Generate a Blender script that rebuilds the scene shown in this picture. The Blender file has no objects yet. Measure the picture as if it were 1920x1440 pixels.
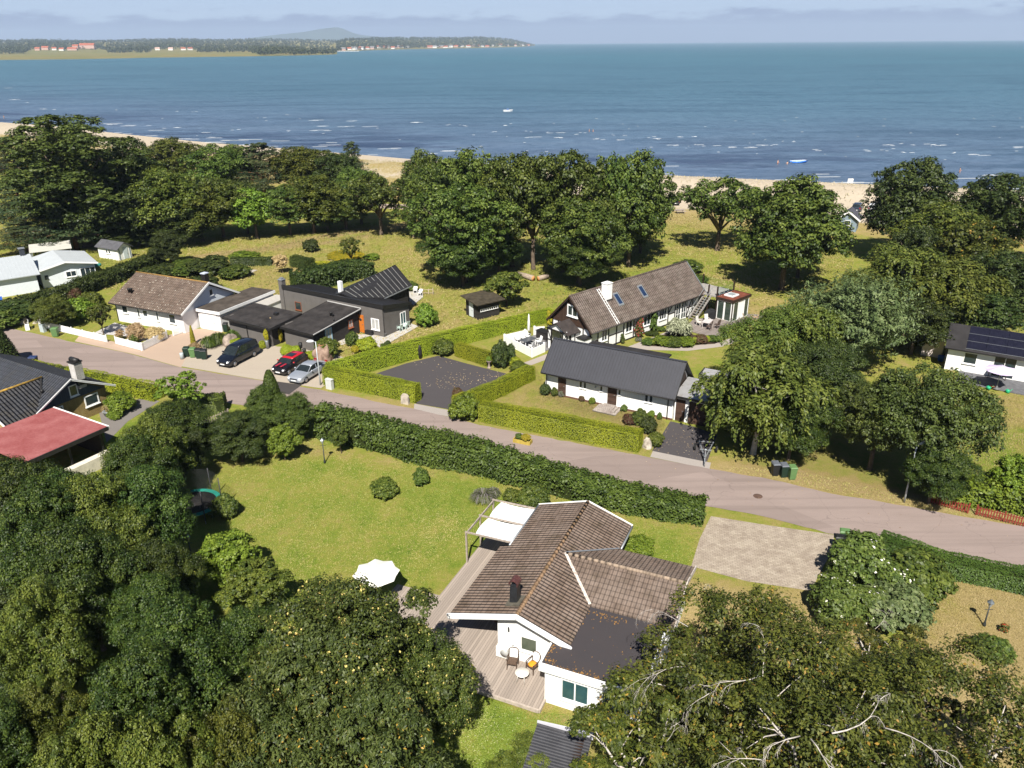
import bpy, math, random
import numpy as np
from mathutils import Vector, Matrix
random.seed(7); RNG=np.random.default_rng(7)
SC=bpy.context.scene; COL=SC.collection
# ---------------------------------------------------------------- camera
FPX=1461.; IW=1920.; IH=1440.; CH=30.
PITCH=math.atan(640/FPX); ROLL=math.radians(0.45)
_fw=np.array([0,math.cos(PITCH),-math.sin(PITCH)]); _u0=np.array([0,math.sin(PITCH),math.cos(PITCH)]); _r0=np.array([1.,0,0])
_rt=math.cos(ROLL)*_r0-math.sin(ROLL)*_u0; _up=math.cos(ROLL)*_u0+math.sin(ROLL)*_r0
def ray(x,y): return _fw+_rt*(x-IW/2)/FPX-_up*(y-IH/2)/FPX
def G(x,y,z=0.):
    "where the sight line of a spot in the survey photo meets the level z"
    d=ray(x,y); t=(z-CH)/d[2]; return (d[0]*t,d[1]*t,z)
def HT(px,py,b):
    "height reached at ground point b by the sight line"
    d=ray(px,py); return CH+d[2]*b[1]/d[1]
def depth(b): return float((np.array([b[0],b[1],0-CH]))@_fw)
cam=bpy.data.cameras.new('camera'); co=bpy.data.objects.new('camera',cam); COL.objects.link(co)
M=Matrix(((_rt[0],_up[0],-_fw[0],0),(_rt[1],_up[1],-_fw[1],0),(_rt[2],_up[2],-_fw[2],CH),(0,0,0,1)))
co.matrix_world=M; cam.sensor_width=36; cam.lens=36*FPX/IW; cam.clip_end=90000; cam.clip_start=.5
SC.camera=co
# ---------------------------------------------------------------- objects
def tag(o,label,cat,group=None,kind=None):
    if label: o['label']=label
    if cat: o['category']=cat
    if group: o['group']=group
    if kind: o['kind']=kind
    return o
def empty(name,loc,rz=0,label=None,cat=None,group=None):
    o=bpy.data.objects.new(name,None); COL.objects.link(o); o.empty_display_size=.3
    o.location=(loc[0],loc[1],loc[2] if len(loc)>2 else 0); o.rotation_euler=(0,0,rz)
    return tag(o,label,cat,group)
def meshobj(name,V,Fc,mats,parent=None,mi=None,smooth=False):
    me=bpy.data.meshes.new(name); me.from_pydata([tuple(v) for v in V],[],Fc)
    for m in (mats if isinstance(mats,(list,tuple)) else [mats]): me.materials.append(m)
    if mi is not None: me.polygons.foreach_set('material_index',mi)
    if smooth: me.polygons.foreach_set('use_smooth',[True]*len(me.polygons))
    me.update()
    o=bpy.data.objects.new(name,me); COL.objects.link(o)
    if parent: o.parent=parent
    return o
def copy_tree(o,parent=None):
    c=o.copy(); COL.objects.link(c)
    if parent: c.parent=parent
    for ch in list(o.children): copy_tree(ch,c)
    return c
class MB:
    "collects shapes into one mesh"
    def __init__(s): s.V=[];s.F=[];s.S=[]
    def add(s,V,F,smooth=False):
        n=len(s.V); s.V+=[tuple(v) for v in V]; s.F+=[tuple(i+n for i in f) for f in F]; s.S+=[smooth]*len(F); return s
    def box(s,x0,x1,y0,y1,z0,z1):
        return s.add([(x0,y0,z0),(x1,y0,z0),(x1,y1,z0),(x0,y1,z0),(x0,y0,z1),(x1,y0,z1),(x1,y1,z1),(x0,y1,z1)],
          [(0,3,2,1),(4,5,6,7),(0,1,5,4),(1,2,6,5),(2,3,7,6),(3,0,4,7)])
    def bar(s,a,b,w,h=None,up=(0,0,1)):
        "rectangular bar from a to b"
        h=h or w; a=Vector(a);b=Vector(b); d=(b-a).normalized(); u=Vector(up)
        if abs(d.dot(u))>.99: u=Vector((1,0,0))
        r=d.cross(u).normalized()*w/2; t=r.cross(d).normalized()*h/2
        P=[p+i*r+j*t for p in (a,b) for i,j in ((-1,-1),(1,-1),(1,1),(-1,1))]
        return s.add(P,[(0,1,2,3),(7,6,5,4),(0,4,5,1),(1,5,6,2),(2,6,7,3),(3,7,4,0)])
    def tube(s,pts,rad,n=8,cap=True):
        pts=[Vector(p) for p in pts]; rad=rad if isinstance(rad,(list,tuple)) else [rad]*len(pts); V=[];F=[]
        ref=Vector((.3,.9,.2)).normalized()
        for i,p in enumerate(pts):
            d=(pts[min(i+1,len(pts)-1)]-pts[max(i-1,0)]).normalized()
            if abs(d.dot(ref))>.95: ref=Vector((.9,.1,.4)).normalized()
            x=d.cross(ref).normalized(); y=d.cross(x).normalized()
            for k in range(n):
                a=2*math.pi*k/n; V.append(p+rad[i]*(x*math.cos(a)+y*math.sin(a)))
        for i in range(len(pts)-1):
            for k in range(n): F.append((i*n+k,i*n+(k+1)%n,(i+1)*n+(k+1)%n,(i+1)*n+k))
        if cap: F+= [tuple(range(n))[::-1],tuple(range((len(pts)-1)*n,len(pts)*n))]
        return s.add(V,F,True)
    def lathe(s,prof,c=(0,0,0),n=16,sx=1,sy=1,smooth=True):
        V=[];F=[]
        for r,z in prof:
            for k in range(n):
                a=2*math.pi*k/n; V.append((c[0]+r*sx*math.cos(a),c[1]+r*sy*math.sin(a),c[2]+z))
        m=len(prof)
        for i in range(m-1):
            for k in range(n): F.append((i*n+k,i*n+(k+1)%n,(i+1)*n+(k+1)%n,(i+1)*n+k))
        F+=[tuple(range(n))[::-1],tuple(range((m-1)*n,m*n))]
        return s.add(V,F,smooth)
    def prism(s,poly,z0,z1):
        n=len(poly); V=[(p[0],p[1],z0) for p in poly]+[(p[0],p[1],z1) for p in poly]
        ar=sum(poly[i][0]*poly[(i+1)%n][1]-poly[(i+1)%n][0]*poly[i][1] for i in range(n))
        F=[tuple(range(n))[::-1],tuple(range(n,2*n))]+[(i,(i+1)%n,n+(i+1)%n,n+i) for i in range(n)]
        if ar<0: F=[f[::-1] for f in F]
        return s.add(V,F)
    def slab(s,pts,t):
        "flat polygon given by its upper face, thickness t downward"
        n=len(pts); P=[Vector(p) for p in pts]; nor=(P[1]-P[0]).cross(P[2]-P[0])
        if nor.z<0: P=P[::-1]
        V=P+[p-Vector((0,0,t)) for p in P]
        return s.add(V,[tuple(range(n)),tuple(range(n,2*n))[::-1]]+[(i,n+i,n+(i+1)%n,(i+1)%n) for i in range(n)])
    def ball(s,c,r,n=12,m=8,sz=1,jit=0,rng=random):
        V=[];F=[]
        for i in range(m+1):
            th=math.pi*i/m
            for k in range(n):
                a=2*math.pi*k/n; q=1+rng.uniform(-jit,jit)
                V.append((c[0]+r*q*math.sin(th)*math.cos(a),c[1]+r*q*math.sin(th)*math.sin(a),c[2]+r*q*sz*math.cos(th)))
        for i in range(m):
            for k in range(n): F.append((i*n+k,(i+1)*n+k,(i+1)*n+(k+1)%n,i*n+(k+1)%n))
        return s.add(V,F,True)
    def build(s,name,mat,parent=None):
        o=meshobj(name,s.V,s.F,mat,parent); o.data.polygons.foreach_set('use_smooth',s.S); return o
# ---------------------------------------------------------------- materials
MATS={}
def srgb(c):
    return tuple(((x/255)/12.92 if x/255<=.04045 else ((x/255+.055)/1.055)**2.4) for x in c)
class NT:
    def __init__(s,name):
        s.m=bpy.data.materials.new(name); s.m.use_nodes=True; s.t=s.m.node_tree; s.N=s.t.nodes; s.N.clear()
        s.out=s.N.new('ShaderNodeOutputMaterial'); s.b=s.N.new('ShaderNodeBsdfPrincipled'); s.link(s.b.outputs[0],s.out.inputs[0])
    def link(s,a,b): s.t.links.new(a,b)
    def n(s,ty,**kw):
        x=s.N.new('ShaderNode'+ty)
        for k,v in kw.items():
            if hasattr(x,k): setattr(x,k,v)
            else: x.inputs[k].default_value=v
        return x
    def put(s,sock,v):
        if isinstance(v,bpy.types.NodeSocket): s.link(v,sock)
        else: sock.default_value=(v+(1,) if isinstance(v,tuple) and len(v)==3 and sock.type=='RGBA' else v)
    def mix(s,f,a,b,mode='MIX'):
        x=s.N.new('ShaderNodeMix'); x.data_type='RGBA'; x.blend_type=mode
        s.put(x.inputs[0],f); s.put(x.inputs[6],a); s.put(x.inputs[7],b); return x.outputs[2]
    def math(s,op,a,b=0.,c=None):
        x=s.N.new('ShaderNodeMath'); x.operation=op; s.put(x.inputs[0],a); s.put(x.inputs[1],b)
        if c is not None: s.put(x.inputs[2],c)
        return x.outputs[0]
    def coord(s,which='Object',scale=(1,1,1),rot=(0,0,0),loc=(0,0,0)):
        c=s.N.new('ShaderNodeTexCoord'); mp=s.N.new('ShaderNodeMapping'); s.link(c.outputs[which],mp.inputs[0])
        mp.inputs['Scale'].default_value=scale; mp.inputs['Rotation'].default_value=rot; mp.inputs['Location'].default_value=loc; return mp.outputs[0]
    def noise(s,vec,scale,detail=4,rough=.6):
        x=s.N.new('ShaderNodeTexNoise'); s.link(vec,x.inputs['Vector']); x.inputs['Scale'].default_value=scale; x.inputs['Detail'].default_value=detail; x.inputs['Roughness'].default_value=rough
        return x.outputs['Fac']
    def ramp(s,f,stops):
        x=s.N.new('ShaderNodeValToRGB'); s.put(x.inputs[0],f); e=x.color_ramp.elements
        while len(e)<len(stops): e.new(.5)
        for k,(p,c) in zip(e,stops): k.position=p; k.color=(c if isinstance(c,tuple) else (c,c,c))+(1,)
        return x.outputs[0]
    def bump(s,h,strength,dist):
        x=s.N.new('ShaderNodeBump'); x.inputs['Strength'].default_value=strength; x.inputs['Distance'].default_value=dist
        s.link(h,x.inputs['Height']); s.link(x.outputs[0],s.b.inputs['Normal'])
    def base(s,c): s.put(s.b.inputs['Base Color'],c)
    def set(s,**k):
        for a,v in k.items(): s.put(s.b.inputs[{'rough':'Roughness','spec':'Specular IOR Level','metal':'Metallic','coat':'Coat Weight'}[a]],v)
def mk(name,col,rough=.7,spec=.3,var=.12,scale=3.,metal=0,bump=0,bscale=30,coat=0,tint=None,which='Object'):
    "painted or plain surface with slow uneven weathering"
    if name in MATS: return MATS[name]
    t=NT(name); v=t.coord(which); n1=t.noise(v,scale,5); n2=t.noise(v,scale*9,3)
    f=t.ramp(t.math('ADD',t.math('MULTIPLY',n1,.7),t.math('MULTIPLY',n2,.3)),[(.32,0.),(.68,1.)])
    lo=tint or tuple(c*(1-var*1.6) for c in col); hi=tuple(min(1,c*(1+var)) for c in col)
    t.base(t.mix(f,lo,hi)); t.set(rough=rough,spec=spec,metal=metal,coat=coat)
    if bump: t.bump(t.noise(v,bscale,4),bump,.02)
    MATS[name]=t.m; return t.m
def boards(name,col,period,axis,rough=.75,dark=.35,var=.25,spec=.2,gap=.08):
    "planks: thin dark joints every period along axis (0 x,1 y,2 z) with a tone per board"
    if name in MATS: return MATS[name]
    t=NT(name); v=t.coord(); sp=t.N.new('ShaderNodeSeparateXYZ'); t.link(v,sp.inputs[0])
    q=t.math('DIVIDE',sp.outputs[axis],period); fr=t.math('FRACT',q); fl=t.math('FLOOR',q)
    wn=t.N.new('ShaderNodeTexWhiteNoise'); wn.noise_dimensions='1D'; t.link(fl,wn.inputs['W'])
    joint=t.math('LESS_THAN',fr,gap)
    sc=[6,6,6]; sc[axis]=40; sc[(axis+1)%2 if axis<2 else 2]=1.2
    gr=t.noise(t.coord(scale=tuple(sc)),1.,4)
    f=t.math('ADD',t.math('MULTIPLY',wn.outputs[0],.55),t.math('MULTIPLY',gr,.6))
    c=t.mix(f,tuple(x*(1-var) for x in col),tuple(min(1,x*(1+var)) for x in col))
    t.base(t.mix(joint,c,tuple(x*dark for x in col))); t.set(rough=rough,spec=spec)
    h=t.math('SUBTRACT',1.,joint); t.bump(h,.6,.01)
    MATS[name]=t.m; return t.m
def tiles(name,col,ax,pu=.3,pv=.33,moss=None,lich=.0,mossw=.4,bumps=.9,pale=None):
    "roof tiles: rolls with period pu along local axis ax, courses pv down the slope"
    if name in MATS: return MATS[name]
    t=NT(name); v=t.coord(); sp=t.N.new('ShaderNodeSeparateXYZ'); t.link(v,sp.inputs[0])
    u=sp.outputs[ax]; w=sp.outputs[1-ax]
    qu=t.math('DIVIDE',u,pu); qw=t.math('DIVIDE',w,pv)
    roll=t.math('SINE',t.math('MULTIPLY',qu,2*math.pi)); course=t.math('FRACT',qw)
    cmb=t.N.new('ShaderNodeCombineXYZ'); t.link(t.math('FLOOR',qu),cmb.inputs[0]); t.link(t.math('FLOOR',qw),cmb.inputs[1])
    wn=t.N.new('ShaderNodeTexWhiteNoise'); wn.noise_dimensions='2D'; t.link(cmb.outputs[0],wn.inputs['Vector'])
    n1=t.noise(v,.8,5); n2=t.noise(v,7,4)
    f=t.math('ADD',t.math('MULTIPLY',wn.outputs[0],.45),t.math('MULTIPLY',n2,.6))
    c=t.mix(f,tuple(x*.55 for x in col),tuple(min(1,x*1.45) for x in col))
    if pale: c=t.mix(t.math('MULTIPLY',t.ramp(n1,[(.42,0.),(.66,1.)]),.6),c,pale)
    if moss: c=t.mix(t.math('MULTIPLY',t.ramp(t.noise(v,1.3,6,.7),[(.5,0.),(.68,1.)]),mossw),c,moss)
    if lich:
        vo=t.N.new('ShaderNodeTexVoronoi'); t.link(v,vo.inputs['Vector']); vo.inputs['Scale'].default_value=2.6
        sp2=t.math('LESS_THAN',vo.outputs['Distance'],t.math('MULTIPLY',n2,lich)); c=t.mix(t.math('MULTIPLY',sp2,.8),c,(.55,.52,.44))
    # a dark line along each tile course, uneven by noise
    t.base(t.mix(t.math('MULTIPLY',t.math('LESS_THAN',course,.14),t.math('MULTIPLY',n2,1.1)),c,tuple(x*.35 for x in col))); t.set(rough=.9,spec=.15)
    h=t.math('ADD',t.math('MULTIPLY',roll,.6),t.math('MULTIPLY',course,.55)); t.bump(h,bumps,.09)
    MATS[name]=t.m; return t.m
def ribs(name,col,ax,period,rough=.45,spec=.4,wid=.14,metal=0.,var=.15,rusty=None):
    "sheet metal with raised ribs"
    if name in MATS: return MATS[name]
    t=NT(name); v=t.coord(); sp=t.N.new('ShaderNodeSeparateXYZ'); t.link(v,sp.inputs[0])
    fr=t.math('FRACT',t.math('DIVIDE',sp.outputs[ax],period)); rib=t.math('LESS_THAN',fr,wid)
    n=t.noise(v,1.2,5); c=t.mix(n,tuple(x*(1-var) for x in col),tuple(min(1,x*(1+var)) for x in col))
    if rusty: c=t.mix(t.ramp(t.noise(v,2.2,6,.7),[(.52,0.),(.7,1.)]),c,rusty)
    t.base(c); t.set(rough=rough,spec=spec,metal=metal)
    t.bump(t.math('SMOOTH_MIN',t.math('MULTIPLY',t.math('PINGPONG',fr,.5),4.),1.,.2) if wid>.3 else rib,.8,.03)
    MATS[name]=t.m; return t.m
def glass(name='window_glass',col=(.02,.03,.035),rough=.06):
    if name in MATS: return MATS[name]
    t=NT(name); n=t.noise(t.coord(),1.5,2); t.base(t.mix(n,tuple(c*.6 for c in col),tuple(c*1.6 for c in col))); t.set(rough=rough,spec=.6); MATS[name]=t.m; return t.m
WHITE=mk('white_paint',(.78,.78,.77),.55,.3,.06,2.); BLACK=mk('black_paint',(.018,.017,.017),.5,.35,.2)
DARKWOOD=mk('dark_brown_wood',(.035,.02,.014),.6,.3,.3,4); GREYMETAL=mk('grey_metal',(.32,.34,.36),.4,.4,.1,metal=.5)
FELT=mk('black_roof_felt',(.028,.026,.027),.85,.2,.3,1.2,bump=.25,bscale=40); CONC=mk('pale_concrete',(.42,.39,.36),.9,.15,.15,1.5,bump=.2)
STONE=mk('granite_stone',(.3,.24,.2),.9,.2,.35,2.,bump=.8,bscale=6)
# ---------------------------------------------------------------- light and sky
SUN_EL=math.radians(50); SUN_AZ=math.radians(4.7)
SC.view_settings.view_transform='Standard'; SC.view_settings.look='None'; SC.view_settings.gamma=1; SC.view_settings.use_curve_mapping=False
SC.view_settings.exposure=0.9
w=bpy.data.worlds.new('World'); SC.world=w; w.use_nodes=True; wt=w.node_tree; wt.nodes.clear()
wo=wt.nodes.new('ShaderNodeOutputWorld'); bg=wt.nodes.new('ShaderNodeBackground'); wt.links.new(bg.outputs[0],wo.inputs[0])
sky=wt.nodes.new('ShaderNodeTexSky'); sky.sky_type='NISHITA'; sky.sun_disc=False; sky.sun_elevation=SUN_EL; sky.sun_rotation=math.pi-SUN_AZ
sky.altitude=30; sky.air_density=.55; sky.dust_density=.1; sky.ozone_density=3.
def wn(t,**k):
    x=wt.nodes.new('ShaderNode'+t)
    for a,v in k.items(): setattr(x,a,v)
    return x
tc=wn('TexCoord'); sx=wn('SeparateXYZ'); wt.links.new(tc.outputs['Generated'],sx.inputs[0])
mp=wn('Mapping'); mp.inputs['Scale'].default_value=(14,14,70); wt.links.new(tc.outputs['Generated'],mp.inputs[0])
no=wn('TexNoise'); no.inputs['Scale'].default_value=1.2; no.inputs['Detail'].default_value=6; no.inputs['Roughness'].default_value=.62; wt.links.new(mp.outputs[0],no.inputs['Vector'])
def wm(op,a,b,c=None):
    x=wn('Math',operation=op)
    for i,v in enumerate((a,b,c)):
        if v is None: continue
        if isinstance(v,bpy.types.NodeSocket): wt.links.new(v,x.inputs[i])
        else: x.inputs[i].default_value=v
    return x.outputs[0]
# a low bank of far cloud: everything under a ragged top about two degrees up
top=wm('MULTIPLY_ADD',no.outputs['Fac'],.045,.0065)
edge=wn('MapRange',interpolation_type='SMOOTHSTEP'); wt.links.new(wm('SUBTRACT',top,sx.outputs[2]),edge.inputs[0]); edge.inputs[1].default_value=-.004; edge.inputs[2].default_value=.006
mxw=wn('Mix',data_type='RGBA')
wt.links.new(wm('MULTIPLY',edge.outputs[0],.8),mxw.inputs[0]); veil=wn('MapRange',interpolation_type='SMOOTHSTEP'); wt.links.new(wm('ADD',sx.outputs[2],wm('MULTIPLY',no.outputs['Fac'],.05)),veil.inputs[0]); veil.inputs[1].default_value=.22; veil.inputs[2].default_value=.04; vm=wn('Mix',data_type='RGBA'); wt.links.new(wm('MULTIPLY',veil.outputs[0],.75),vm.inputs[0]); wt.links.new(sky.outputs[0],vm.inputs[6]); vm.inputs[7].default_value=(5.6,6.7,8.9,1); wt.links.new(vm.outputs[2],mxw.inputs[6]); mxw.inputs[7].default_value=(2.65,3.3,5.5,1)
wt.links.new(mxw.outputs[2],bg.inputs[0]); bg.inputs[1].default_value=.05
sl=bpy.data.lights.new('sun','SUN'); sl.energy=5.0; sl.angle=math.radians(.5); sl.color=(1,.95,.86)
so=bpy.data.objects.new('sun',sl); COL.objects.link(so)
sd=Vector((math.sin(SUN_AZ)*math.cos(SUN_EL),math.cos(SUN_AZ)*math.cos(SUN_EL),-math.sin(SUN_EL))); so.rotation_euler=sd.to_track_quat('-Z','Y').to_euler()
so.location=(0,-40,60)
# ---------------------------------------------------------------- ground
SEA=-.4
SHORE=[(-400,205),(-60,225),(0,229),(110,237),(240,252),(400,268),(560,280),(690,291),(780,299),(1000,315),(1240,328),(1420,336),(1640,346),(1820,353),(1920,357),(2400,372)]
_sp=np.array([G(x,y,SEA)[:2] for x,y in SHORE])
def shore_y(x): return np.interp(x,_sp[:,0],_sp[:,1])
def inland(x,y): return (shore_y(x)-y)*.9      # metres inland of the water line
def fbm(x,y,s,seed=0):
    r=np.random.default_rng(seed); v=0*x; a=1
    for o in range(4):
        for k in range(3):
            an=r.uniform(0,6.28); ph=r.uniform(0,6.28); v=v+a*np.sin((x*np.cos(an)+y*np.sin(an))*s+ph)
        s*=2.1; a*=.5
    return v/4
def gz(x,y):
    x=np.asarray(x,float); y=np.asarray(y,float); d=inland(x,y)
    amp=np.interp(x,[-200,-60,0,40],[.5,.6,1.2,2.0])
    dune=amp*np.exp(-((d-20)/11)**2)*(1+.35*fbm(x,y,.25,3))
    z=np.where(d<12,-.4-.55*(0-d)/10*1.0,0); z=np.where(d<0,SEA+d*.06,np.where(d<12,SEA+(.4)*d/12,0))
    return np.maximum(z,-6)+np.where(d>2,dune,0)
NX,NY=280,300
tt=np.linspace(0,1,NY); ys=12+348*tt**1.45
ss=np.linspace(-1,1,NX); S,Y=np.meshgrid(ss,ys); X=S*(45+1.02*Y); 
def poly_mask(pts,soft,z=0,world=False):
    P=np.array([p if world else G(p[0],p[1],z)[:2] for p in pts]); px=X.ravel(); py=Y.ravel(); n=len(P); ins=np.zeros(px.shape,bool); dm=np.full(px.shape,1e9)
    for i in range(n):
        a=P[i]; b=P[(i+1)%n]; d=b-a; L=max(d@d,1e-9); t=np.clip(((px-a[0])*d[0]+(py-a[1])*d[1])/L,0,1)
        dm=np.minimum(dm,np.hypot(px-a[0]-t*d[0],py-a[1]-t*d[1]))
        c=((a[1]>py)!=(b[1]>py)); q=np.where(c,(b[0]-a[0])*(py-a[1])/np.where(b[1]==a[1],1e-9,b[1]-a[1])+a[0],1e9); ins^=(c&(px<q))
    s=np.where(ins,dm,-dm); return np.clip(s/soft+.5,0,1).reshape(X.shape)
def line_mask(pts,wid,soft):
    P=np.array([G(p[0],p[1])[:2] for p in pts]); px=X.ravel(); py=Y.ravel(); dm=np.full(px.shape,1e9)
    for a,b in zip(P[:-1],P[1:]):
        d=b-a; L=max(d@d,1e-9); t=np.clip(((px-a[0])*d[0]+(py-a[1])*d[1])/L,0,1); dm=np.minimum(dm,np.hypot(px-a[0]-t*d[0],py-a[1]-t*d[1]))
    return np.clip((wid-dm)/soft+.5,0,1).reshape(X.shape)
dry=np.full(X.shape,.52)+.1*fbm(X,Y,.06,5); sand=np.zeros(X.shape); soil=np.zeros(X.shape)
def put(arr,m,v): arr[...]=arr*(1-m)+m*v
put(dry,poly_mask([(-300,900),(380,740),(480,770),(660,830),(1330,960),(1290,1150),(850,1130),(500,1500),(-900,1500)],1.2),.4+.12*fbm(X,Y,.25,9))
put(dry,poly_mask([(500,800),(640,842),(900,890),(1100,945),(1340,990),(1330,1010),(1080,965),(880,905),(620,860),(470,880)],1.),.6)
put(dry,poly_mask([(600,1060),(830,1090),(800,1130),(560,1110)],2.5),.45)
put(dry,poly_mask([(835,1290),(1000,1330),(1010,1450),(700,1700),(700,1440)],.8),.25)
put(dry,poly_mask([(1000,1318),(1100,1330),(1110,1350),(1000,1345),(930,1310)],.5),.75)
put(dry,poly_mask([(1250,1085),(1520,1110),(1920,1080),(2400,1200),(2400,1700),(1250,1500)],1.),1.0+.28*fbm(X,Y,.45,11))
put(dry,poly_mask([(1720,1085),(1790,1100),(1730,1190),(1680,1250),(1640,1200)],2.),.4)
put(dry,poly_mask([(1330,868),(1500,880),(1700,925),(2000,975),(2000,1000),(1700,955),(1450,905),(1320,885)],.8),.95)
put(dry,poly_mask([(1660,760),(1930,800),(2100,820),(2100,930),(1800,905)],2.),.38)
put(dry,poly_mask([(1860,740),(2100,740),(2100,800),(1860,800)],2.),.75)
put(dry,poly_mask([(990,690),(1060,745),(1260,800),(1210,830),(1000,770),(900,745),(960,690)],1.),.66)
put(dry,poly_mask([(570,725),(800,765),(790,790),(700,765),(560,742)],.5),.75)
put(dry,poly_mask([(1150,640),(1360,640),(1400,700),(1330,720),(1200,670)],1.5),.5)
put(dry,poly_mask([(640,640),(900,560),(1040,580),(900,625),(700,700)],1.),.5)
put(dry,poly_mask([(780,430),(1030,420),(1030,560),(830,640),(560,700),(600,600),(800,560)],6.),.6+.12*fbm(X,Y,.12,6))
put(dry,poly_mask([(420,440),(760,420),(800,480),(700,520),(420,520)],6.),.62)
put(dry,poly_mask([(200,490),(290,480),(360,520),(300,520),(160,530)],3.),.45)
put(dry,poly_mask([(440,500),(560,500),(600,560),(520,560),(430,545)],2.),.72)
put(dry,poly_mask([(1240,420),(1580,440),(1580,620),(1400,600),(1200,480)],6.),.55+.15*fbm(X,Y,.2,7))
put(dry,poly_mask([(1390,555),(1560,600),(1500,640),(1380,600)],3.),.8)
put(dry,poly_mask([(20,590),(110,615),(150,640),(60,640)],1.5),.6)
for pts,wd in (([(380,480),(520,462),(600,445),(690,430),(800,415),(900,400)],1.4),([(500,468),(640,452),(760,425)],.8)):
    put(dry,line_mask(pts,wd,1.5),1.); put(soil,line_mask(pts,wd*.8,1.2),.45)
put(soil,poly_mask([(1560,880),(1650,890),(1640,925),(1550,915)],1.5),.3)
put(soil,poly_mask([(1350,800),(1700,830),(1740,950),(1400,890)],3.),.4)
put(soil,poly_mask([(1230,752),(1250,800),(1220,812),(1060,765),(1010,735),(1030,722)],.6),.6)
for c,r in (((656,850),.5),((1300,880),.3)): pass
D=inland(X,Y); nz=fbm(X,Y,.12,21)
put(sand,np.clip((46+8*nz-D)/6,0,1),np.interp(X,[-40,20],[.45,.72])+.25*fbm(X,Y,.3,22)); put(dry,np.clip((60-D)/8,0,1),.85)
put(sand,np.clip((13+2*nz-D)/3,0,1)*np.interp(X,[-40,10],[1,.6]),1.)
put(sand,np.clip((np.interp(X,[-200,-100,-40,0],[34,28,14,6])-D)/3,0,1),1.)
put(sand,poly_mask([(1490,352),(1660,360),(1650,398),(1480,392)],5.,1),.95)
put(sand,poly_mask([(1285,338),(1295,338),(1308,378),(1298,378)],1.5,1),1.)
put(sand,poly_mask([(1370,345),(1450,345),(1470,385),(1380,380)],6,1),.8)
Zg=gz(X,Y)
V=np.stack([X,Y,Zg],-1).reshape(-1,3)
idx=np.arange(NX*NY).reshape(NY,NX)
Fq=np.stack([idx[:-1,:-1],idx[:-1,1:],idx[1:,1:],idx[1:,:-1]],-1).reshape(-1,4)
def fastmesh(name,V,F,mats,smooth=False,mi=None):
    "mesh from arrays; F is (n,4) or (n,3)"
    me=bpy.data.meshes.new(name); k=F.shape[1]; me.vertices.add(len(V)); me.vertices.foreach_set('co',np.ascontiguousarray(V,np.float32).ravel())
    me.loops.add(F.size); me.loops.foreach_set('vertex_index',np.ascontiguousarray(F,np.int32).ravel())
    me.polygons.add(len(F)); me.polygons.foreach_set('loop_start',np.arange(0,F.size,k,dtype=np.int32)); me.polygons.foreach_set('loop_total',np.full(len(F),k,np.int32))
    for m in (mats if isinstance(mats,(list,tuple)) else [mats]): me.materials.append(m)
    if mi is not None: me.polygons.foreach_set('material_index',np.ascontiguousarray(mi,np.int32))
    if smooth: me.polygons.foreach_set('use_smooth',np.ones(len(F),bool))
    me.update(calc_edges=True); me.validate(); return me
def vcol(me,name,arr):
    a=me.color_attributes.new(name,'FLOAT_COLOR','POINT'); a.data.foreach_set('color',np.ascontiguousarray(arr,np.float32).ravel())
t=NT('meadow_ground'); at=t.n('Attribute'); at.attribute_name='cover'; sp=t.N.new('ShaderNodeSeparateColor'); t.link(at.outputs['Color'],sp.inputs[0])
v=t.coord(); nA=t.noise(v,.35,6,.65); nB=t.noise(v,2.2,6,.7); nC=t.noise(v,14,4,.7); nD=t.noise(t.coord(scale=(.9,.35,1),rot=(0,0,.5)),1.,6,.7)
f=t.math('ADD',sp.outputs[0],t.math('MULTIPLY',t.math('SUBTRACT',nA,.5),.9)); f=t.math('ADD',f,t.math('MULTIPLY',t.math('SUBTRACT',nB,.5),.8)); f=t.math('ADD',f,t.math('MULTIPLY',t.math('SUBTRACT',nD,.5),.55))
gc=t.ramp(f,[(.0,(.095,.155,.02)),(.3,(.185,.235,.036)),(.52,(.27,.265,.06)),(.75,(.34,.265,.105)),(1.,(.4,.3,.15))])
gc=t.mix(t.ramp(nC,[(.3,1.),(.62,0.)]),gc,t.mix(1.,gc,(.5,.56,.4),'MULTIPLY'))
so_=t.mix(nB,(.1,.065,.035),(.2,.135,.08)); gc=t.mix(t.math('MULTIPLY',sp.outputs[2],t.ramp(nB,[(.2,.5),(.7,1.)])),gc,so_)
sc_=t.mix(nB,(.37,.31,.23),(.5,.43,.34)); fs=t.ramp(t.math('ADD',sp.outputs[1],t.math('MULTIPLY',t.math('SUBTRACT',nB,.5),.9)),[(.42,0.),(.6,1.)]); gc=t.mix(fs,gc,sc_)
t.base(gc); t.set(rough=1.,spec=.05); t.bump(t.math('ADD',nC,t.math('MULTIPLY',nB,.7)),.8,.12); GROUNDM=t.m
me=fastmesh('ground',V,Fq,GROUNDM,True); vcol(me,'cover',np.stack([dry,sand,soil,np.ones_like(dry)],-1).reshape(-1,4))
go=bpy.data.objects.new('ground',me); COL.objects.link(go); tag(go,'dry green and straw coloured grass ground running to the beach','ground',None,'structure')
# land around the frame, under the sheet's level, so that no edge shows from the side
def sheet(name,pts,z,mat,label,cat,t_=0):
    P=[(p[0],p[1],z) if len(p)==2 else p for p in pts]
    o=meshobj(name,P,[tuple(range(len(P)))],mat); 
    if o.data.polygons[0].normal.z<0: o.data.flip_normals()
    return tag(o,label,cat,None,'structure')
def psheet(name,px,z,mat,label,cat): return sheet(name,[G(x,y)[:2] for x,y in px],z,mat,label,cat)
sheet('seabed',[(-9000,-1500),(9000,-1500),(9000,330),(-9000,330)],-6.5,mk('seabed_sand',(.2,.17,.12),1,.1,.2,.05),'sandy seabed and low land under the bay','seabed')
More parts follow.
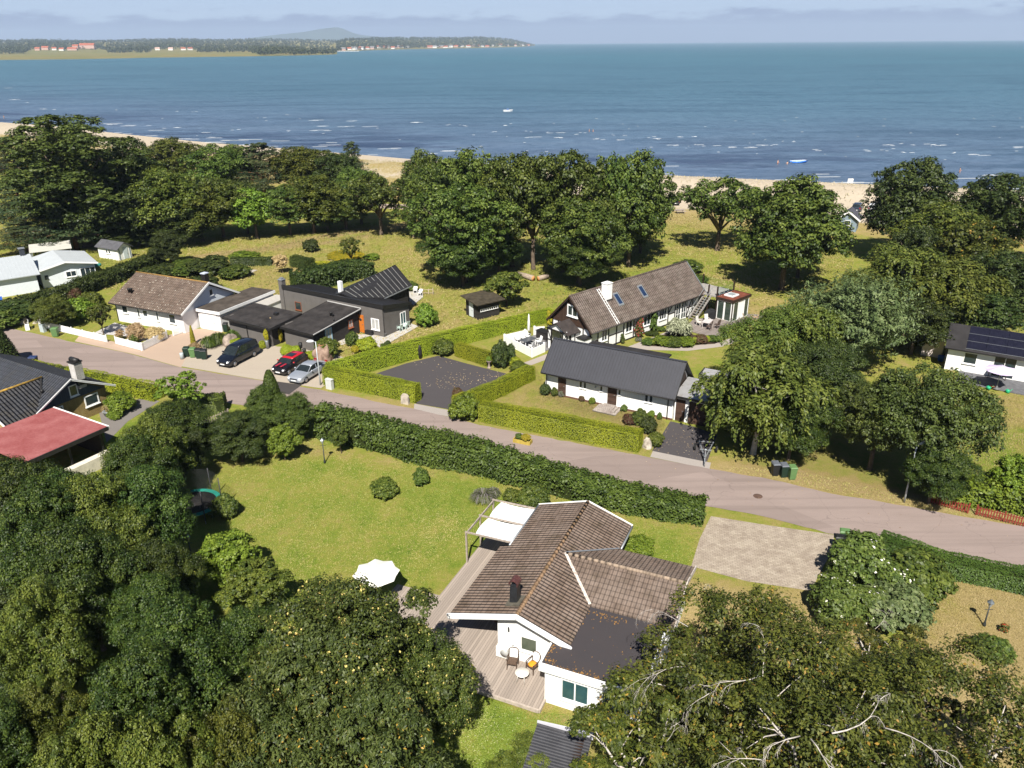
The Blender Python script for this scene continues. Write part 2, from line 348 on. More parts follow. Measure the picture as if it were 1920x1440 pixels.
# ---------------------------------------------------------------- sea
t=NT('sea_water'); gm=t.N.new('ShaderNodeNewGeometry'); 
def gcoord(scale,rot=0.):
    mp=t.N.new('ShaderNodeMapping'); t.link(gm.outputs['Position'],mp.inputs[0]); mp.inputs['Scale'].default_value=scale; mp.inputs['Rotation'].default_value=(0,0,rot); return mp.outputs[0]
at=t.n('Attribute'); at.attribute_name='offshore'; off=at.outputs['Fac']
n1=t.noise(gcoord((.012,.03,1),.12),1.,6,.65); n2=t.noise(gcoord((.0016,.003,1)),1.,5,.6); n3=t.noise(gcoord((.25,.5,1),.1),1.,5,.7); n4=t.noise(gcoord((.035,.08,1),.12),1.,5,.65)
c0=t.mix(t.ramp(n4,[(.35,0.),(.65,1.)]),(.085,.13,.215),(.135,.18,.26))
grass=t.math('MULTIPLY',t.ramp(t.math('ADD',t.math('MULTIPLY',n1,.6),t.math('MULTIPLY',n4,.4)),[(.5,0.),(.58,1.)]),t.ramp(off,[(.0,.2),(.004,1.),(.03,.95),(.06,.35),(.12,.0)]))
deep=t.ramp(off,[(.0,(.12,.165,.24)),(.05,(.1,.155,.23)),(.13,(.075,.155,.215)),(.3,(.05,.152,.195)),(.7,(.034,.13,.178)),(1.,(.04,.135,.2))])
c=t.mix(t.math('MULTIPLY',t.ramp(off,[(.02,1.),(.1,0.)]),.75),deep,c0)
c=t.mix(t.math('MULTIPLY',grass,.85),c,(.01,.016,.06))
c=t.mix(t.math('MULTIPLY',t.ramp(n2,[(.4,0.),(.6,1.)]),.35),c,(.045,.105,.145))
n5=t.noise(gcoord((.012,.06,1),.05),1.,6,.75); c=t.mix(t.ramp(n5,[(.38,.42),(.52,0.)]),c,(.02,.05,.085)); c=t.mix(t.ramp(n5,[(.52,.0),(.7,.4)]),c,(.075,.14,.19))  # light and dark of the wave streaks painted into the water colour
c=t.mix(t.ramp(n3,[(.35,.5),(.6,0.)]),c,(.018,.045,.085)); t.base(c)  # finer ripple shading, likewise put into the colour
t.set(rough=.42,spec=.18); bb=t.math('ADD',t.noise(gcoord((.5,1.1,1),.1),1.,5,.7),t.math('MULTIPLY',t.noise(gcoord((.05,.12,1),.1),1.,4,.6),1.5)); t.bump(bb,.9,.5); SEAM=t.m
# rows follow the water line outwards so that the offshore distance can be stored on the sheet
cols=np.concatenate([np.linspace(-16000,-700,14),np.linspace(-600,600,100),np.linspace(700,16000,14)])
offs=np.concatenate([[-30],np.array([0,2,4,7,11,16,22,30,40,52,66,82,100,125,160,200,260,340,450,600,800,1100,1600,2400,4000,7000,12000,19000])])
Xs,Os=np.meshgrid(cols,offs); Ys=np.interp(Xs,_sp[:,0],_sp[:,1])+Os
Vs=np.stack([Xs,Ys,np.full(Xs.shape,SEA)],-1).reshape(-1,3); n_=len(cols); idx=np.arange(Vs.shape[0]).reshape(len(offs),n_)
Fs=np.stack([idx[:-1,:-1],idx[:-1,1:],idx[1:,1:],idx[1:,:-1]],-1).reshape(-1,4)
me=fastmesh('sea',Vs,Fs,SEAM,True); at_=me.attributes.new('offshore','FLOAT','POINT'); at_.data.foreach_set('value',np.clip(np.sqrt(np.maximum(Os,0)/19000),0,1).astype(np.float32).ravel()*1.0)
so2=bpy.data.objects.new('sea',me); COL.objects.link(so2); tag(so2,'blue green bay with darker seagrass patches near the beach','sea',None,'structure')
# breaking wavelets: torn low ridges of foam lying on the water
FOAM=mk('sea_foam',(.55,.57,.58),.8,.2,.1,1)
def foam_patch(mb,x,y,L,Wd,r):
    n=max(4,int(L/1.2)); top=[];bot=[]
    for i in range(n+1):
        q=i/n; taper=math.sin(math.pi*q)**.6; top.append((x+L*(q-.5),y+Wd*taper*r.uniform(.2,1),SEA+.05)); bot.append((x+L*(q-.5)+r.uniform(-.4,.4),y-Wd*taper*r.uniform(.2,1),SEA+.05))
    mid=[((a[0]+b[0])/2,(a[1]+b[1])/2,SEA+.1) for a,b in zip(top,bot)]
    V=bot+mid+top; m=n+1; F=[]
    for k in (0,1):
        for i in range(n): F.append((k*m+i,k*m+i+1,(k+1)*m+i+1,(k+1)*m+i))
    mb.add(V,F)
r=random.Random(5); mb=MB()
lines=[(20,187,24),(50,192,14),(75,205,20),(100,206,14),(20,165,24),(220,206,8),(360,210,14),(330,209,8),(490,221,16),(540,215,10),(620,236,60),(660,237,34),(700,237,32),(600,226,30),(660,227,20),(780,230,42),(840,234,12),(870,236,14),(940,236,18),(930,248,12),(440,244,14),(540,246,10),(600,245,60),(260,236,50),(320,240,30),(200,234,30),
 (1042,249,36),(1080,252,10),(1095,249,14),(1150,253,12),(1172,255,10),(1220,257,18),(1278,256,14),(1307,256,16),(1230,261,20),(1330,273,36),(1370,276,28),(1410,277,24),(1430,272,26),(1450,272,20),(1485,265,14),(1540,282,20),(1620,283,30),(1674,273,30),(1716,272,16),(1745,271,20),(1760,273,26),(1790,288,10),(1830,291,46),(1905,276,34),(1655,283,20),(1700,285,20),(1000,258,30),(1120,261,24),(1160,263,20),(990,247,14),(1060,259,30),(1260,273,30)]
for px,py,wp in lines:
    p=G(px,py,SEA); sc=depth(p)/FPX
    for k in range(3 if wp>16 else 2):
        w_=wp*sc*r.uniform(.2,.6); foam_patch(mb,p[0]+r.uniform(-.45,.45)*wp*sc,p[1]+r.uniform(-2.,2.),w_,sc*r.uniform(.4,.9)*.8,r)
for k in range(90):
    px=r.uniform(0,1920); py=r.uniform(215,300); p=G(px,py,SEA)
    if p[1]<shore_y(p[0])+12: continue
    sc=depth(p)/FPX; near=r.random()<.6
    if py<200 and r.random()<.55: continue
    foam_patch(mb,p[0],p[1],sc*r.uniform(1.5,5),sc*r.uniform(.4,.9)*1.1,r)
for k in range(70):   # lapping edge along the beach
    x=r.uniform(-190,170); y=float(shore_y(x))+r.choice([1.2,r.uniform(2,24)]); foam_patch(mb,x,y,r.uniform(2,9),r.uniform(.12,.4),r)
tag(mb.build('wave_foam',FOAM),'thin white broken wave crests scattered on the water off the beach','foam',None,'stuff')
# ---------------------------------------------------------------- roads, drives and paths
def asphalt(name,lo,hi,patch=.5,gravel=0,cracks=0):
    t=NT(name); v=t.coord(); a=t.noise(t.coord(scale=(.25,1,1),rot=(0,0,.46)),.9,5,.65); b=t.noise(v,6,5,.7); g=t.noise(v,60,2,.8); vo=t.N.new('ShaderNodeTexVoronoi'); t.link(v,vo.inputs['Vector']); vo.inputs['Scale'].default_value=9 if gravel else 25
    c=t.mix(t.math('ADD',t.math('MULTIPLY',a,patch),t.math('MULTIPLY',b,1-patch)),lo,hi); c=t.mix(t.math('MULTIPLY',g,.5),c,tuple(x*.6 for x in lo))
    if gravel: c=t.mix(t.math('MULTIPLY',t.math('LESS_THAN',vo.outputs['Distance'],t.math('MULTIPLY',b,gravel)),.55),c,tuple(min(1,x*2.2) for x in hi))
    if cracks:   # old patches, hairline cracks and worn wheel lanes
        vc=t.N.new('ShaderNodeTexVoronoi'); vc.feature='DISTANCE_TO_EDGE'; wv=t.coord(); ad=t.N.new('ShaderNodeVectorMath'); ad.operation='ADD'; t.link(wv,ad.inputs[0]); nz_=t.N.new('ShaderNodeTexNoise'); t.link(wv,nz_.inputs['Vector']); nz_.inputs['Scale'].default_value=.8; nz_.inputs['Detail'].default_value=5; t.link(nz_.outputs['Color'],ad.inputs[1]); t.link(ad.outputs[0],vc.inputs['Vector']); vc.inputs['Scale'].default_value=.22
        c=t.mix(t.math('MULTIPLY',t.math('LESS_THAN',vc.outputs[0],.003),.3),c,tuple(x*.4 for x in lo))
        vp=t.N.new('ShaderNodeTexVoronoi'); t.link(t.coord(scale=(.16,.5,1),rot=(0,0,.46)),vp.inputs['Vector']); vp.inputs['Scale'].default_value=.7; c=t.mix(t.math('MULTIPLY',t.math('GREATER_THAN',vp.outputs['Color'],.72),.3),c,tuple(x*.72 for x in lo))
        st=t.noise(t.coord(scale=(.03,1.3,1),rot=(0,0,.46)),1.,4,.6); c=t.mix(t.math('MULTIPLY',t.ramp(st,[(.5,0.),(.68,1.)]),.4),c,tuple(x*.7 for x in lo))
    t.base(c); t.set(rough=.95,spec=.12); t.bump(g,.4,.015); MATS[name]=t.m; return t.m
ROADM=asphalt('worn_asphalt',(.215,.17,.152),(.36,.288,.262),.75,0,1)
north=[(-140,590),(25,617),(130,640),(250,665),(340,690),(480,712),(600,731),(700,752),(790,770),(900,797),(1000,816),(1100,835),(1215,857),(1330,879),(1450,900),(1560,926),(1700,950),(1920,988),(2300,1060)]
NP=[Vector(G(x,y)[:2]) for x,y in north]; SPt=[]
for i,p in enumerate(NP):
    d=(NP[min(i+1,len(NP)-1)]-NP[max(i-1,0)]).normalized(); nn=Vector((d.y,-d.x)); SPt.append(p+nn*5.35)
# a torn verge: edges wander a few centimetres
r=random.Random(3); ring=[]
def dense(P,k=6):
    o=[]
    for a,b in zip(P[:-1],P[1:]):
        for j in range(k): o.append(a.lerp(b,j/k)+Vector((r.uniform(-.07,.07),r.uniform(-.07,.07))))
    return o+[P[-1]]
A=dense(NP);B=dense(SPt); V=[(p.x,p.y,.022) for p in A]+[(p.x,p.y,.022) for p in B]; n=len(A)
ro=meshobj('road',V,[(n+i,n+i+1,i+1,i) for i in range(n-1)],ROADM); tag(ro,'worn pinkish asphalt village road crossing between the gardens','road',None,'structure')
DARKASP=asphalt('dark_gravel',(.055,.05,.053),(.095,.086,.09),.4,.16)
psheet('road_patch',[(500,713),(566,722),(542,740),(480,728)],.027,asphalt('fresh_asphalt',(.05,.045,.044),(.075,.066,.064)),'darker fresh asphalt patch in the road by the parked cars','road patch')
psheet('parking_ground',[(695,704),(760,682),(822,667),(872,681),(958,703),(905,740),(868,738),(845,768),(780,757),(790,728),(745,719)],.014,DARKASP,'dark gravel parking square inside the clipped hedges','parking ground')
psheet('parking_apron',[(777,757),(846,770),(848,783),(776,768)],.018,asphalt('pale_gravel',(.27,.24,.22),(.42,.38,.35),.4,.1),'pale gravel apron where the parking square meets the road','apron')
psheet('barn_drive',[(1257,790),(1300,800),(1345,815),(1325,868),(1222,846)],.014,DARKASP,'dark gravel drive leading to the brown barn garage doors','drive')
psheet('barn_drive_apron',[(1224,846),(1333,868),(1330,880),(1219,857)],.018,MATS['pale_gravel'],'pale gravel strip between the barn drive and road','apron')
SANDG=asphalt('beige_gravel',(.33,.28,.225),(.45,.39,.32),.5)
PINKG=asphalt('pink_gravel',(.36,.265,.2),(.47,.36,.28),.5)
psheet('gravel_forecourt',[(352,665),(395,640),(432,622),(520,650),(600,655),(650,672),(620,715),(602,728),(480,711),(340,687)],.012,SANDG,'pale beige gravel forecourt with the parked cars','forecourt')
psheet('gravel_drive',[(150,628),(260,650),(318,628),(352,618),(395,615),(420,620),(398,640),(355,662),(340,689),(250,664),(140,640)],.009,PINKG,'pinkish gravel drive in front of the white garage','drive')
# concrete stone paving
def paving(name,lo,hi,sx=1.,sy=.5,scale=3.2,rot=0,mort=.03,which='Object'):
    t=NT(name); v=t.coord(rot=(0,0,rot)); br=t.N.new('ShaderNodeTexBrick'); t.link(v,br.inputs['Vector']); br.inputs['Scale'].default_value=scale; br.inputs['Mortar Size'].default_value=mort; br.inputs['Brick Width'].default_value=sx; br.inputs['Row Height'].default_value=sy
    br.inputs['Color1'].default_value=lo+(1,); br.inputs['Color2'].default_value=hi+(1,); br.inputs['Mortar'].default_value=(lo[0]*.3,lo[1]*.32,lo[2]*.25,1); br.inputs['Mortar Smooth'].default_value=.2
    n=t.noise(t.coord(),1.1,5,.65); n2=t.noise(t.coord(),12,3); c=t.mix(t.ramp(n,[(.35,.65),(.62,0.)]),br.outputs[0],t.mix(1.,br.outputs[0],(.55,.5,.5),'MULTIPLY')); c=t.mix(t.math('MULTIPLY',n2,.35),c,tuple(x*.5 for x in lo)); t.base(c); t.set(rough=.92,spec=.15); t.bump(br.outputs['Fac'],-.5,.01); MATS[name]=t.m; return t.m
PAVE=paving('drive_paving',(.34,.285,.225),(.43,.37,.3),rot=.18,scale=3.4,mort=.025)
psheet('paved_drive',[(1333,968),(1440,985),(1565,1003),(1556,1040),(1520,1108),(1400,1090),(1296,1062),(1312,1010)],.012,PAVE,'paved parking drive of pale concrete stones by the cottage','drive')
CONCP=asphalt('garden_path',(.3,.26,.23),(.42,.37,.33),.4)
psheet('garden_path',[(975,683),(1025,664),(1042,668),(990,687)],.012,CONCP,'pale path leading to the white fenced terrace','path')
psheet('farmhouse_path',[(1165,655),(1225,632),(1290,606),(1303,606),(1245,632),(1202,648),(1290,650),(1350,641),(1382,630),(1385,640),(1355,650),(1290,658),(1200,656)],.013,CONCP,'curving pale path past the half timbered farmhouse','path')
psheet('flower_bed',[(1205,648),(1232,630),(1290,618),(1300,628),(1355,638),(1340,645),(1290,648),(1235,650)],.017,mk('bed_soil',(.055,.038,.025),1,.1,.35,5,bump=.6),'dark planted bed under the silvery willow','flower bed')
psheet('side_yard',[(185,770),(205,762),(262,748),(300,752),(240,790),(200,830)],.012,asphalt('grey_gravel',(.15,.135,.125),(.23,.21,.195)),'grey gravel yard beside the brick house','yard')
psheet('stone_terrace',[(175,625),(215,605),(262,618),(300,634),(262,640),(232,630)],.011,mk('terrace_slab',(.45,.43,.42),.85,.2,.15,1.5),'pale stone terrace at the white bungalow front door','terrace')
psheet('beach_road',[(560,378),(690,381),(860,387),(1280,386),(1700,397),(2200,412),(2200,424),(1700,408),(1280,396),(860,396),(690,390),(560,386)],.02,asphalt('coast_gravel',(.33,.26,.21),(.44,.35,.29)),'sandy gravel road and car park behind the dunes','road')
mh=MB().lathe([(.32,0),(.33,.012),(.28,.014)],(0,0,.023),14).build('manhole_cover',mk('rusty_iron',(.1,.06,.045),.8,.3,.3,8)); mh.location=G(1421,931); tag(mh,'round rusty iron manhole cover in the asphalt road','manhole cover')
# ---------------------------------------------------------------- far shore
FARG=NT('far_meadow'); v=FARG.coord(); FARG.base(FARG.ramp(FARG.noise(FARG.coord(scale=(.004,.012,1)),1.,5),[(.35,(.1,.11,.035)),(.5,(.2,.16,.06)),(.62,(.12,.14,.03)),(.75,(.27,.19,.09))])); FARG.set(rough=1.,spec=.05)
def land(name,cols,ts,zs,label,fall=None):
    V=[];n=len(cols);m=len(ts)
    for (px,py) in cols:
        b=Vector(G(px,py,SEA)[:2]); k=1 if fall is None else float(np.interp(px,*fall))
        for t_,z_ in zip(ts,zs): V.append((b.x*(1+t_),b.y*(1+t_),z_*k if z_>1 else z_))
    F=[(i*m+k,(i+1)*m+k,(i+1)*m+k+1,i*m+k+1) for i in range(n-1) for k in range(m-1)]
    o=meshobj(name,V,F,FARG.m,smooth=True); tag(o,label,'far shore',None,'structure'); return o
colA=[(-700,108),(-300,114),(0,112.5),(150,111),(300,108),(450,106),(560,104),(612,102.8),(632,101.5)]
colB=[(500,99),(600,98),(640,96.4),(700,94),(760,92.5),(830,91.2),(900,90),(960,88.4),(985,87.2),(996,86.3),(1003,85.6)]
land('far_shore_meadow',colA,[0,.02,.12,.3,.5,.8,1.2,1.8,2.6],[SEA-.2,.6,1.5,2.5,4,14,34,58,62],'flat far meadow shore across the bay')
land('far_shore_village',colB,[0,.02,.1,.3,.6],[SEA-.5,3,16,44,60],'distant wooded headland with a shore village',([500,600,650,800,900,960,985,1003],[0,.15,1.,1.1,1.25,1.,.5,.03]))
hill=MB(); V=[];F=[];n=60
for i in range(n+1):
    px=470+i*(1000-470)/n
    e=9*math.exp(-((px-612)/36)**2)+7*math.exp(-((px-642)/22)**2)+3.*math.exp(-((px-560)/70)**2)+2*math.sin(px*.05)*.3
    hz=82.9-.0*px; b=np.array(G(px,100,0.)); dr=b/np.linalg.norm(b[:2]); dd=15300.
    z=max(-3,30+(e+float(np.interp(px,[470,560,680,780,1000],[11,15,14,9,-8])))*dd/1595.)
    for k,(dk,zk) in enumerate(((-900,-3),(0,z),(700,z*.6),(1400,-3))): V.append((dr[0]*(dd+dk),dr[1]*(dd+dk),zk))
for i in range(n):
    for k in range(3): F.append((i*4+k,(i+1)*4+k,(i+1)*4+k+1,i*4+k+1))
ho=meshobj('hills',V,F,mk('far_hill',(.05,.07,.04),1,.05,.25,.002),smooth=True); tag(ho,'long blue hill on the skyline behind the bay','hill',None,'structure')
# the air: pale even haze over bay and land
hb=MB().box(-16500,16500,-1600,17500,-9,330); 
hm=bpy.data.materials.new('haze_air'); hm.use_nodes=True; ht=hm.node_tree; ht.nodes.clear(); hO=ht.nodes.new('ShaderNodeOutputMaterial'); hV=ht.nodes.new('ShaderNodeVolumePrincipled')
hV.inputs['Color'].default_value=(.62,.78,1,1); hV.inputs['Density'].default_value=7.5e-5; hV.inputs['Anisotropy'].default_value=.0; ht.links.new(hV.outputs[0],hO.inputs['Volume'])
# ---------------------------------------------------------------- foliage
def leafmat(name,dark,mid,light,accent=None,acc=.0,trans=.13,rough=.5,spec=.25):
    t=NT(name); at=t.n('Attribute'); at.attribute_name='tint'; oi=t.N.new('ShaderNodeObjectInfo')
    stops=[(.0,dark),(.45,mid),(.9,light)]
    if accent: stops=[(.0,dark),(.45,mid),(max(.5,.97-acc),light),(.98-acc*.5,accent)]
    c=t.ramp(at.outputs['Fac'],stops); hs=t.N.new('ShaderNodeHueSaturation'); t.link(c,hs.inputs['Color'])
    t.link(t.math('MULTIPLY_ADD',oi.outputs['Random'],.03,.478),hs.inputs['Hue']); t.link(t.math('MULTIPLY_ADD',oi.outputs['Random'],.4,.8),hs.inputs['Value']); hs.inputs['Saturation'].default_value=1.0
    t.base(hs.outputs[0]); t.set(rough=rough,spec=spec)
    tr=t.N.new('ShaderNodeBsdfTranslucent'); t.link(t.mix(1.,hs.outputs[0],(1.25,1.2,.5),'MULTIPLY'),tr.inputs['Color']); ms=t.N.new('ShaderNodeMixShader'); ms.inputs[0].default_value=trans
    t.link(t.b.outputs[0],ms.inputs[1]); t.link(tr.outputs[0],ms.inputs[2]); t.link(ms.outputs[0],t.out.inputs[0]); return t.m
LM={
 'wood':leafmat('wood_leaves',(.009,.023,.004),(.03,.056,.009),(.085,.122,.02)),  # oak green darkened: lens vignetting put into the leaf colour
 'oak':leafmat('oak_leaves',(.02,.04,.007),(.055,.09,.014),(.12,.16,.028)),
 'oakolive':leafmat('olive_oak_leaves',(.022,.038,.006),(.062,.085,.012),(.13,.15,.024)),
 'bright':leafmat('bright_leaves',(.04,.08,.008),(.1,.16,.014),(.17,.24,.03)),
 'dark':leafmat('dark_leaves',(.014,.026,.006),(.032,.052,.012),(.07,.095,.02)),
 'pine':leafmat('pine_needles',(.016,.03,.012),(.036,.056,.022),(.085,.1,.036),trans=.08),
 'birch':leafmat('birch_leaves',(.032,.05,.009),(.075,.1,.017),(.14,.16,.03)),
 'willow':leafmat('willow_leaves',(.038,.062,.02),(.09,.13,.045),(.165,.205,.085)),
 'maple':leafmat('maple_leaves',(.014,.027,.006),(.045,.066,.012),(.1,.125,.022),(.62,.52,.16),.13),
 'rowan':leafmat('rowan_leaves',(.018,.032,.008),(.05,.072,.016),(.1,.125,.03),(.4,.26,.04),.015),
 'bronze':leafmat('bronze_leaves',(.016,.027,.005),(.054,.07,.011),(.125,.135,.022),(.26,.17,.03),.018),
 'walnut':leafmat('walnut_leaves',(.02,.032,.008),(.05,.072,.015),(.095,.12,.025)),
 'hedge':leafmat('hedge_leaves',(.02,.04,.008),(.05,.085,.014),(.1,.15,.025)),
 'clip':leafmat('clipped_hedge_leaves',(.11,.155,.011),(.21,.26,.016),(.31,.35,.024)),
 'lime':leafmat('lime_leaves',(.16,.19,.012),(.3,.32,.02),(.4,.4,.03),trans=.15),
 'yellow':leafmat('yellow_flowers',(.13,.16,.01),(.3,.3,.02),(.5,.42,.03)),
 'blonde':leafmat('blonde_leaves',(.24,.17,.07),(.42,.32,.15),(.58,.46,.25)),
 'silver':leafmat('silver_leaves',(.16,.18,.1),(.3,.33,.21),(.5,.52,.38)),
 'red':leafmat('copper_leaves',(.05,.02,.015),(.1,.045,.025),(.09,.11,.03)),
 'white':leafmat('white_blossom_leaves',(.035,.06,.012),(.075,.115,.022),(.13,.17,.035),(.8,.78,.7),.014),
 'purple':leafmat('lavender_flowers',(.05,.07,.025),(.11,.125,.055),(.24,.2,.24)),
 'fresh':leafmat('fresh_leaves',(.03,.055,.009),(.075,.115,.018),(.135,.175,.03)),
 'roses':leafmat('rose_leaves',(.03,.05,.01),(.07,.1,.02),(.1,.13,.03),(.6,.03,.03),.3),
 'blonde2':leafmat('straw_grass',(.16,.12,.05),(.3,.23,.1),(.4,.32,.16)),
 'lawngrass':leafmat('long_grass',(.05,.08,.012),(.12,.16,.03),(.2,.23,.06)),
}
BARK=mk('grey_brown_bark',(.13,.1,.075),.95,.1,.4,4,bump=.8,bscale=12)
PBARK=mk('orange_pine_bark',(.2,.105,.06),.95,.1,.35,3,bump=.6,bscale=10)
WBARK=mk('white_birch_bark',(.46,.42,.38),.85,.15,.3,5)
def leafquads(C,Nn,Lx,L,Wd,rng):
    "diamond leaves at C with normals Nn and long axes near Lx"
    Nn=Nn/np.maximum(np.linalg.norm(Nn,axis=1,keepdims=True),1e-6)
    T=Lx-(Lx*Nn).sum(1,keepdims=True)*Nn; T=T/np.maximum(np.linalg.norm(T,axis=1,keepdims=True),1e-6); B=np.cross(Nn,T)
    s=rng.uniform(.65,1.3,(len(C),1)); a=T*L*s*.5; b=B*Wd*s*.5
    fold=Nn*Wd*.18*s
    V=np.stack([C-a,C+b+fold,C+a,C-b+fold],1).reshape(-1,3); F=np.arange(len(V)).reshape(-1,4); return V,F
def unit(rng,n):
    v=rng.normal(size=(n,3)); return v/np.linalg.norm(v,axis=1,keepdims=True)
def puffs(cent,rad,outw,k,L,Wd,rng,squash=.65,upw=.55,outk=.6,rnd=.55,droop=0.,tintk=.3,hang=0.):
    "k leaves round every clump centre"
    n=len(cent); d=unit(rng,n*k); rr=rng.uniform(.25,1,(n*k,1))**.5
    off=d*rr*np.repeat(rad,k)[:,None]; off[:,2]*=squash
    if hang: off[:,2]-=np.repeat(rad,k)*hang*rng.uniform(0,1,n*k)**1.3
    C=np.repeat(cent,k,0)+off; O=np.repeat(outw,k,0)
    N_=outk*d+.35*O+upw*np.array([0,0,1])+rnd*unit(rng,n*k)
    Lx=unit(rng,n*k)+O*.4
    if droop: Lx=Lx*.5+np.array([0,0,-1.])*droop+O*.3
    V,F=leafquads(C,N_,Lx,L,Wd,rng)
    ct=np.repeat(rng.uniform(-tintk,tintk,n),k); ti=np.clip(.5+ct+rng.normal(0,.17,n*k),0,1); return V,F,ti
def leafmesh(name,parts,mat):
    V=np.concatenate([p[0] for p in parts]); o=0; Fs=[]
    for p in parts: Fs.append(p[1]+o); o+=len(p[0])
    me=fastmesh(name,V,np.concatenate(Fs),mat); ti=np.repeat(np.concatenate([p[2] for p in parts]),4)
    a=me.attributes.new('tint','FLOAT','POINT'); a.data.foreach_set('value',ti.astype(np.float32)); return me
def limbs(mb,H,R,ends,r0,rng,lean=(0,0),fork=.3,bend=.12):
    "tapered trunk dividing towards the given crown points"
    top=Vector((lean[0],lean[1],H*fork)); base=Vector((0,0,-.15))
    mid=base.lerp(top,.5)+Vector((rng.uniform(-.1,.1),rng.uniform(-.1,.1),0))*r0*4
    mb.tube([base,base+Vector((0,0,.35)),mid,top],[r0*1.5,r0*1.05,r0*.9,r0*.78],9)
    for e in ends:
        e=Vector(e); m=top.lerp(e,.5)+Vector((rng.uniform(-1,1),rng.uniform(-1,1),rng.uniform(0,1)))*R*bend
        mb.tube([top-Vector((0,0,r0*.6)),top.lerp(m,.5)+Vector((0,0,R*.05)),m,e],[r0*.6,r0*.42,r0*.27,r0*.08],6)
        for q in range(2):
            f=m.lerp(e,rng.uniform(0,.5)); g=f+Vector((rng.uniform(-1,1),rng.uniform(-1,1),rng.uniform(-.1,.8)))*R*.3
            mb.tube([f,f.lerp(g,.5)+Vector((0,0,R*.04)),g],[r0*.2,r0*.12,r0*.04],5)
def crown_round(seed,H,R,nl,nc,k,L,Wd,z0=.3,lob=(.28,.42),flat=1.,jag=.0,**kw):
    "lobed crown: nl lobes in an ellipsoid from z0*H to H, nc clumps per lobe"
    rng=np.random.default_rng(seed); zc=H*(1+z0)/2; rz=H*(1-z0)/2; cs=[];rs=[];os_=[];ends=[]
    for i in range(nl):
        ga=i*2.39996+rng.uniform(-.4,.4); zz=1-2*(i+.5)/nl; zz=zz*.98; s=math.sqrt(max(0,1-zz*zz)); lr=R*rng.uniform(*lob)
        q=rng.uniform(.55,.95)+ (rng.uniform(0,.35) if rng.random()<jag else 0)
        c=np.array([math.cos(ga)*s*(R-lr*.7)*q,math.sin(ga)*s*(R-lr*.7)*q,zc+zz*(rz-lr*.6)*rng.uniform(.85,1.)*(1 if zz>0 else .8)])
        ends.append(c); n=int(nc*(lr/R/.35)**2)+3; d=unit(rng,n); d[:,2]=np.where(d[:,2]<-.35,-d[:,2],d[:,2])
        cs.append(c+d*lr*np.array([1,1,.8*flat])*rng.uniform(.7,1.05,(n,1))); rs.append(lr*rng.uniform(.22,.42,n)); os_.append(d)
    cent=np.concatenate(cs); rad=np.concatenate(rs); out=np.concatenate(os_)
    return cent,rad,out,ends,rng
PROTO={}
def add_proto(kind,crown,trunk,H,R): PROTO[kind]=(crown,trunk,H,R)
def trunkmesh(name,mb,mat):
    me=bpy.data.meshes.new(name); me.from_pydata(mb.V,[],mb.F); me.materials.append(mat); me.polygons.foreach_set('use_smooth',mb.S); me.update(); return me
def make_round(kind,seed,H,R,nl,nc,k,L,Wd,mat,bark=BARK,r0=.28,z0=.3,fork=.3,nend=9,lean=(0,0),lob=(.28,.42),flat=1.,jag=.3,inner=.15,**kw):
    cent,rad,out,ends,rng=crown_round(seed,H,R,nl,nc,k,L,Wd,z0,lob,flat,jag)
    parts=[puffs(cent,rad,out,k,L,Wd,rng,**kw)]
    if inner:   # larger leaves added inside to block light and keep the crown's interior dark
        m=int(len(cent)*k*inner/12); d=unit(rng,m); c=np.array([0,0,H*(1+z0)/2])+d*rng.uniform(.1,.62,(m,1))*np.array([R,R,H*(1-z0)/2]); parts.append(puffs(c,np.full(m,R*.16),d,12,L*1.3,Wd*1.4,rng))
    mb=MB(); rr=random.Random(seed); limbs(mb,H,R,[tuple(e) for e in ends[::max(1,len(ends)//nend)]],r0,rr,lean,fork)
    add_proto(kind,leafmesh(kind+'_crown',parts,LM[mat]),trunkmesh(kind+'_trunk',mb,bark),H,R)
make_round('oak_a',11,11,5.5,34,26,32,.31,.19,'oak',z0=.1,lob=(.24,.4),jag=.5)
make_round('oak_b',12,11,5.5,32,30,32,.31,.19,'oak',z0=.06,jag=.7,lob=(.2,.38))
make_round('oak_c',33,11,5.5,28,34,32,.29,.18,'oak',z0=.12,jag=.9,lob=(.18,.34))
make_round('oak_olive',13,11,5.5,32,28,32,.31,.19,'oakolive',z0=.06,lob=(.22,.38),jag=.5)
make_round('oak_open',14,10,5.5,18,24,20,.4,.25,'oak',z0=.34,jag=.7,lob=(.22,.36),inner=.04,r0=.33)
make_round('bright_maple',15,9,4.5,22,26,22,.38,.26,'bright',z0=.12)
make_round('dark_oak',16,11,5.5,32,28,32,.31,.19,'dark',z0=.06,jag=.6,lob=(.22,.38))
make_round('poplar',17,20,5.6,62,34,34,.29,.18,'walnut',z0=.06,lob=(.15,.3),jag=1.,r0=.4)
make_round('walnut',18,9,6.,26,48,46,.24,.13,'walnut',z0=.2,lob=(.22,.36),jag=.6,r0=.3)
make_round('leafy',19,9,4.5,26,46,76,.155,.098,'wood',z0=.06,lob=(.24,.4),jag=.4,r0=.2)
make_round('leafy_dark',20,9,4.5,26,46,76,.155,.098,'dark',z0=.06,lob=(.24,.4),jag=.5,r0=.2)
make_round('leafy_olive',21,8,4.5,26,46,76,.15,.095,'oakolive',z0=.06,lob=(.22,.38),jag=.5,r0=.18)
make_round('leafy_bright',22,6,3.2,24,40,32,.24,.15,'bright',z0=.05,lob=(.24,.4),jag=.5,r0=.14)
make_round('maple',23,9.5,6.,50,52,80,.165,.115,'maple',z0=.08,lob=(.17,.3),jag=.7,r0=.26,tintk=.2)
make_round('rowan',24,9,5.,34,60,50,.22,.085,'rowan',z0=.05,lob=(.2,.34),jag=.4,r0=.2,droop=.25,tintk=.22)
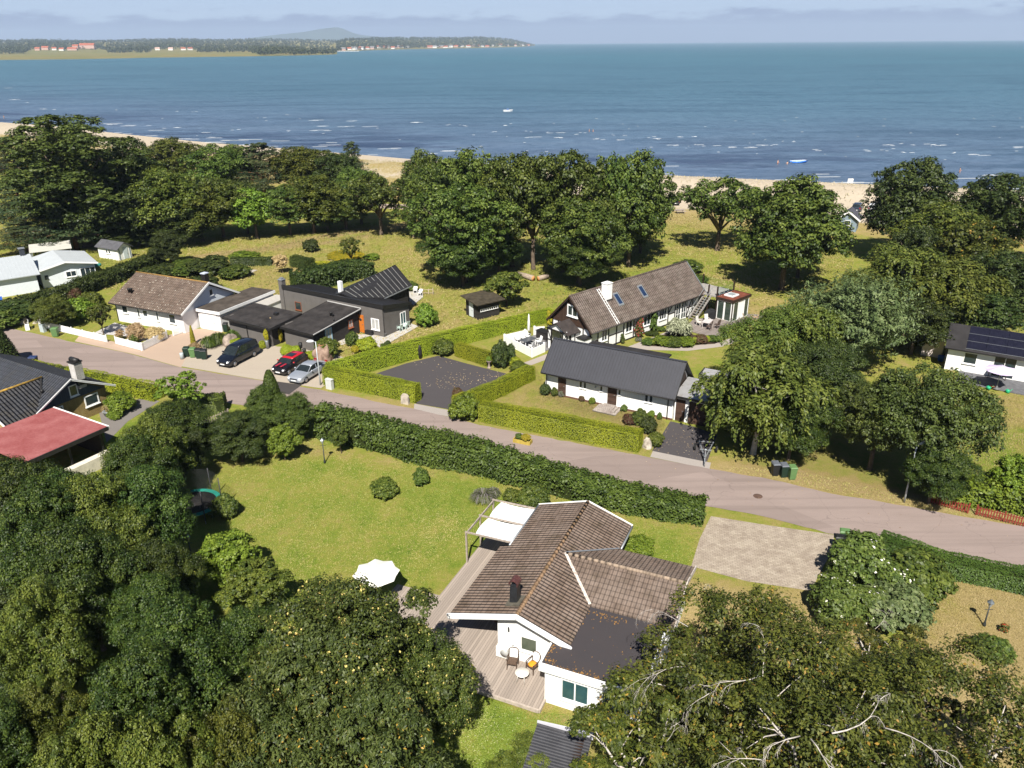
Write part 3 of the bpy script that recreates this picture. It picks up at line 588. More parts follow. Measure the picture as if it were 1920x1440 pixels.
make_round('small_tree',25,5,2.6,16,20,24,.22,.13,'oakolive',z0=.3,lob=(.2,.36),jag=.8,inner=.02,r0=.11)
make_round('orchard',26,4,2.4,18,24,26,.2,.12,'oak',z0=.15,lob=(.22,.38),jag=.5,r0=.1)
def make_strands(kind,seed,H,R,mat,bark,n,k,L,Wd,hang,upw,z0=.1,r0=.2,arch=False):
    "curtains of hanging (or upswept) leafy shoots"
    rng=np.random.default_rng(seed); cent,rad,out,ends,rng=crown_round(seed,H,R,24,n,k,L,Wd,z0,(.22,.38),1.,.5)
    K=k; t=np.tile(np.linspace(0,1,K),len(cent)); C=np.repeat(cent,K,0); O=np.repeat(out,K,0); ln=np.repeat(rng.uniform(.5,1.2,len(cent))*R*.3,K)
    if hang>0: P=C+O*np.array([1,1,.2])*(ln*.35*t)[:,None]; P[:,2]-=ln*hang*t**1.5
    else: P=C+(O*.5+np.array([0,0,.75]))*(ln*t)[:,None]; P[:,2]-=ln*.35*t**2
    P+=rng.normal(0,.09*R/4,P.shape)
    ax=O*.5+np.array([0,0,-1. if hang>0 else 1.]); N_=O*.6+upw*np.array([0,0,1])+.6*unit(rng,len(P))
    V,F=leafquads(P,N_,ax+.45*unit(rng,len(P)),L,Wd,rng); ti=np.clip(.5+np.repeat(rng.uniform(-.3,.3,len(cent)),K)+rng.normal(0,.13,len(P)),0,1)
    parts=[(V,F,ti),puffs(cent*np.array([.8,.8,.97]),rad,out,8,L*1.1,Wd*1.8,rng)]
    mb=MB(); limbs(mb,H,R,[tuple(e) for e in ends[::3]],r0,random.Random(seed),fork=.35)
    add_proto(kind,leafmesh(kind+'_crown',parts,LM[mat]),trunkmesh(kind+'_trunk',mb,bark),H,R)
make_strands('birch',31,11,4.2,'birch',WBARK,46,22,.3,.13,1.1,.35,.1)
make_strands('willow',32,9,5.,'willow',BARK,52,20,.34,.1,-1,.4,.05,.3)
make_strands('silver_willow',33,3,1.9,'silver',BARK,40,14,.3,.07,.35,.5,.05,.08)
def make_pine(kind,seed,H,R,mat='pine'):
    rng=np.random.default_rng(seed); cs=[];rs=[];os_=[];mb=MB(); r_=random.Random(seed)
    mb.tube([(0,0,-.1),(r_.uniform(-.2,.2),.1,H*.45),(0,0,H*.97)],[.26,.2,.05],8)
    z=H*.22
    while z<H:
        fr=(z/H); br=R*(1-max(0,(fr-.3)/.7)**1.6*.8)*rng.uniform(.75,1.1)
        for k in range(5):
            a=rng.uniform(0,6.28); e=np.array([math.cos(a)*br,math.sin(a)*br,z+br*.12]); mb.tube([(0,0,z-.2),tuple(e*np.array([.5,.5,1])-np.array([0,0,.1])),tuple(e)],[.08,.05,.02],5)
            for q in (.45,.7,.95): cs.append(e*np.array([q,q,1])+rng.normal(0,.2,3)); rs.append(br*.33*rng.uniform(.7,1.2)); os_.append([math.cos(a),math.sin(a),.3])
        z+=H*.075
    cent=np.array(cs); p=puffs(cent,np.array(rs),np.array(os_),75,.36,.1,rng,squash=.5,upw=.7,outk=.5,rnd=.8)
    add_proto(kind,leafmesh(kind+'_crown',[p],LM[mat]),trunkmesh(kind+'_trunk',mb,PBARK),H,R)
make_pine('pine',41,11,3.6)
def make_shrub(kind,seed,H,R,mat,n,k,L,Wd,nl=9,lob=(.4,.6),z0=-.12,**kw):
    cent,rad,out,ends,rng=crown_round(seed,H,R,nl,n,k,L,Wd,z0,lob,1.,.2); cent[:,2]=np.maximum(cent[:,2],.05*H)
    add_proto(kind,leafmesh(kind+'_foliage',[puffs(cent,rad,out,k,L,Wd,rng,**kw)],LM[mat]),None,H,R)
make_shrub('shrub',51,1.6,1.2,'oak',26,30,.16,.1)
make_shrub('shrub_dark',52,1.6,1.2,'dark',26,30,.16,.1)
make_shrub('shrub_bright',53,1.6,1.2,'bright',26,30,.15,.09)
make_shrub('shrub_olive',54,1.6,1.2,'oakolive',26,30,.15,.09)
make_shrub('shrub_lime',55,1.2,1.,'clip',30,34,.12,.06)
make_shrub('shrub_blonde',56,1.6,1.2,'blonde',34,40,.11,.05,nl=7,lob=(.5,.65))
make_shrub('shrub_red',57,1.6,1.2,'red',26,34,.14,.09)
make_shrub('shrub_white',58,2.6,2.,'white',44,36,.17,.11,nl=14,lob=(.3,.5))
make_shrub('shrub_purple',59,1.1,1.1,'purple',26,30,.2,.025,lob=(.3,.5))
make_shrub('shrub_yellow',60,.9,.9,'yellow',22,30,.12,.06)
make_shrub('box_ball',61,.8,.45,'clip',40,40,.06,.035,nl=5,lob=(.75,.9))
make_shrub('shrub_rose',62,1.8,.7,'roses',20,30,.12,.08,nl=8)
def make_grassclump(kind,seed,H,R,mat,n):
    rng=np.random.default_rng(seed); a=rng.uniform(0,6.28,n); q=rng.uniform(.15,1,n)**.7; h=H*rng.uniform(.6,1,n); parts=[]
    d=np.stack([np.cos(a),np.sin(a),0*a],-1); prev=d*(.25*R*q)[:,None]; ti=np.clip(rng.normal(.5,.25,n),0,1)
    for s in range(1,5):
        t_=s/4; cur=d*(R*q*(.25+.75*t_**1.3))[:,None]; cur[:,2]=h*(1-(1-t_)**2)-h*q*.75*t_**2.2
        ax=cur-prev; sd=np.cross(ax,np.array([0,0,1.])); sd/=np.maximum(np.linalg.norm(sd,axis=1,keepdims=True),1e-6); w_=.035*(1.25-t_)*R
        V=np.stack([prev-sd*w_,prev+sd*w_,cur+sd*w_*.8,cur-sd*w_*.8],1).reshape(-1,3); parts.append((V,np.arange(len(V)).reshape(-1,4),ti)); prev=cur
    add_proto(kind,leafmesh(kind+'_blades',parts,LM[mat]),None,H,R)
make_grassclump('grass_tuft',71,1.7,1.7,'oak',700)
make_grassclump('grass_pale',72,1.1,.7,'blonde2',260)
make_grassclump('grass_low',73,.5,.6,'lawngrass',220)
def make_column(kind,seed,H,R,mat,L,Wd,n):
    rng=np.random.default_rng(seed); z=rng.uniform(.02,1,n); a=rng.uniform(0,6.28,n); r=R*np.sqrt(np.clip(1.02-z,0,1))*np.minimum(1,.75+z*3)*rng.uniform(.8,1.06,n)
    C=np.stack([np.cos(a)*r,np.sin(a)*r,z*H],-1); O=np.stack([np.cos(a),np.sin(a),.3+0*a],-1); V,F=leafquads(C,O+.7*unit(rng,n),np.array([0,0,1.])+.6*unit(rng,n),L,Wd,rng)
    core=MB().lathe([(R*.6,0),(R*.8,H*.15),(R*.7,H*.5),(R*.35,H*.82),(.02,H*.95)],n=14)
    cv=np.array(core.V); ti=np.clip(.5+rng.normal(0,.2,n),0,1)
    add_proto(kind,leafmesh(kind+'_foliage',[(V,F,ti)],LM[mat]),trunkmesh(kind+'_core',core,LM[mat]),H,R)
make_column('cypress',81,6,1.5,'dark',.22,.08,9000)
make_column('yew_column',82,4,1.,'oak',.2,.1,5000)
def plant(kind,base,H,R,name,label,cat,group=None,mat=None,rz=None,rng=random):
    cm,tm,H0,R0=PROTO[kind]; rz=rng.uniform(0,6.28) if rz is None else rz
    if tm is None:
        o=bpy.data.objects.new(name,cm); COL.objects.link(o); o.location=base; o.rotation_euler=(0,0,rz); o.scale=(R/R0,R/R0,H/H0); tag(o,label,cat,group); c=o
    else:
        o=empty(name,base,rz,label,cat,group); o.scale=(R/R0,R/R0,H/H0)
        c=bpy.data.objects.new('crown',cm); COL.objects.link(c); c.parent=o
        t_=bpy.data.objects.new('trunk',tm); COL.objects.link(t_); t_.parent=o
    if mat:
        c.material_slots[0].link='OBJECT'; c.material_slots[0].material=LM[mat]
    return o
def tree(kind,px,top,H,wpx,name,label,base_y=None,cat='tree',group=None,mat=None,rz=None):
    "a tree whose top is seen at (px,top); H metres tall, or standing at the visible foot base_y"
    if base_y is not None: b=G(px,base_y); H=HT(px,top,b)
    else: b=G(px,top,H)
    R=wpx/2*(float((np.array([b[0],b[1],H*.6-CH]))@_fw))/FPX
    z=float(gz(b[0],b[1]))
    return plant(kind,(b[0],b[1],z),H,R,name,label,cat,group,mat,rz,TR)
TR=random.Random(99)
# ---------------------------------------------------------------- hedges
def hedge(name,pts,wid,hts,mat,label,kind='clipped',seed=1,dens=170,L=.13,Wd=.06,rough=.05,round_=.12,cat='hedge'):
    rng=np.random.default_rng(seed); P=np.array([p[:2] for p in pts],float); seg=np.hypot(*(P[1:]-P[:-1]).T); cum=np.concatenate([[0],np.cumsum(seg)]); LL=cum[-1]
    hts=hts if isinstance(hts,(list,tuple)) else [hts]*len(P); hh=np.array(hts,float)
    def at(s):
        return np.stack([np.interp(s,cum,P[:,0]),np.interp(s,cum,P[:,1])],-1)
    def frame(s):
        d=at(np.minimum(s+.4,LL))-at(np.maximum(s-.4,0)); d/=np.linalg.norm(d,axis=1,keepdims=True); return d,np.stack([-d[:,1],d[:,0]],-1)
    hm_=hh.mean(); n=int((2*hm_+wid)*LL*dens); s=rng.uniform(0,LL,n); u=rng.uniform(0,2*hm_+wid,n); h=np.interp(s,cum,hh)
    d,nr=frame(s); lat=np.where(u<hm_,-wid/2,np.where(u<hm_+wid,u-hm_-wid/2,wid/2)); z=np.where(u<hm_,u/hm_*h,np.where(u<hm_+wid,h,(2*hm_+wid-u)/hm_*h))
    # rounded shoulders, slight batter and lumps
    lump=rough*(np.sin(s*2.1+seed)+1.2*np.sin(s*.73+z*1.9)+.8*np.sin(s*5.3+lat*4)+1.3*np.sin(s*.31+seed*2))
    side=np.abs(lat)>=wid/2-1e-6; z=np.where(~side,z-round_*np.clip((np.abs(lat)/(wid/2)-.6)/.4,0,1)**2,np.minimum(z,h-round_*.6)); lat=np.where(side,np.sign(lat)*(wid/2-round_*.8*np.clip((z/h-.75)/.25,0,1)**2+lump),lat); z=np.where(~side,z+lump,z)
    Nn=np.where(side[:,None],np.concatenate([nr*np.sign(lat)[:,None],np.full((n,1),.25)],1),np.array([0,0,1.]))
    jit=rng.normal(0,.03 if kind=='clipped' else .14,n)
    C=np.concatenate([at(s)+nr*(lat)[:,None],z[:,None]],1)+Nn*jit[:,None]; up=.2 if kind=='clipped' else .8
    # ends
    parts=[]
    for e,sg in ((0.,-1),(LL,1)):
        m=int(wid*hm_*dens); dd,nn=frame(np.full(m,e)); he=hh[0] if sg<0 else hh[-1]; zz=rng.uniform(0,he,m); ll=rng.uniform(-wid/2,wid/2,m)
        ce=np.concatenate([at(np.full(m,e))+nn*ll[:,None]+dd*sg*(.0-round_*np.clip((zz/he-.75)/.25,0,1)**2)[:,None],zz[:,None]],1); ne=np.concatenate([dd*sg,np.full((m,1),.3)],1)
        V,F=leafquads(ce+ne*rng.normal(0,.03,(m,1)),ne+.5*unit(rng,m),unit(rng,m),L,Wd,rng); parts.append((V,F,np.clip(.5+rng.normal(0,.2,m),0,1)))
    V,F=leafquads(C,Nn+(.42 if kind=='clipped' else .9)*unit(rng,n)+np.array([0,0,up]),unit(rng,n)+np.array([0,0,.4]),L,Wd,rng); ti=np.clip(.5+.18*np.sin(s*1.3+seed)*np.sin(s*.37+1)+rng.normal(0,.17,n),0,1); parts.append((V,F,ti))
    if kind!='clipped':
        m=int(LL*26); s2=rng.uniform(0,LL,m); d2,n2=frame(s2); h2=np.interp(s2,cum,hh); l2=rng.uniform(-1,1,m)*wid*.5; cen=np.concatenate([at(s2)+n2*l2[:,None],(h2*(rng.uniform(.35,1.02,m)))[:,None]],1)
        top=rng.random(m)<.45; cen[:,2]=np.where(top,h2*rng.uniform(.98,1.12,m),cen[:,2]); out=np.concatenate([n2*np.sign(l2)[:,None]*.7,np.full((m,1),.6)],1)
        cen[:,:2]+=n2*(np.sign(l2)*np.where(top,0,wid*.5-np.abs(l2)+.05))[:,None]
        parts.append(puffs(cen,rng.uniform(.18,.4,m),out,26,L*1.15,Wd*1.15,rng))
    me=leafmesh(name,parts,LM[mat])
    # solid twiggy inside
    ns=max(2,int(LL/.5)+1); s3=np.linspace(.05,LL-.05,ns); d3,n3=frame(s3); a3=at(s3); h3=np.interp(s3,cum,hh)-.1; wi=wid/2-.1; VB=[];FB=[]
    for i in range(ns):
        for l_,z_ in ((-wi,.0),(-wi,h3[i]*.85),(-wi*.7,h3[i]),(wi*.7,h3[i]),(wi,h3[i]*.85),(wi,.0)): q=a3[i]+n3[i]*l_; VB.append((q[0],q[1],z_))
    for i in range(ns-1):
        for k in range(5): FB.append((i*6+k,i*6+k+1,(i+1)*6+k+1,(i+1)*6+k))
    FB+=[tuple(range(6))[::-1],tuple(range(ns*6-6,ns*6))]
    o=bpy.data.objects.new(name,me); COL.objects.link(o); tag(o,label,cat)
    b=meshobj('twigs',VB,FB,TWIG,o); return o
TWIG=mk('hedge_twigs',(.03,.04,.012),1,.05,.4,6)
def offs_line(px,off,z=0):
    "ground line through photo spots, pushed off metres to the left of its direction"
    P=[Vector(G(x,y,z)[:2]) for x,y in px]; o=[]
    for i,p in enumerate(P):
        d=(P[min(i+1,len(P)-1)]-P[max(i-1,0)]).normalized(); o.append((p.x-d.y*off,p.y+d.x*off))
    return o
hedge('loose_hedge',offs_line([(590,822),(690,845),(777,868),(894,892),(1000,921),(1090,946),(1200,968),(1316,986)],.8),1.5,[2.5,2.4,2.35,2.2,2.0,1.8,1.5,1.25],'hedge','long loose dark green hedge between the near lawn and the road','loose',2,230,.17,.11,.09)
hedge('clipped_hedge',offs_line([(897,791),(1000,811),(1100,831),(1196,850)],.65),1.3,1.65,'clip','bright clipped hedge along the road before the white barn',seed=3,dens=520,L=.085,Wd=.042,rough=.03)
hedge('clipped_hedge',offs_line([(606,722),(700,741),(779,757)],.55),1.1,1.75,'clip','clipped hedge on the road side of the dark parking square',seed=4,dens=480,L=.085,Wd=.042,rough=.03)
hedge('clipped_hedge',offs_line([(622,717),(680,702),(783,673),(877,645),(1005,612),(1040,602)],.6),1.15,[1.8,1.9,1.9,1.7,1.5,1.4],'clip','longest clipped hedge running past the parking square to the farmhouse',seed=5,dens=440,L=.09,Wd=.045,rough=.03)
hedge('clipped_hedge',offs_line([(852,668),(914,688)],.5),1.,1.4,'clip','short clipped hedge at the back of the parking square',seed=6,dens=480,L=.085,Wd=.042,rough=.03)
hedge('clipped_hedge',offs_line([(862,777),(905,759),(945,743),(1003,712)],.5),1.1,1.45,'clip','clipped hedge on the right side of the parking square',seed=7,dens=480,L=.085,Wd=.042,rough=.03)
hedge('clipped_hedge',offs_line([(60,700),(180,722),(300,748)],.0),1.5,1.25,'clip','low yellow green hedge between the brick house and road',seed=8,dens=200)
hedge('clipped_hedge',offs_line([(330,776),(424,768)],.0),1.6,1.5,'oak','rounded dark hedge end above the small grey fence',seed=9,dens=240,L=.16,Wd=.1,rough=.1)
hedge('clipped_hedge',offs_line([(1640,1040),(1765,1083),(1930,1119),(2100,1165)],.7),1.5,1.15,'hedge','broad flat topped dark hedge beside the road at right',seed=10,dens=420,L=.1,Wd=.055,rough=.03)
hedge('loose_hedge',offs_line([(-40,600),(60,585),(140,557),(215,528),(300,492)],.0),1.8,[1.6,1.8,1.7,1.6,1.5],'dark','loose dark hedge between the metal roofed house and white bungalow','loose',11,160,.2,.13,.12)
hedge('loose_hedge',offs_line([(552,545),(600,537),(660,520),(690,512)],.0),3.0,[2.2,2.3,2.1,1.6],'dark','wide dark shrub hedge behind the charcoal house','loose',12,120,.22,.14,.12)
hedge('clipped_hedge',offs_line([(552,498),(585,505)],.0),1.5,1.5,'dark','small dark hedge right of the cream topped tree',seed=13,dens=150,L=.18,Wd=.1)
hedge('clipped_hedge',offs_line([(435,498),(512,497)],.0),1.3,1.2,'dark','grey green hedge left of the cream topped tree',seed=14,dens=150,L=.18,Wd=.1)
hedge('loose_hedge',offs_line([(1745,948),(1830,962),(1930,976),(2050,1000)],1.6),2.,[1.2,1.5,1.6,1.6],'bright','fern green shrubs growing behind the red picket fence','loose',15,200,.2,.12,.12)
# ---------------------------------------------------------------- trees
BELT='trees of the belt between the gardens and beach'
def belt(kind,px,top,H,w,label,base=None,mat=None): return tree(kind,px,top,H,w,{'pine':'pine_tree','birch':'birch_tree'}.get(kind,'oak_tree' if 'oak' in kind else 'broadleaf_tree'),label,base,group=BELT,mat=mat)
belt('poplar',165,203,17,250,'tallest broad tree of the belt, at its left end',462)
belt('pine',18,262,10,110,'pine at the far left edge with beach behind')
belt('dark_oak',80,262,9,100,'dusky tree left of the tallest tree',mat='pine')
belt('oak_a',105,240,13,120,'shoulder tree leaning on the tallest tree')
belt('dark_oak',262,252,12,120,'dark tree right behind the tallest tree',430)
belt('oak_olive',318,260,11,130,'olive tree with ragged top beside the beach strip')
belt('oak_a',400,270,11,110,'fresh green round tree next to the olive one')
belt('oak_b',440,268,10.5,90,'green tree beside the grey green pine')
belt('pine',484,268,11,110,'grey green pine standing among round oaks')
belt('oak_olive',545,275,10,110,'bronze green oak left of the widest bronze oak')
belt('oak_olive',590,278,9.5,140,'widest bronze green oak in the belt')
belt('dark_oak',632,284,9.5,100,'dark oak beside the thin pine top')
belt('pine',657,266,10,54,'thin pine top rising before the pale beach')
belt('pine',25,330,10,140,'lower dark pine at the left edge')
belt('pine',85,350,10,130,'dark pine before the tallest tree')
belt('pine',145,385,8,140,'spreading pine above the metal roofed house',468)
belt('pine',55,415,7,120,'lowest pine behind the metal roofed house',472)
belt('dark_oak',205,330,9,150,'deep green tree in front of the tallest tree',462)
belt('leafy_dark',235,425,5,110,'low dark tree behind the white garden shed',462)
belt('leafy_dark',290,425,4.5,80,'low leafy tree right of the white garden shed',460)
belt('dark_oak',262,345,8.5,130,'dark round tree in the middle of the left wood',460)
belt('oak_olive',330,315,10,150,'golden olive tree in the left wood',455)
belt('oak_olive',380,350,9,140,'second olive tree nearer the meadow',452)
belt('dark_oak',345,390,7,130,'shaded dark tree at the meadow edge',458)
belt('oak_a',420,330,9,130,'mid green tree behind the bright maple',445)
belt('dark_oak',465,335,8,90,'dim tree between bright maple and pine',438)
belt('bright_maple',482,352,8,92,'bright yellow green maple at the meadow edge',447)
belt('oak_c',545,345,8.5,120,'green oak right of the bright maple',440)
belt('oak_olive',590,330,8,130,'bronze oak low over the meadow track',438)
belt('oak_b',650,340,8,120,'dark green oak low over the meadow track',430)
belt('dark_oak',615,375,6,100,'small dark oak in the shade of bronze oaks',432)
belt('oak_a',678,312,8.5,110,'green oak left of the leaning gnarled tree',420)
belt('oak_open',715,325,7,120,'gnarled open oak before the sandy road',440)
belt('oak_open',775,382,5,80,'small leaning oak on the open meadow',446)
belt('oak_b',805,277,11,110,'left shoulder oak of the middle grove',440)
belt('oak_a',838,295,10,150,'blue green oak at the left of the middle grove',470,)
belt('oak_b',895,278,11,180,'round topped oak in the middle grove',500)
belt('oak_c',872,340,9,190,'low hanging oak at the front of the middle grove',530)
belt('oak_c',960,280,12,170,'oak with leafy dome in the centre of the grove',500)
belt('oak_open',1000,300,12,140,'oak with bare inner branches in the grove',505)
belt('oak_c',1055,273,12,180,'tallest dome of the middle grove',510)
belt('oak_a',1085,370,9,165,'fresh green front oak above the cut logs',530)
belt('oak_open',1132,290,11,110,'oak with a pale long trunk in the grove',505)
belt('oak_b',1178,279,12,160,'right hand dome of the middle grove',500)
belt('oak_b',1200,315,9,110,'lowest right oak of the middle grove',475)
belt('leafy',868,425,5,150,'low leafy boughs at the left foot of the middle grove',537)
belt('leafy',935,430,5,110,'low leafy tree in the shadow of the middle grove',512)
belt('leafy',1088,432,5,140,'low leafy boughs above the farmhouse ridge',536)
belt('oak_a',1180,400,5,80,'low bough oak over the grove shadow',485)
belt('oak_open',1345,335,8,150,'separate oak on the meadow left of the wide oak',470)
belt('oak_open',1412,352,7,110,'sunlit oak before the sandy car park',455)
belt('oak_b',1465,328,9,215,'wide spreading oak on the meadow behind the sunroom',543)
belt('oak_b',1495,350,9,130,'right half oak of the wide spreading pair',520)
belt('oak_b',1722,293,15,180,'dark oak silhouetted on the sea at right',mat='dark')
belt('dark_oak',1700,420,9,110,'dusky tree below the blue beach hut',560)
belt('birch',1715,450,10,190,'drooping brownish birch left of the dark corner wood')
belt('oak_olive',1790,385,11,200,'olive tree beside the silhouetted oak')
belt('dark_oak',1895,322,13,190,'round dark tree at the right edge by the sea')
belt('oak_olive',1835,420,10,170,'bronze tree in the right corner wood',mat='bronze')
belt('dark_oak',1905,470,9,160,'dark tree at the right edge above the grey roof')
belt('birch',1790,480,9,190,'large drooping birch behind the solar panel house')
belt('birch',1640,500,8,140,'loose birch between the willow and meadow')
belt('dark_oak',1730,560,6,130,'dark low tree behind the solar panel house')
belt('dark_oak',1850,540,6,150,'shadowy tree touching the solar panel roof')
# small trees and shrubs between the houses
def sh(kind,px,base,H,w,name,label,cat='shrub',group=None,mat=None):
    b=G(px,base); R=w/2*depth(b)/FPX; return plant(kind,b,H,R,name,label,cat,group,mat,None,TR)
tree('leafy_dark',322,432,4.6,66,'conifer','round dark conifer beside the meadow track',498,mat='dark')
sh('shrub',345,512,1.6,90,'shrub','green shrubs below the round dark conifer'); sh('shrub_dark',395,512,2.2,80,'shrub','dark shrub behind the white bungalow chimney'); sh('shrub',440,520,1.7,60,'shrub','pale flowered shrub on the bungalow garden corner'); sh('shrub_bright',460,488,1.3,60,'shrub','light green shrub at the meadow side of the garden')
sh('shrub_dark',300,520,1.8,70,'shrub','dark shrub at the end of the left hedge'); sh('shrub_dark',380,545,2.,60,'shrub','dark bush left of the white garage roof')
t_=tree('orchard',530,476,3.,34,'standard_tree','cream topped clipped ball tree on dry lawn',512,mat='blonde')
sh('shrub_dark',584,472,1.9,30,'shrub','lone dark spruce shrub on the meadow'); tree('small_tree',660,445,5,50,'small_tree','thin half bare small tree on the meadow',500); sh('shrub_bright',698,487,.9,30,'shrub','small bright shrub beside the thin tree')
sh('shrub_yellow',610,500,.5,60,'flowers','yellow flower patch behind the dark hedge'); sh('shrub_yellow',650,480,.4,70,'flowers','wider yellow flower patch on the meadow')
sh('shrub',770,545,1.2,30,'shrub','small shrub behind the charcoal house gable'); tree('orchard',950,508,4,90,'apple_tree','gnarled apple tree right of the black playhouse',574,mat='oakolive')
sh('shrub_bright',798,612,2.7,42,'conifer','rounded light green conifer beside the charcoal house',mat='bright')
sh('shrub',1285,512,1.8,60,'shrub','green shrub behind the farmhouse roof end'); sh('shrub',1305,535,1.4,44,'shrub','hedge like shrub by the roof terrace post')
tree('leafy_olive',108,555,3.5,80,'broadleaf_tree','olive leafed shrub tree left of the white fence',618,cat='tree'); sh('shrub_bright',150,600,2.6,60,'shrub','yellow green shrub behind the olive shrub tree'); tree('small_tree',195,570,3,56,'small_tree','small gnarled tree on the bungalow lawn',628); sh('shrub_olive',175,585,2.4,50,'shrub','olive shrub beside the bungalow gable')
sh('shrub_dark',30,600,2.,90,'shrub','dark shrubs by the blue sign'); sh('shrub',-10,612,2.2,90,'shrub','leafy shrub at the far left verge'); sh('shrub_red',140,562,1.5,30,'shrub','dark reddish shrub below the metal roofed gable')
sh('shrub_blonde',258,639,2.,36,'willow_ball','tall straw coloured willow ball by the bungalow door',cat='clipped shrub',group='straw coloured clipped willows'); sh('shrub_blonde',293,638,1.5,38,'willow_ball','wide straw coloured willow ball behind the picket fence',cat='clipped shrub',group='straw coloured clipped willows'); tree('orchard',226,618,1.5,20,'willow_ball','smallest straw coloured willow ball on a stem',637,cat='clipped shrub',mat='blonde',group='straw coloured clipped willows')
sh('shrub',253,643,1.1,18,'shrub','small green bush at the picket fence corner')
for px,by,w,l in ((392,652,40,'long bladed grass clump left of the boulder'),(410,645,46,'long bladed grass clump behind the boulder'),(437,640,36,'long bladed grass clump right of the boulder')): sh('grass_tuft',px,by,1.7,w,'grass_clump',l,'ornamental grass','ornamental grasses round the boulder')
sh('shrub_olive',366,660,1.,26,'shrub','golden shrub beside the refuse bins',mat='blonde2'); tree('cypress',363,610,2,10,'golden_conifer','slim yellow conifer beside the white garage',646,mat='yellow')
sh('shrub_lime',445,650,.9,24,'shrub','lime green plant beside the boulder by the van')
sh('box_ball',493,653,.8,12,'box_ball','box ball beside the tall planter','clipped shrub','box balls on the forecourt'); sh('box_ball',540,665,1.,20,'box_ball','left box ball of the pair by the annex wall','clipped shrub','box balls on the forecourt'); sh('box_ball',556,667,1.,19,'box_ball','right box ball of the pair by the annex wall','clipped shrub','box balls on the forecourt'); sh('box_ball',583,672,.7,26,'box_ball','low green plants at the foot of the great stone','clipped shrub','box balls on the forecourt')
sh('shrub_yellow',525,643,1.7,13,'shrub','yellow shrub between the two dark annexes'); sh('shrub_olive',613,670,2.,48,'shrub','olive shrub behind the great split stone'); sh('shrub',660,648,1.6,25,'shrub','round green shrub near the orange door'); sh('shrub_lime',690,660,1.6,38,'shrub','yellow green shrub in front of the charcoal house'); sh('shrub_yellow',666,662,.8,14,'flowers','pale yellow flowers in a dark pot'); sh('shrub_dark',727,652,.8,15,'shrub','small dark bush at the white terrace corner'); sh('shrub',718,652,.5,10,'shrub','tiny green plant left of the small dark bush')
sh('yew_column',724,630,1.6,7,'conifer','slim potted conifer at the house corner')
sh('shrub_red',830,664,1.6,42,'shrub','dark rounded bush at the back of the parking square',mat='oakolive'); sh('shrub_dark',938,690,2.9,34,'rhododendron','tall glossy bush at the parking square steps'); sh('shrub_dark',955,682,2.,26,'rhododendron','smaller glossy bush beside the tall glossy bush'); sh('shrub_olive',973,698,1.1,36,'shrub','bronze green bush above the right hedge'); sh('box_ball',966,686,.9,18,'shrub','little hedge block behind the bronze green bush')
sh('shrub_bright',873,786,2.3,54,'shrub','bright leafy bush at the end of the bright hedge'); sh('shrub_red',858,752,1.3,22,'shrub','copper bush behind the bright leafy bush')
sh('silver_willow',1272,632,2.2,50,'willow_bush','silvery white variegated willow bush on the deck edge')
BED='plants in the bed under the silvery willow'
for px,by,H,w,l,mt in ((1215,646,.7,26,'left green mound of the bed','shrub'),(1222,646,.5,10,'round yellow green ball at the left of the bed','box_ball'),(1240,646,1.,34,'leafy green mound left in the bed','shrub_bright'),(1262,648,.9,40,'leafy green mound below the willow','shrub'),(1285,648,.9,38,'leafy green mound right of the willow','shrub_bright'),(1302,644,.7,10,'round yellow green ball in the middle of the bed','box_ball'),(1313,644,1.,24,'dark purplish plant in the bed','shrub_red'),(1325,641,.7,10,'round yellow green ball at the right of the bed','box_ball'),(1338,640,.7,26,'last green mound of the bed','shrub')): sh(mt,px,by,H,w,'bed_plant',l,'garden plant',BED)
for px,by,H,w,l,mt in ((1198,640,.4,14,'low grey green border plant by the farmhouse wall','shrub_purple'),(1222,628,.4,26,'long low border plants by the farmhouse wall','shrub_dark'),(1237,620,.5,20,'low plants in front of the farmhouse window','shrub')): sh(mt,px,by,H,w,'border_plant',l,'garden plant')
sh('shrub_rose',1198,634,2.4,16,'climbing_rose','red climbing rose on the half timbered wall'); sh('shrub_rose',1225,622,2.4,15,'climbing_rose','second climber right of the red rose',mat='oak'); sh('shrub_rose',1167,645,1.2,9,'climbing_rose','thin climber at the farmhouse corner',mat='oak'); sh('shrub_rose',1030,612,2.,12,'climbing_rose','yellow flowering shrub at the farmhouse gable corner',mat='yellow')
BB='plants along the white barn'
for px,by,H,w,l,mt in ((1022,740,1.,22,'grey green plant at the barn corner','shrub_dark'),(1040,742,.8,14,'small bush left of the brown door','shrub'),(1052,744,.6,11,'green tuft under the brown door','shrub_purple'),(1091,752,.5,12,'dry reddish tuft along the barn','shrub_red'),(1110,757,.6,14,'round green tuft left of the barn steps','shrub_bright'),(1170,771,.6,13,'green tuft right of the barn steps','shrub'),(1200,777,.6,12,'round grey green tuft under the barn window','shrub_bright'),(1221,782,.6,14,'second round tuft under the barn window','shrub_bright'),(1236,787,.7,9,'thin plant at the barn right end','shrub'),(1180,795,.9,26,'dry reddish plants above the bright hedge end','shrub_red'),(1198,796,1.4,30,'taller green shrub above the bright hedge end','shrub'),(1215,812,1.4,32,'dark green shrub beside the barn drive','shrub_dark'),(1228,835,1.1,32,'olive shrub near the road boulder','shrub_olive')): sh(mt,px,by,H,w,'border_plant',l,'garden plant',BB)
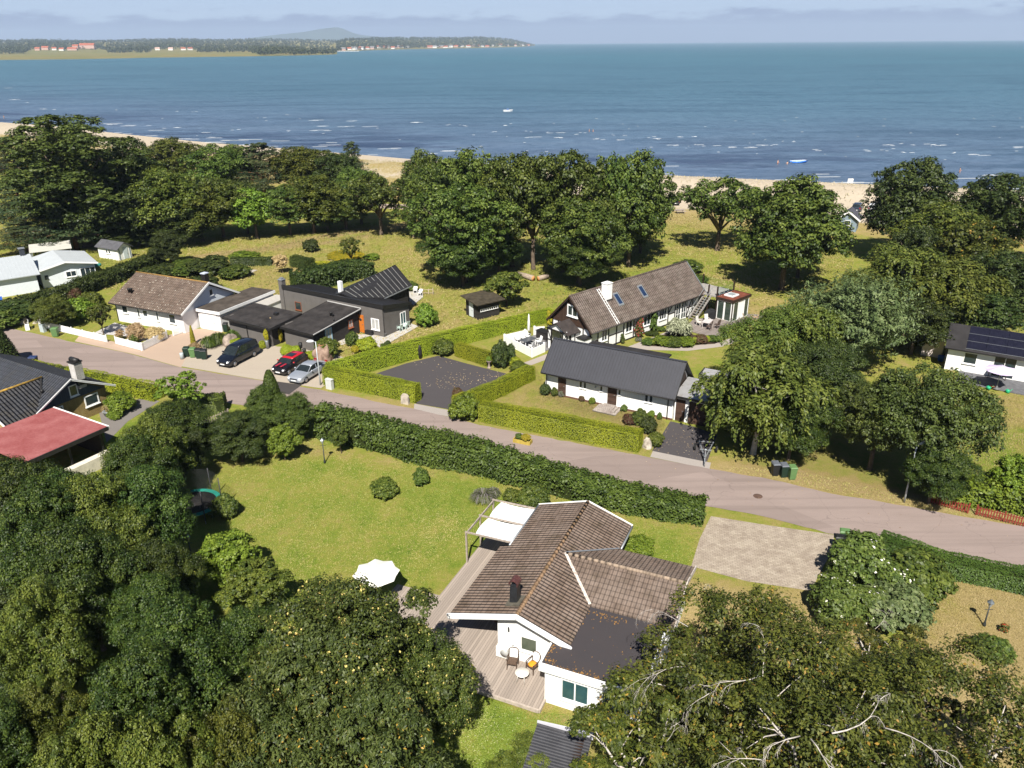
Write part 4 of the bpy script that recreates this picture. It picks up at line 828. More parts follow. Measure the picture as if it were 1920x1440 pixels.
# lawn shrubs of the near garden
sh('shrub_olive',722,928,1.2,54,'shrub','flat yellowish shrub in the middle of the lawn'); sh('shrub',791,908,1.3,30,'shrub','small round shrub on the lawn near the hedge'); sh('grass_tuft',906,938,1.1,58,'lavender','grey purple lavender bush behind the pergola',mat='purple'); sh('grass_tuft',925,930,.9,34,'lavender','smaller purple lavender beside the pergola',mat='purple'); sh('shrub_olive',960,940,1.,34,'shrub','yellow and green shrub behind the pergola corner'); sh('shrub',1002,950,1.6,64,'shrub','dark shrub between the pergola and the hedge'); sh('shrub_bright',1198,1036,1.,62,'shrub','light green shrub at the cottage rear corner')
tree('cypress',518,695,5,50,'conifer','pointed dark shrub at the left end of the long hedge',800,mat='hedge'); tree('leafy',505,722,3.2,84,'broadleaf_tree','rounded dark tree left of the pointed shrub',815,mat='hedge'); tree('leafy',560,742,3.4,90,'broadleaf_tree','rounded dark tree right of the pointed shrub',825,mat='hedge'); tree('leafy_bright',535,795,2.4,62,'small_tree','bright leafy young tree on the lawn corner',862); tree('orchard',640,795,2.4,40,'small_tree','small dark tree in front of the long hedge',850,mat='oak')
sh('shrub',425,968,1.6,50,'shrub','dark shrub beside the trampoline')
tree('cypress',0,605,5,80,'cypress','tall dark cypress at the left edge by the road',690)
tree('small_tree',330,700,4,100,'young_tree','yellow green young tree behind the low hedge',mat='bright'); sh('shrub_bright',230,770,1.7,56,'shrub','bright shrub at the brick house gable'); sh('shrub_bright',217,783,.7,30,'shrub','small bright shrub below the brick house gable')
# the wood at the lower left
WOOD='trees of the dense wood at the lower left'
for i,(k,px,top,H,w,l) in enumerate((
 ('leafy',30,858,7.5,170,'leafy tree in front of the red roof, at the left edge'),('leafy',120,880,7.,150,'leafy tree below the right half of the red roof'),('leafy',245,815,6.5,140,'round tree right of the red roof'),('leafy',315,752,5.5,150,'green tree below the brick house yard'),('leafy_olive',270,790,6.5,150,'olive tree behind the trampoline'),('leafy_dark',440,775,4.2,120,'thin stemmed dark tree at the lawn edge'),('leafy_dark',325,800,4.5,100,'dark tree over the trampoline'),
 ('leafy',60,915,8.5,210,'yellowish tree at the left edge below the roof'),('leafy_olive',170,890,8,190,'yellowish tree in the middle of the wood edge'),('leafy',255,880,7.5,190,'dense green tree left of the trampoline'),('leafy',265,905,6.,120,'green tree beside the trampoline net'),
 ('leafy_dark',20,1010,5,220,'dark tree at the left edge in deep shade'),('leafy',130,985,8,200,'shaded green tree inside the wood'),('leafy_dark',225,1000,3.,170,'dark tree left of the garden lamp'),('leafy',290,1010,6,130,'round tree at the shaded garden lamp'),
 ('leafy_olive',55,1105,7,190,'sunny topped tree at the left edge'),('leafy_dark',150,1110,2.5,190,'black green tree in the wood hollow'),('leafy',265,1085,5.5,170,'grey green tree left of the bright bushes'),
 ('leafy_dark',60,1215,3,200,'dark tree low at the left edge'),('leafy',330,1140,7.5,240,'large green tree in the middle of the wood'),('leafy',240,1230,8,230,'green tree below the large wood tree'),('leafy_olive',70,1290,6,150,'yellow green bush tree near the left bottom corner'),
 ('leafy_olive',140,1370,8,240,'brownish tree at the bottom left'),('leafy',-40,1330,6.5,200,'leafy tree cut by the bottom left corner'),('leafy_olive',290,1360,8.5,240,'brownish tree along the bottom edge'),('leafy_olive',420,1330,8,220,'brownish tree beside the rowan'))):
    tree(k,px,top,H,w,'wood_tree',l,group=WOOD,mat={'leafy_olive':None,'leafy_dark':None}.get(k) if k!='leafy' else None)
tree('leafy_bright',420,1000,3.8,125,'bright_bush','bright yellow green bush tree below the garden lamp'); tree('leafy_bright',470,1055,3.2,120,'bright_bush','second bright bush between lawn and wood',mat='oakolive')
tree('leafy',440,1150,6.,180,'wood_tree','tree between the bright bushes and the maple',group=WOOD)
MAPLE=tree('maple',640,1122,9,380,'maple_tree','great dark maple with yellow seed clusters before the deck')
tree('rowan',590,1190,9,330,'rowan_tree','fine leaved rowan in front of the great maple'); tree('rowan',700,1300,8.5,300,'rowan_tree','second rowan at the bottom below the great maple'); tree('rowan',500,1300,8,240,'rowan_tree','third rowan nearest the brownish trees'); tree('shrub' and 'leafy_olive',990,1418,2.,150,'shrub_tree','leafy shrub at the bottom beside the corrugated shed roof')
tree('maple',790,1200,6.5,190,'maple_tree','lower maple limb tree over the near deck')
# right side
tree('willow',1600,530,9,250,'willow_tree','grey green willow with upswept shoots left of the solar house')
tree('leafy',1462,578,9,190,'broadleaf_tree','fresh green tree hiding the barn end',mat='fresh'); tree('birch',1440,640,9.5,230,'birch_tree','weeping yellow green birch above the refuse bins'); tree('birch',1510,560,10,170,'birch_tree','birch rising between the fresh green tree and willow'); tree('leafy',1395,700,6,140,'broadleaf_tree','leafy green tree over the barn drive',mat='fresh'); tree('leafy',1500,720,6.5,150,'broadleaf_tree','dark green tree behind the refuse bins'); tree('leafy_dark',1560,640,8,170,'broadleaf_tree','dark tree between birch and walnut'); tree('walnut',1712,700,6.5,250,'walnut_tree','wide dark walnut over the dry verge',905); tree('walnut',1630,725,6.5,190,'walnut_tree','left limb walnut over the shady verge',880); tree('leafy',1740,830,3.,130,'small_tree','low pale leaved tree in front of the walnut',945)
tree('leafy_bright',1915,855,3.5,90,'small_tree','round green tree at the right edge behind the fence')
for px,by,H,w,l,mt in ((1612,1100,3.2,140,'white flowering shrub beside the refuse bins','shrub_white'),(1575,1165,2.6,130,'second white flowering shrub nearer the birch','shrub_white'),(1712,1110,2.6,130,'dark green shrub by the broad flat hedge','shrub'),(1668,1165,2.3,130,'silvery green shrub in front of the dark one','shrub_dark')): sh(mt,px,by,H,w,'garden_shrub',l,'shrub','shrubs by the paved drive',{'shrub_dark':'willow'}.get(mt))
sh('shrub',1855,1232,1.3,66,'shrub','bright shrub beside the stone ringed lamp'); sh('shrub_rose',1882,1185,.6,16,'flowers','pink flowers at the foot of the garden lamp')
# ---------------------------------------------------------------- big bronze birches with bare white boughs, nearest the camera
def bronze_birch(seed,base,H,R,label,boughs,nl=40):
    make_round('bronze_%d'%seed,seed,H,R,nl,60,42,.15,.075,'bronze',WBARK,.2,.12,lob=(.14,.27),jag=.9,droop=.5,tintk=.3,hang=.6,inner=.05)
    o=plant('bronze_%d'%seed,base,H,R,'birch_tree',label,'tree','bronze birches nearest the camera',None,0.)
    rr=random.Random(seed)
    for b in boughs:
        mb=MB()
        def grow(p,d,L,r,lev):
            (r,L)=(r*.4,L*.75) if lev==0 else (r,L)
            pts=[p]; q=p.copy(); dd=d.copy()
            for i in range(5):
                dd=(dd+Vector((rr.uniform(-.25,.25),rr.uniform(-.25,.25),-.1*lev-.03*i+rr.uniform(-.12,.1)))).normalized(); q=q+dd*L/5; pts.append(q.copy())
                for _ in range(0 if lev>2 or i==0 else (2 if lev==1 and i>1 else 1)):
                    sd=(dd+Vector((rr.uniform(-1,1),rr.uniform(-1,1),rr.uniform(-.7,.25)))*.95).normalized(); grow(q.copy(),sd,L*rr.uniform(.3,.55),r*.5,lev+1)
            mb.tube(pts,[r*(1-.85*i/5) for i in range(6)],5 if lev else 7)
        p0=Vector(b[0]); grow(p0,Vector(b[1]).normalized(),b[2],b[3] if len(b)>3 else .05,0)
        mb.build('bare_bough',WBARK,o)
    return o
def loc(px,py,z,b): p=G(px,py,z); return (p[0]-b[0],p[1]-b[1],z)
b=G(1400,1290,5.); b=(b[0],b[1],0)
bronze_birch(201,b,9.,5.2,'wide bronze birch with bare white boughs over the cottage roof',[
 (loc(1425,1268,8.6,b),(-.8,-.3,.1),2.6,.06),(loc(1430,1268,8.7,b),(.1,.6,.5),2.4,.05),(loc(1455,1308,8.5,b),(.9,.5,.25),4.2,.05),(loc(1290,1175,7.5,b),(-.75,.55,.2),2.4,.04),(loc(1330,1160,7.,b),(-.3,.9,.3),2.2,.035),(loc(1285,1250,7.8,b),(-1,.1,.0),2.6,.045),(loc(1480,1250,8,b),(.7,.8,.1),2.6,.035)])
b=G(1520,1420,6.); b=(b[0],b[1],0)
bronze_birch(202,b,10.5,5.4,'nearest bronze birch with long bare white boughs',[
 (loc(1560,1375,10.3,b),(.9,.1,.1),3.2,.07),(loc(1500,1380,10.,b),(-.6,-.4,.1),1.8,.06),(loc(1520,1385,10.1,b),(.3,-.7,.0),2.,.06),(loc(1660,1365,10.,b),(.8,-.35,.1),2.4,.06),(loc(1430,1425,9.5,b),(-.9,-.1,.1),1.6,.05),(loc(1330,1300,8.,b),(-.6,-.2,-.3),1.6,.04)])
b=G(1220,1400,4.5); b=(b[0],b[1],0)
bronze_birch(203,b,7.,3.2,'small bronze birch over the corrugated shed roof',[(loc(1250,1390,6.8,b),(.7,.4,.1),1.6,.03)],24)
b=G(1815,1390,6.); b=(b[0],b[1],0)
bronze_birch(204,b,9.,5.,'dark bronze birch filling the bottom right corner',[(loc(1830,1270,7.5,b),(.8,.1,.1),1.4,.03)])
b=G(1660,1240,4.); b=(b[0],b[1],0)
bronze_birch(205,b,5.5,3.,'low bronze birch behind the white flowering shrubs',[(loc(1640,1180,5.,b),(.8,.4,.2),2.2,.03)],24)
# ---------------------------------------------------------------- buildings
GLASS=glass(); GREENGLASS=glass('green_glass',(.03,.075,.08),.08)
def at_(ang,o): a=math.radians(ang); return (o[0],o[1]),a
def win(root,p,face,w,h,frame=WHITE,gl=None,cols=1,rows=1,name='window',bw=.07,dep=.06,label=None,sill=True):
    "window on a wall: frame mesh, pane as its sub-part; p is the middle of the sill, face the way it looks"
    a=math.radians(face); mb=MB(); b=bw
    mb.box(-w/2,-w/2+b,-dep,.0,0,h).box(w/2-b,w/2,-dep,0,0,h).box(-w/2+b,w/2-b,-dep,0,0,b).box(-w/2+b,w/2-b,-dep,0,h-b,h)
    for i in range(1,cols): x=-w/2+w*i/cols; mb.box(x-b*.4,x+b*.4,-dep,-.002,b,h-b)
    for i in range(1,rows): z=h*i/rows; mb.box(-w/2+b,w/2-b,-dep+.004,-.004,z-b*.3,z+b*.3)
    if sill: mb.box(-w/2-.05,w/2+.05,-dep-.07,0,-.06,-.002)
    o=mb.build(name,frame,root); o.location=p; o.rotation_euler=(0,0,a+math.pi/2)
    if label: o['label']=label
    q=MB().box(-w/2+b*.5,w/2-b*.5,-dep*.45,.03,b*.5,h-b*.5).build('pane',gl or GLASS,o); return o
def door(root,p,face,w,h,mat,label=None,handle=True,name='door'):
    a=math.radians(face); o=MB().box(-w/2,w/2,-.05,.02,0,h).build(name,mat,root); o.location=p; o.rotation_euler=(0,0,a+math.pi/2)
    if label: o['label']=label
    if handle: MB().bar((w*.36,-.09,h*.48),(w*.22,-.09,h*.48),.03).bar((w*.36,-.09,h*.48),(w*.36,-.04,h*.48),.03).build('handle',GREYMETAL,o)
    return o
def gable_walls(mb,x0,x1,y0,y1,h0,yr,hr,h1=None,th=.2):
    "long walls and both gables (ridge along x)"
    h1=h1 if h1 is not None else h0
    for x in (x0,x1-th):
        P=[(y0,0),(y1,0),(y1,h1),(yr,hr),(y0,h0)]; n=5
        V=[(x,p[0],p[1]) for p in P]+[(x+th,p[0],p[1]) for p in P]; mb.add(V,[tuple(range(5))[::-1],tuple(range(5,10))]+[(i,(i+1)%5,5+(i+1)%5,5+i) for i in range(5)])
    mb.box(x0+th,x1-th,y0,y0+th,0,h0); mb.box(x0+th,x1-th,y1-th,y1,0,h1)
def poly_wall(mb,a,b,top,th=.2,z0=0):
    "wall from a to b (ground points) with outline heights top=[(t,z),...]"
    a=Vector(a);b=Vector(b); d=b-a; n=Vector((d.y,-d.x)).normalized()*th; P=[(0,z0),(1,z0)]+[(t,z) for t,z in top[::-1]]
    V=[(a.x+d.x*t,a.y+d.y*t,z) for t,z in P]+[(a.x+d.x*t-n.x,a.y+d.y*t-n.y,z) for t,z in P]; m=len(P)
    mb.add(V,[tuple(range(m)),tuple(range(m,2*m))[::-1]]+[(i,m+i,m+(i+1)%m,(i+1)%m) for i in range(m)])
def gutter(root,a,b,mat=WHITE,r=.06,down=None,name='gutter'):
    mb=MB().tube([a,b],r,8)
    if down: mb.tube([down,(down[0],down[1],.05)],.045,7)
    return mb.build(name,mat,root)
# ---- the near cottage
R0=G(968,1154,3.6); CA=math.radians(66.5)
cot=empty('cottage',R0[:2],CA,'white cottage with brown tiled roof and flat felt annex in the near garden','house')
mb=MB(); WB=.15
poly_wall(mb,(.55,1.3),(.55,-2.45),[(0,3.0),(.347,3.35),(1,2.5)])
mb.box(.75,6.6,1.1,1.3,0,3.0).box(6.6,6.8,1.3,3.0,0,2.55).box(6.8,11.0,2.8,3.0,0,2.45).box(.75,11.0,-2.45,-2.25,0,2.45); poly_wall(mb,(11.0,-2.45),(11.0,3.0),[(0,2.5),(.45,3.4),(1,2.5)])
mb.build('wall',mk('white_render',(.8,.8,.79),.8,.15,.05,1.5,bump=.1),cot)
mb=MB().box(-1.4,-1.2,-6.7,-2.1,0,2.15).box(-1.2,.55,-2.3,-2.1,0,2.2).box(-1.2,3.4,-6.7,-6.5,0,2.15); mb.build('annex_wall',MATS['white_render'],cot)
mb=MB().box(3.6,8.55,-7.0,-6.8,0,2.45).box(8.35,8.55,-6.8,-2.45,0,2.45).box(3.4,3.6,-7.0,-2.45,0,2.45); poly_wall(mb,(3.5,-7.0),(8.6,-7.0),[(0,2.45),(.51,3.2),(1,2.45)],.15,2.3); mb.build('wing_wall',MATS['white_render'],cot)
TILE_M=tiles('brown_roof_tiles',(.14,.102,.08),0,.25,.3,(.05,.038,.018),.08,.5,pale=(.21,.165,.138),bumps=.8); TILE_W=tiles('brown_wing_tiles',(.15,.112,.09),1,.25,.32,(.05,.038,.018),.05,.3,pale=(.24,.19,.16),bumps=.9)
rf=MB().slab([(0,0,3.6),(11.5,0,3.6),(11.5,-2.85,2.58),(0,-2.85,2.58)],.1).slab([(0,0.004,3.6),(0,3.85,2.415),(6.55,3.85,2.415),(6.55,3.22,2.61),(11.5,3.22,2.61),(11.5,0.004,3.6)],.1).build('roof',TILE_M,cot)
rw=MB().slab([(6.08,-.42,3.45),(3.36,-2.8,2.6),(3.36,-7.3,2.6),(6.08,-7.3,3.45)],.1).slab([(6.084,-.42,3.45),(6.084,-7.3,3.45),(8.8,-7.3,2.6),(8.8,-2.8,2.6)],.1).build('wing_roof',TILE_W,cot)
mossy=tiles('ridge_tiles_mat',(.2,.13,.08),0,.38,5,(.09,.06,.02),0,.8)
MB().tube([(0.02,0,3.6),(11.48,0,3.6)],.11,10).build('ridge_tiles',mossy,rf); MB().tube([(6.08,-.5,3.45),(6.08,-7.28,3.45)],.1,10).build('ridge_tiles',tiles('wing_ridge_mat',(.26,.2,.15),1,.38,5),rw)
PEEL=mk('flaking_white_metal',(.55,.52,.48),.6,.3,.5,7,tint=(.22,.15,.11))
MB().bar((6.06,-.45,3.5),(3.36,-2.82,2.66),.16,.03).build('valley_flashing',PEEL,cot); MB().bar((6.12,-.45,3.5),(8.8,-2.85,2.66),.09,.03).build('valley_flashing',GREYMETAL,cot)
mb=MB().bar((-.03,3.95,2.28),(-.03,0,3.5),.05,.3).bar((-.03,-2.95,2.44),(-.03,0,3.5),.05,.3); mb.bar((-.03,3.95,2.44),(-.03,0,3.65),.1,.03).bar((-.03,-2.95,2.6),(-.03,0,3.65),.1,.03); mb.build('bargeboard',WHITE,cot)
mb=MB().bar((11.53,3.3,2.5),(11.53,0,3.55),.05,.25).bar((11.53,-2.9,2.5),(11.53,0,3.55),.05,.25); mb.build('bargeboard',WHITE,cot)
mb=MB().bar((3.25,-7.35,2.52),(6.08,-7.35,3.4),.06,.26).bar((8.9,-7.35,2.52),(6.08,-7.35,3.4),.06,.26); mb.build('bargeboard',PEEL,cot)
gutter(cot,(11.5,-2.93,2.52),(8.95,-2.93,2.52),GREYMETAL); gutter(cot,(6.7,3.3,2.55),(11.5,3.3,2.55),GREYMETAL)
fl=MB().slab([(-1.5,-1.95,2.5),(0.5,-1.95,2.5),(3.42,-2.6,2.5),(3.42,-6.9,2.5),(-1.5,-6.9,2.5)],.12).build('flat_roof',mk('weathered_felt',(.034,.031,.034),.85,.2,.3,.9,bump=.3,bscale=25,tint=(.05,.043,.045)),cot)
mb=MB().box(-1.62,-1.5,-7.0,-1.85,2.12,2.56).box(-1.5,-.05,-1.95,-1.85,2.2,2.56).box(-1.5,3.3,-7.0,-6.9,2.12,2.56); mb.build('fascia',WHITE,fl)
rr=random.Random(8); mb=MB()   # drifts of birch litter and moss on the felt
for k in range(220):
    q=rr.random(); x,y=((-1.45+abs(rr.gauss(0,.18)),rr.uniform(-6,-2)) if q<.35 else (rr.uniform(-1.4,0),-2.0-abs(rr.gauss(0,.15))) if q<.55 else (3.1-abs(rr.gauss(0,.25)),rr.uniform(-5,-2.8)) if q<.85 else (rr.uniform(-1.4,3),rr.uniform(-6,-2.6)))
    a=rr.uniform(0,6.28); s=rr.uniform(.02,.07); mb.add([(x+s*math.cos(a+i*1.57),y+s*.6*math.sin(a+i*1.57),2.505+rr.uniform(.002,.02)) for i in range(4)],[(0,1,2,3)])
mb.build('leaf_litter',mk('dry_litter',(.3,.16,.05),.9,.1,.5,9),fl)['kind']='stuff'
ch=MB().slab([(.7,.15,3.62),(.7,.95,3.4),(1.6,.95,3.4),(1.6,.15,3.62)],.06).build('chimney_apron',mk('lead_sheet',(.1,.09,.07),.7,.3,.3,4),cot)
ch=MB(); ch.add([(.95,.35,3.2),(1.45,.35,3.2),(1.45,.8,3.2),(.95,.8,3.2),(1.0,.38,4.5),(1.4,.38,4.5),(1.4,.77,4.5),(1.0,.77,4.5)],[(0,3,2,1),(4,5,6,7),(0,1,5,4),(1,2,6,5),(2,3,7,6),(3,0,4,7)]); ch=ch.build('chimney',mk('black_sheet',(.03,.032,.036),.35,.45,.2,metal=.3),cot)
V=[];n=10
for x in (.93,1.47):
    for i in range(n+1): a=math.pi*i/n; V.append((x,.575-.26*math.cos(a),4.62+.26*math.sin(a)))
for x in (.93,1.47):
    for i in range(n+1): a=math.pi*i/n; V.append((x,.575-.23*math.cos(a),4.60+.23*math.sin(a)))
m=n+1; F=[(i,i+1,m+i+1,m+i) for i in range(n)]+[(2*m+i,3*m+i,3*m+i+1,2*m+i+1) for i in range(n)]+[(i,2*m+i,2*m+i+1,i+1) for i in range(n)]+[(m+i,m+i+1,3*m+i+1,3*m+i) for i in range(n)]+[(0,m,3*m,2*m),(n,2*m+n,3*m+n,m+n)]
MB().add(V,F).box(.98,1.02,.36,.4,4.5,4.66).box(1.38,1.42,.36,.4,4.5,4.66).box(.98,1.02,.75,.79,4.5,4.66).box(1.38,1.42,.75,.79,4.5,4.66).build('chimney_cap',mk('maroon_metal',(.085,.035,.032),.45,.4,.3,6),ch)
win(cot,(.55,-.48,.98),180,.95,.95,WHITE,glass('pale_glass',(.07,.085,.06),.06)); door(cot,(.55,.65,.2),180,.8,2.0,mk('white_door',(.76,.76,.75),.5,.3,.04),handle=True)
win(cot,(-1.4,-3.67,.62),180,1.45,1.3,WHITE,GREENGLASS,2,bw=.09); win(cot,(-1.4,-5.6,.62),180,1.2,1.3,WHITE,GREENGLASS,2)
hp=MB().box(.24,.52,.62,1.28,.32,.95).build('heat_pump',mk('ivory_plastic',(.7,.7,.66),.5,.3,.05),cot); MB().tube([(.235,.8,.63),(.228,.8,.63)],.24,20).build('fan_grille',mk('grille_grey',(.35,.35,.34),.6,.3,.1),hp)
ww=MB().box(.46,.5,.6,.68,1.95,2.25).build('wall_lamp',BLACK,cot)
door(cot,(3.6,1.3,.2),90,1.2,2.0,GLASS,'dark glazed porch door',False,'porch_door')
# deck, pergola, furniture
DECKM=boards('weathered_deck',(.28,.235,.2),.145,1,.85,.4,.28)
dk=empty('wooden_deck',R0[:2],CA,'weathered grey wooden deck wrapping the front and left of the cottage','deck')
MB().prism([(-2.15,-2.08),(.54,-2.08),(.54,1.31),(6.58,1.31),(6.58,3.02),(11.2,3.02),(11.2,6.4),(3.56,6.45),(3.5,9.3),(-.6,9.3),(-2.15,7.4)][::-1],.1,.2).build('deck_floor',DECKM,dk)
MB().box(-2.25,-2.155,-2.1,7.4,.04,.235).box(-2.2,-1.3,-2.18,-2.085,.04,.23).build('deck_edge',mk('deck_edge_wood',(.4,.34,.29),.85,.2,.2,5),dk)
pg=empty('pergola',(0,0),0,'greyed timber pergola with two white sail awnings beside the cottage','pergola'); pg.location=(R0[0],R0[1],0); pg.rotation_euler=(0,0,CA)
TIM=mk('greyed_timber',(.33,.28,.24),.85,.2,.3,6)
for x in (7.04,9.04,11.05): MB().box(x-.05,x+.05,6.3,6.4,.2,2.3).build('post',TIM,pg)
MB().bar((6.95,6.35,2.36),(11.15,6.35,2.36),.07,.12).build('beam',TIM,pg)
for x in (7.04,9.04,11.05): MB().bar((x,6.42,2.47),(x,3.3,2.52),.07,.1).build('cross_beam',TIM,pg)
SAIL=mk('white_sailcloth',(.82,.83,.84),.8,.2,.03,2)
for x0,x1 in ((7.12,8.98),(9.1,11.0)):
    V=[];nx,ny=8,10
    for i in range(nx+1):
        for j in range(ny+1):
            u=i/nx; v=j/ny; y=5.75-2.45*v; V.append((x0+(x1-x0)*u,y+ (.12*math.sin(math.pi*u) if v==0 else 0),2.44-.07*math.sin(math.pi*v)-.05*math.sin(math.pi*u)+.05*v))
    F=[(i*(ny+1)+j,(i+1)*(ny+1)+j,(i+1)*(ny+1)+j+1,i*(ny+1)+j+1) for i in range(nx) for j in range(ny)]
    V2=[(a,b_,c-.012) for a,b_,c in V]; k=len(V)
    meshobj('awning',V+V2,F+[tuple(i+k for i in f[::-1]) for f in F],SAIL,pg,smooth=True)
def loc_world(fr,p): c,s=math.cos(fr[1]),math.sin(fr[1]); return (fr[0][0]+c*p[0]-s*p[1],fr[0][1]+s*p[0]+c*p[1],p[2] if len(p)>2 else 0)
COT=(R0[:2],CA)
def wicker_chair(p,rz,label,name='armchair',cat='chair',group=None,cushion=None,mat=None,back=(.74,.74,.72)):
    m=mat or mk('brown_rattan',(.1,.065,.045),.7,.25,.3,20); t=empty(name,p,rz,label,cat,group)
    MB().box(-.24,.24,-.24,.24,.38,.43).build('seat',m,t)
    mb=MB().bar((-.24,.24,.42),(-.24,.34,.92),.04).bar((.24,.24,.42),(.24,.34,.92),.04).tube([(-.24,.34,.9),(-.12,.37,.99),(.12,.37,.99),(.24,.34,.9)],.025,6); mb.build('back_frame',m,t)
    MB().add([(-.22,.25,.44),(.22,.25,.44),(.22,.35,.92),(-.22,.35,.92),(-.22,.29,.44),(.22,.29,.44),(.22,.39,.92),(-.22,.39,.92)],[(0,1,2,3),(7,6,5,4),(0,4,5,1),(1,5,6,2),(2,6,7,3),(3,7,4,0)]).build('backrest',mk('cream_canvas_%d'%int(back[0]*100),back,.8,.2,.05),t)
    for s in (-1,1):
        MB().bar((s*.25,-.24,0),(s*.24,-.22,.62),.04).build('leg',m,t); MB().bar((s*.25,.27,0),(s*.24,.25,.42),.04).build('leg',m,t); MB().tube([(s*.26,-.25,.62),(s*.28,0,.65),(s*.25,.28,.66)],.025,6).build('armrest',m,t)
    if cushion: MB().ball((0,-.02,.47),.23,12,6,.3).build('cushion',cushion,t)
    return t
wicker_chair(loc_world(COT,(-.05,.2,.2)),CA+math.radians(-80),'rattan armchair with pale back beside the heat pump','armchair','chair','rattan armchairs on the deck')
wicker_chair(loc_world(COT,(.12,-.85,.2)),CA+math.radians(-110),'rattan armchair with orange cushion beside the round table','armchair','chair','rattan armchairs on the deck',mk('orange_cloth',(.75,.27,.02),.8,.2,.1,8))
tb=empty('round_table',loc_world(COT,(-.74,-.62,.2)),0,'small round off white table on the front deck','table')
IV=mk('off_white_table',(.66,.62,.56),.5,.3,.06); MB().lathe([(.0,.54),(.34,.54),(.36,.555),(.355,.57),(.0,.575)],n=28).build('tabletop',IV,tb)
for a in (0.4,1.97,3.54,5.1): MB().tube([(.3*math.cos(a),.3*math.sin(a),0),(.24*math.cos(a),.24*math.sin(a),.54)],.018,6).build('leg',IV,tb)
lounge=empty('lounge_chair',loc_world(COT,(3.2,2.1,.2)),CA,'brown rattan seat under the cottage porch roof','seat'); MB().box(-.6,.6,-.35,.35,.12,.42).build('seat',MATS['brown_rattan'],lounge); MB().box(-.6,.6,-.45,-.36,.12,.8).build('backrest',MATS['brown_rattan'],lounge)
# octagonal parasol on the lawn
def parasol(p,R,hr,hz,label,mat,n=8,closed=False,rz=0.2,base=True):
    t=empty('parasol',p,rz,label,'parasol'); V=[(0,0,hz)]+[(R*math.cos(2*math.pi*i/n),R*math.sin(2*math.pi*i/n),hr) for i in range(n)]+[(R*.5*math.cos(2*math.pi*(i+.5)/n)*.92,R*.5*math.sin(2*math.pi*(i+.5)/n)*.92,(hr+hz)/2-.05) for i in range(n)]
    V=[(0,0,hz)]; m=6
    for k in range(1,m+1):
        for i in range(2*n):
            f=k/m; a=math.pi*i/n; rr_=R*f*(1 if i%2==0 else math.cos(math.pi/n)*(1-.05*f)); V.append((rr_*math.cos(a),rr_*math.sin(a),hz-(hz-hr)*f**1.12-(.05*f if i%2 else 0)))
    F=[(0,1+i,1+(i+1)%(2*n)) for i in range(2*n)]
    for k in range(m-1):
        for i in range(2*n): a=1+k*2*n; F.append((a+i,a+2*n+i,a+2*n+(i+1)%(2*n),a+(i+1)%(2*n)))
    k0=len(V); F2=[tuple(k0+i for i in f[::-1]) for f in F]; meshobj('canopy',V+[(x,y,z-.02) for x,y,z in V],F+F2,mat,t)
    MB().tube([(0,0,0),(0,0,hz+.06)],.028,8).build('pole',GREYMETAL,t)
    for i in range(n): MB().bar((0,0,hz-.3),(R*.55*math.cos(2*math.pi*i/n),R*.55*math.sin(2*math.pi*i/n),hz-(hz-hr)*.55-.06),.02).build('rib',GREYMETAL,t)
    if base: MB().lathe([(.35,0),(.36,.06),(.1,.1),(.06,.3)],n=16).build('base',mk('parasol_base',(.12,.12,.12),.6,.3,.2),t)
    return t
pp=G(705,1053,2.55); parasol((pp[0]+.05,pp[1]-.45,0),1.35,2.1,2.5,'cream white octagonal parasol standing on the lawn behind the maple',mk('cream_canvas',(.76,.75,.69),.85,.15,.04))
# corrugated shed at the bottom
sh0=loc_world(COT,(-4.4,-2.9)); shd=empty('corrugated_shed',sh0[:2],CA+math.radians(180+7),'dark shed with ribbed black roof at the bottom of the garden','shed')
MB().box(.15,4.2,.15,2.2,0,1.75).build('wall',DARKWOOD,shd)
CR=ribs('black_corrugated',(.045,.045,.05),0,.16,.4,.45,.5); rfz=MB()
V=[];n=0
for i in range(109):
    x=i*.04; z=.022*math.sin(2*math.pi*x/.16); V+=[(x,0,1.9+z),(x,2.5,1.72+z),(x,0,1.87+z),(x,2.5,1.69+z)]
F=[(4*i,4*i+4,4*i+5,4*i+1) for i in range(108)]+[(4*i+2,4*i+3,4*i+7,4*i+6) for i in range(108)]
meshobj('roof',V,[f[::-1] for f in F],mk('black_sheet_roof',(.05,.05,.056),.4,.5,.2,1.5),shd,smooth=True)
MB().box(-.09,-.01,-.02,2.55,1.6,1.98).build('fascia',mk('pale_grey_metal',(.5,.5,.55),.4,.5,.05),shd)
# ---- white barn
BO=G(1015,697.5,2.3); BA=math.radians(-29.2); BARN=(BO[:2],BA)
bn=empty('barn',BO[:2],BA,'long white barn with black ribbed roof and brown plank doors','barn')
BW=boards('white_cladding',(.78,.78,.77),.2,0,.6,.8,.03,.25,.06)
mb=MB(); gable_walls(mb,.15,12.35,.62,4.6,2.55,2.6,4.5); mb.build('wall',BW,bn)
MB().box(.1,12.4,.56,.618,0,.16).build('plinth',mk('brick_plinth',(.13,.07,.05),.9,.15,.3,6),bn)
BR=ribs('black_trapezoid_roof',(.04,.041,.05),0,.28,.5,.4,.28,var=.2)
rb=MB().slab([(-.02,2.56,4.78),(12.67,2.56,4.78),(12.67,-.02,2.28),(-.02,-.02,2.28)],.09).slab([(-.02,2.564,4.78),(-.02,5.18,2.28),(12.67,5.18,2.28),(12.67,2.564,4.78)],.09).build('roof',BR,bn)
mb=MB()
for i in range(45): x=.14+i*.28; mb.bar((x,2.5,4.76),(x,-.01,2.32),.08,.07)
mb.build('roof_ribs',BR,rb); MB().bar((-.05,2.562,4.8),(12.7,2.562,4.8),.26,.04).build('ridge_cap',BR,rb)
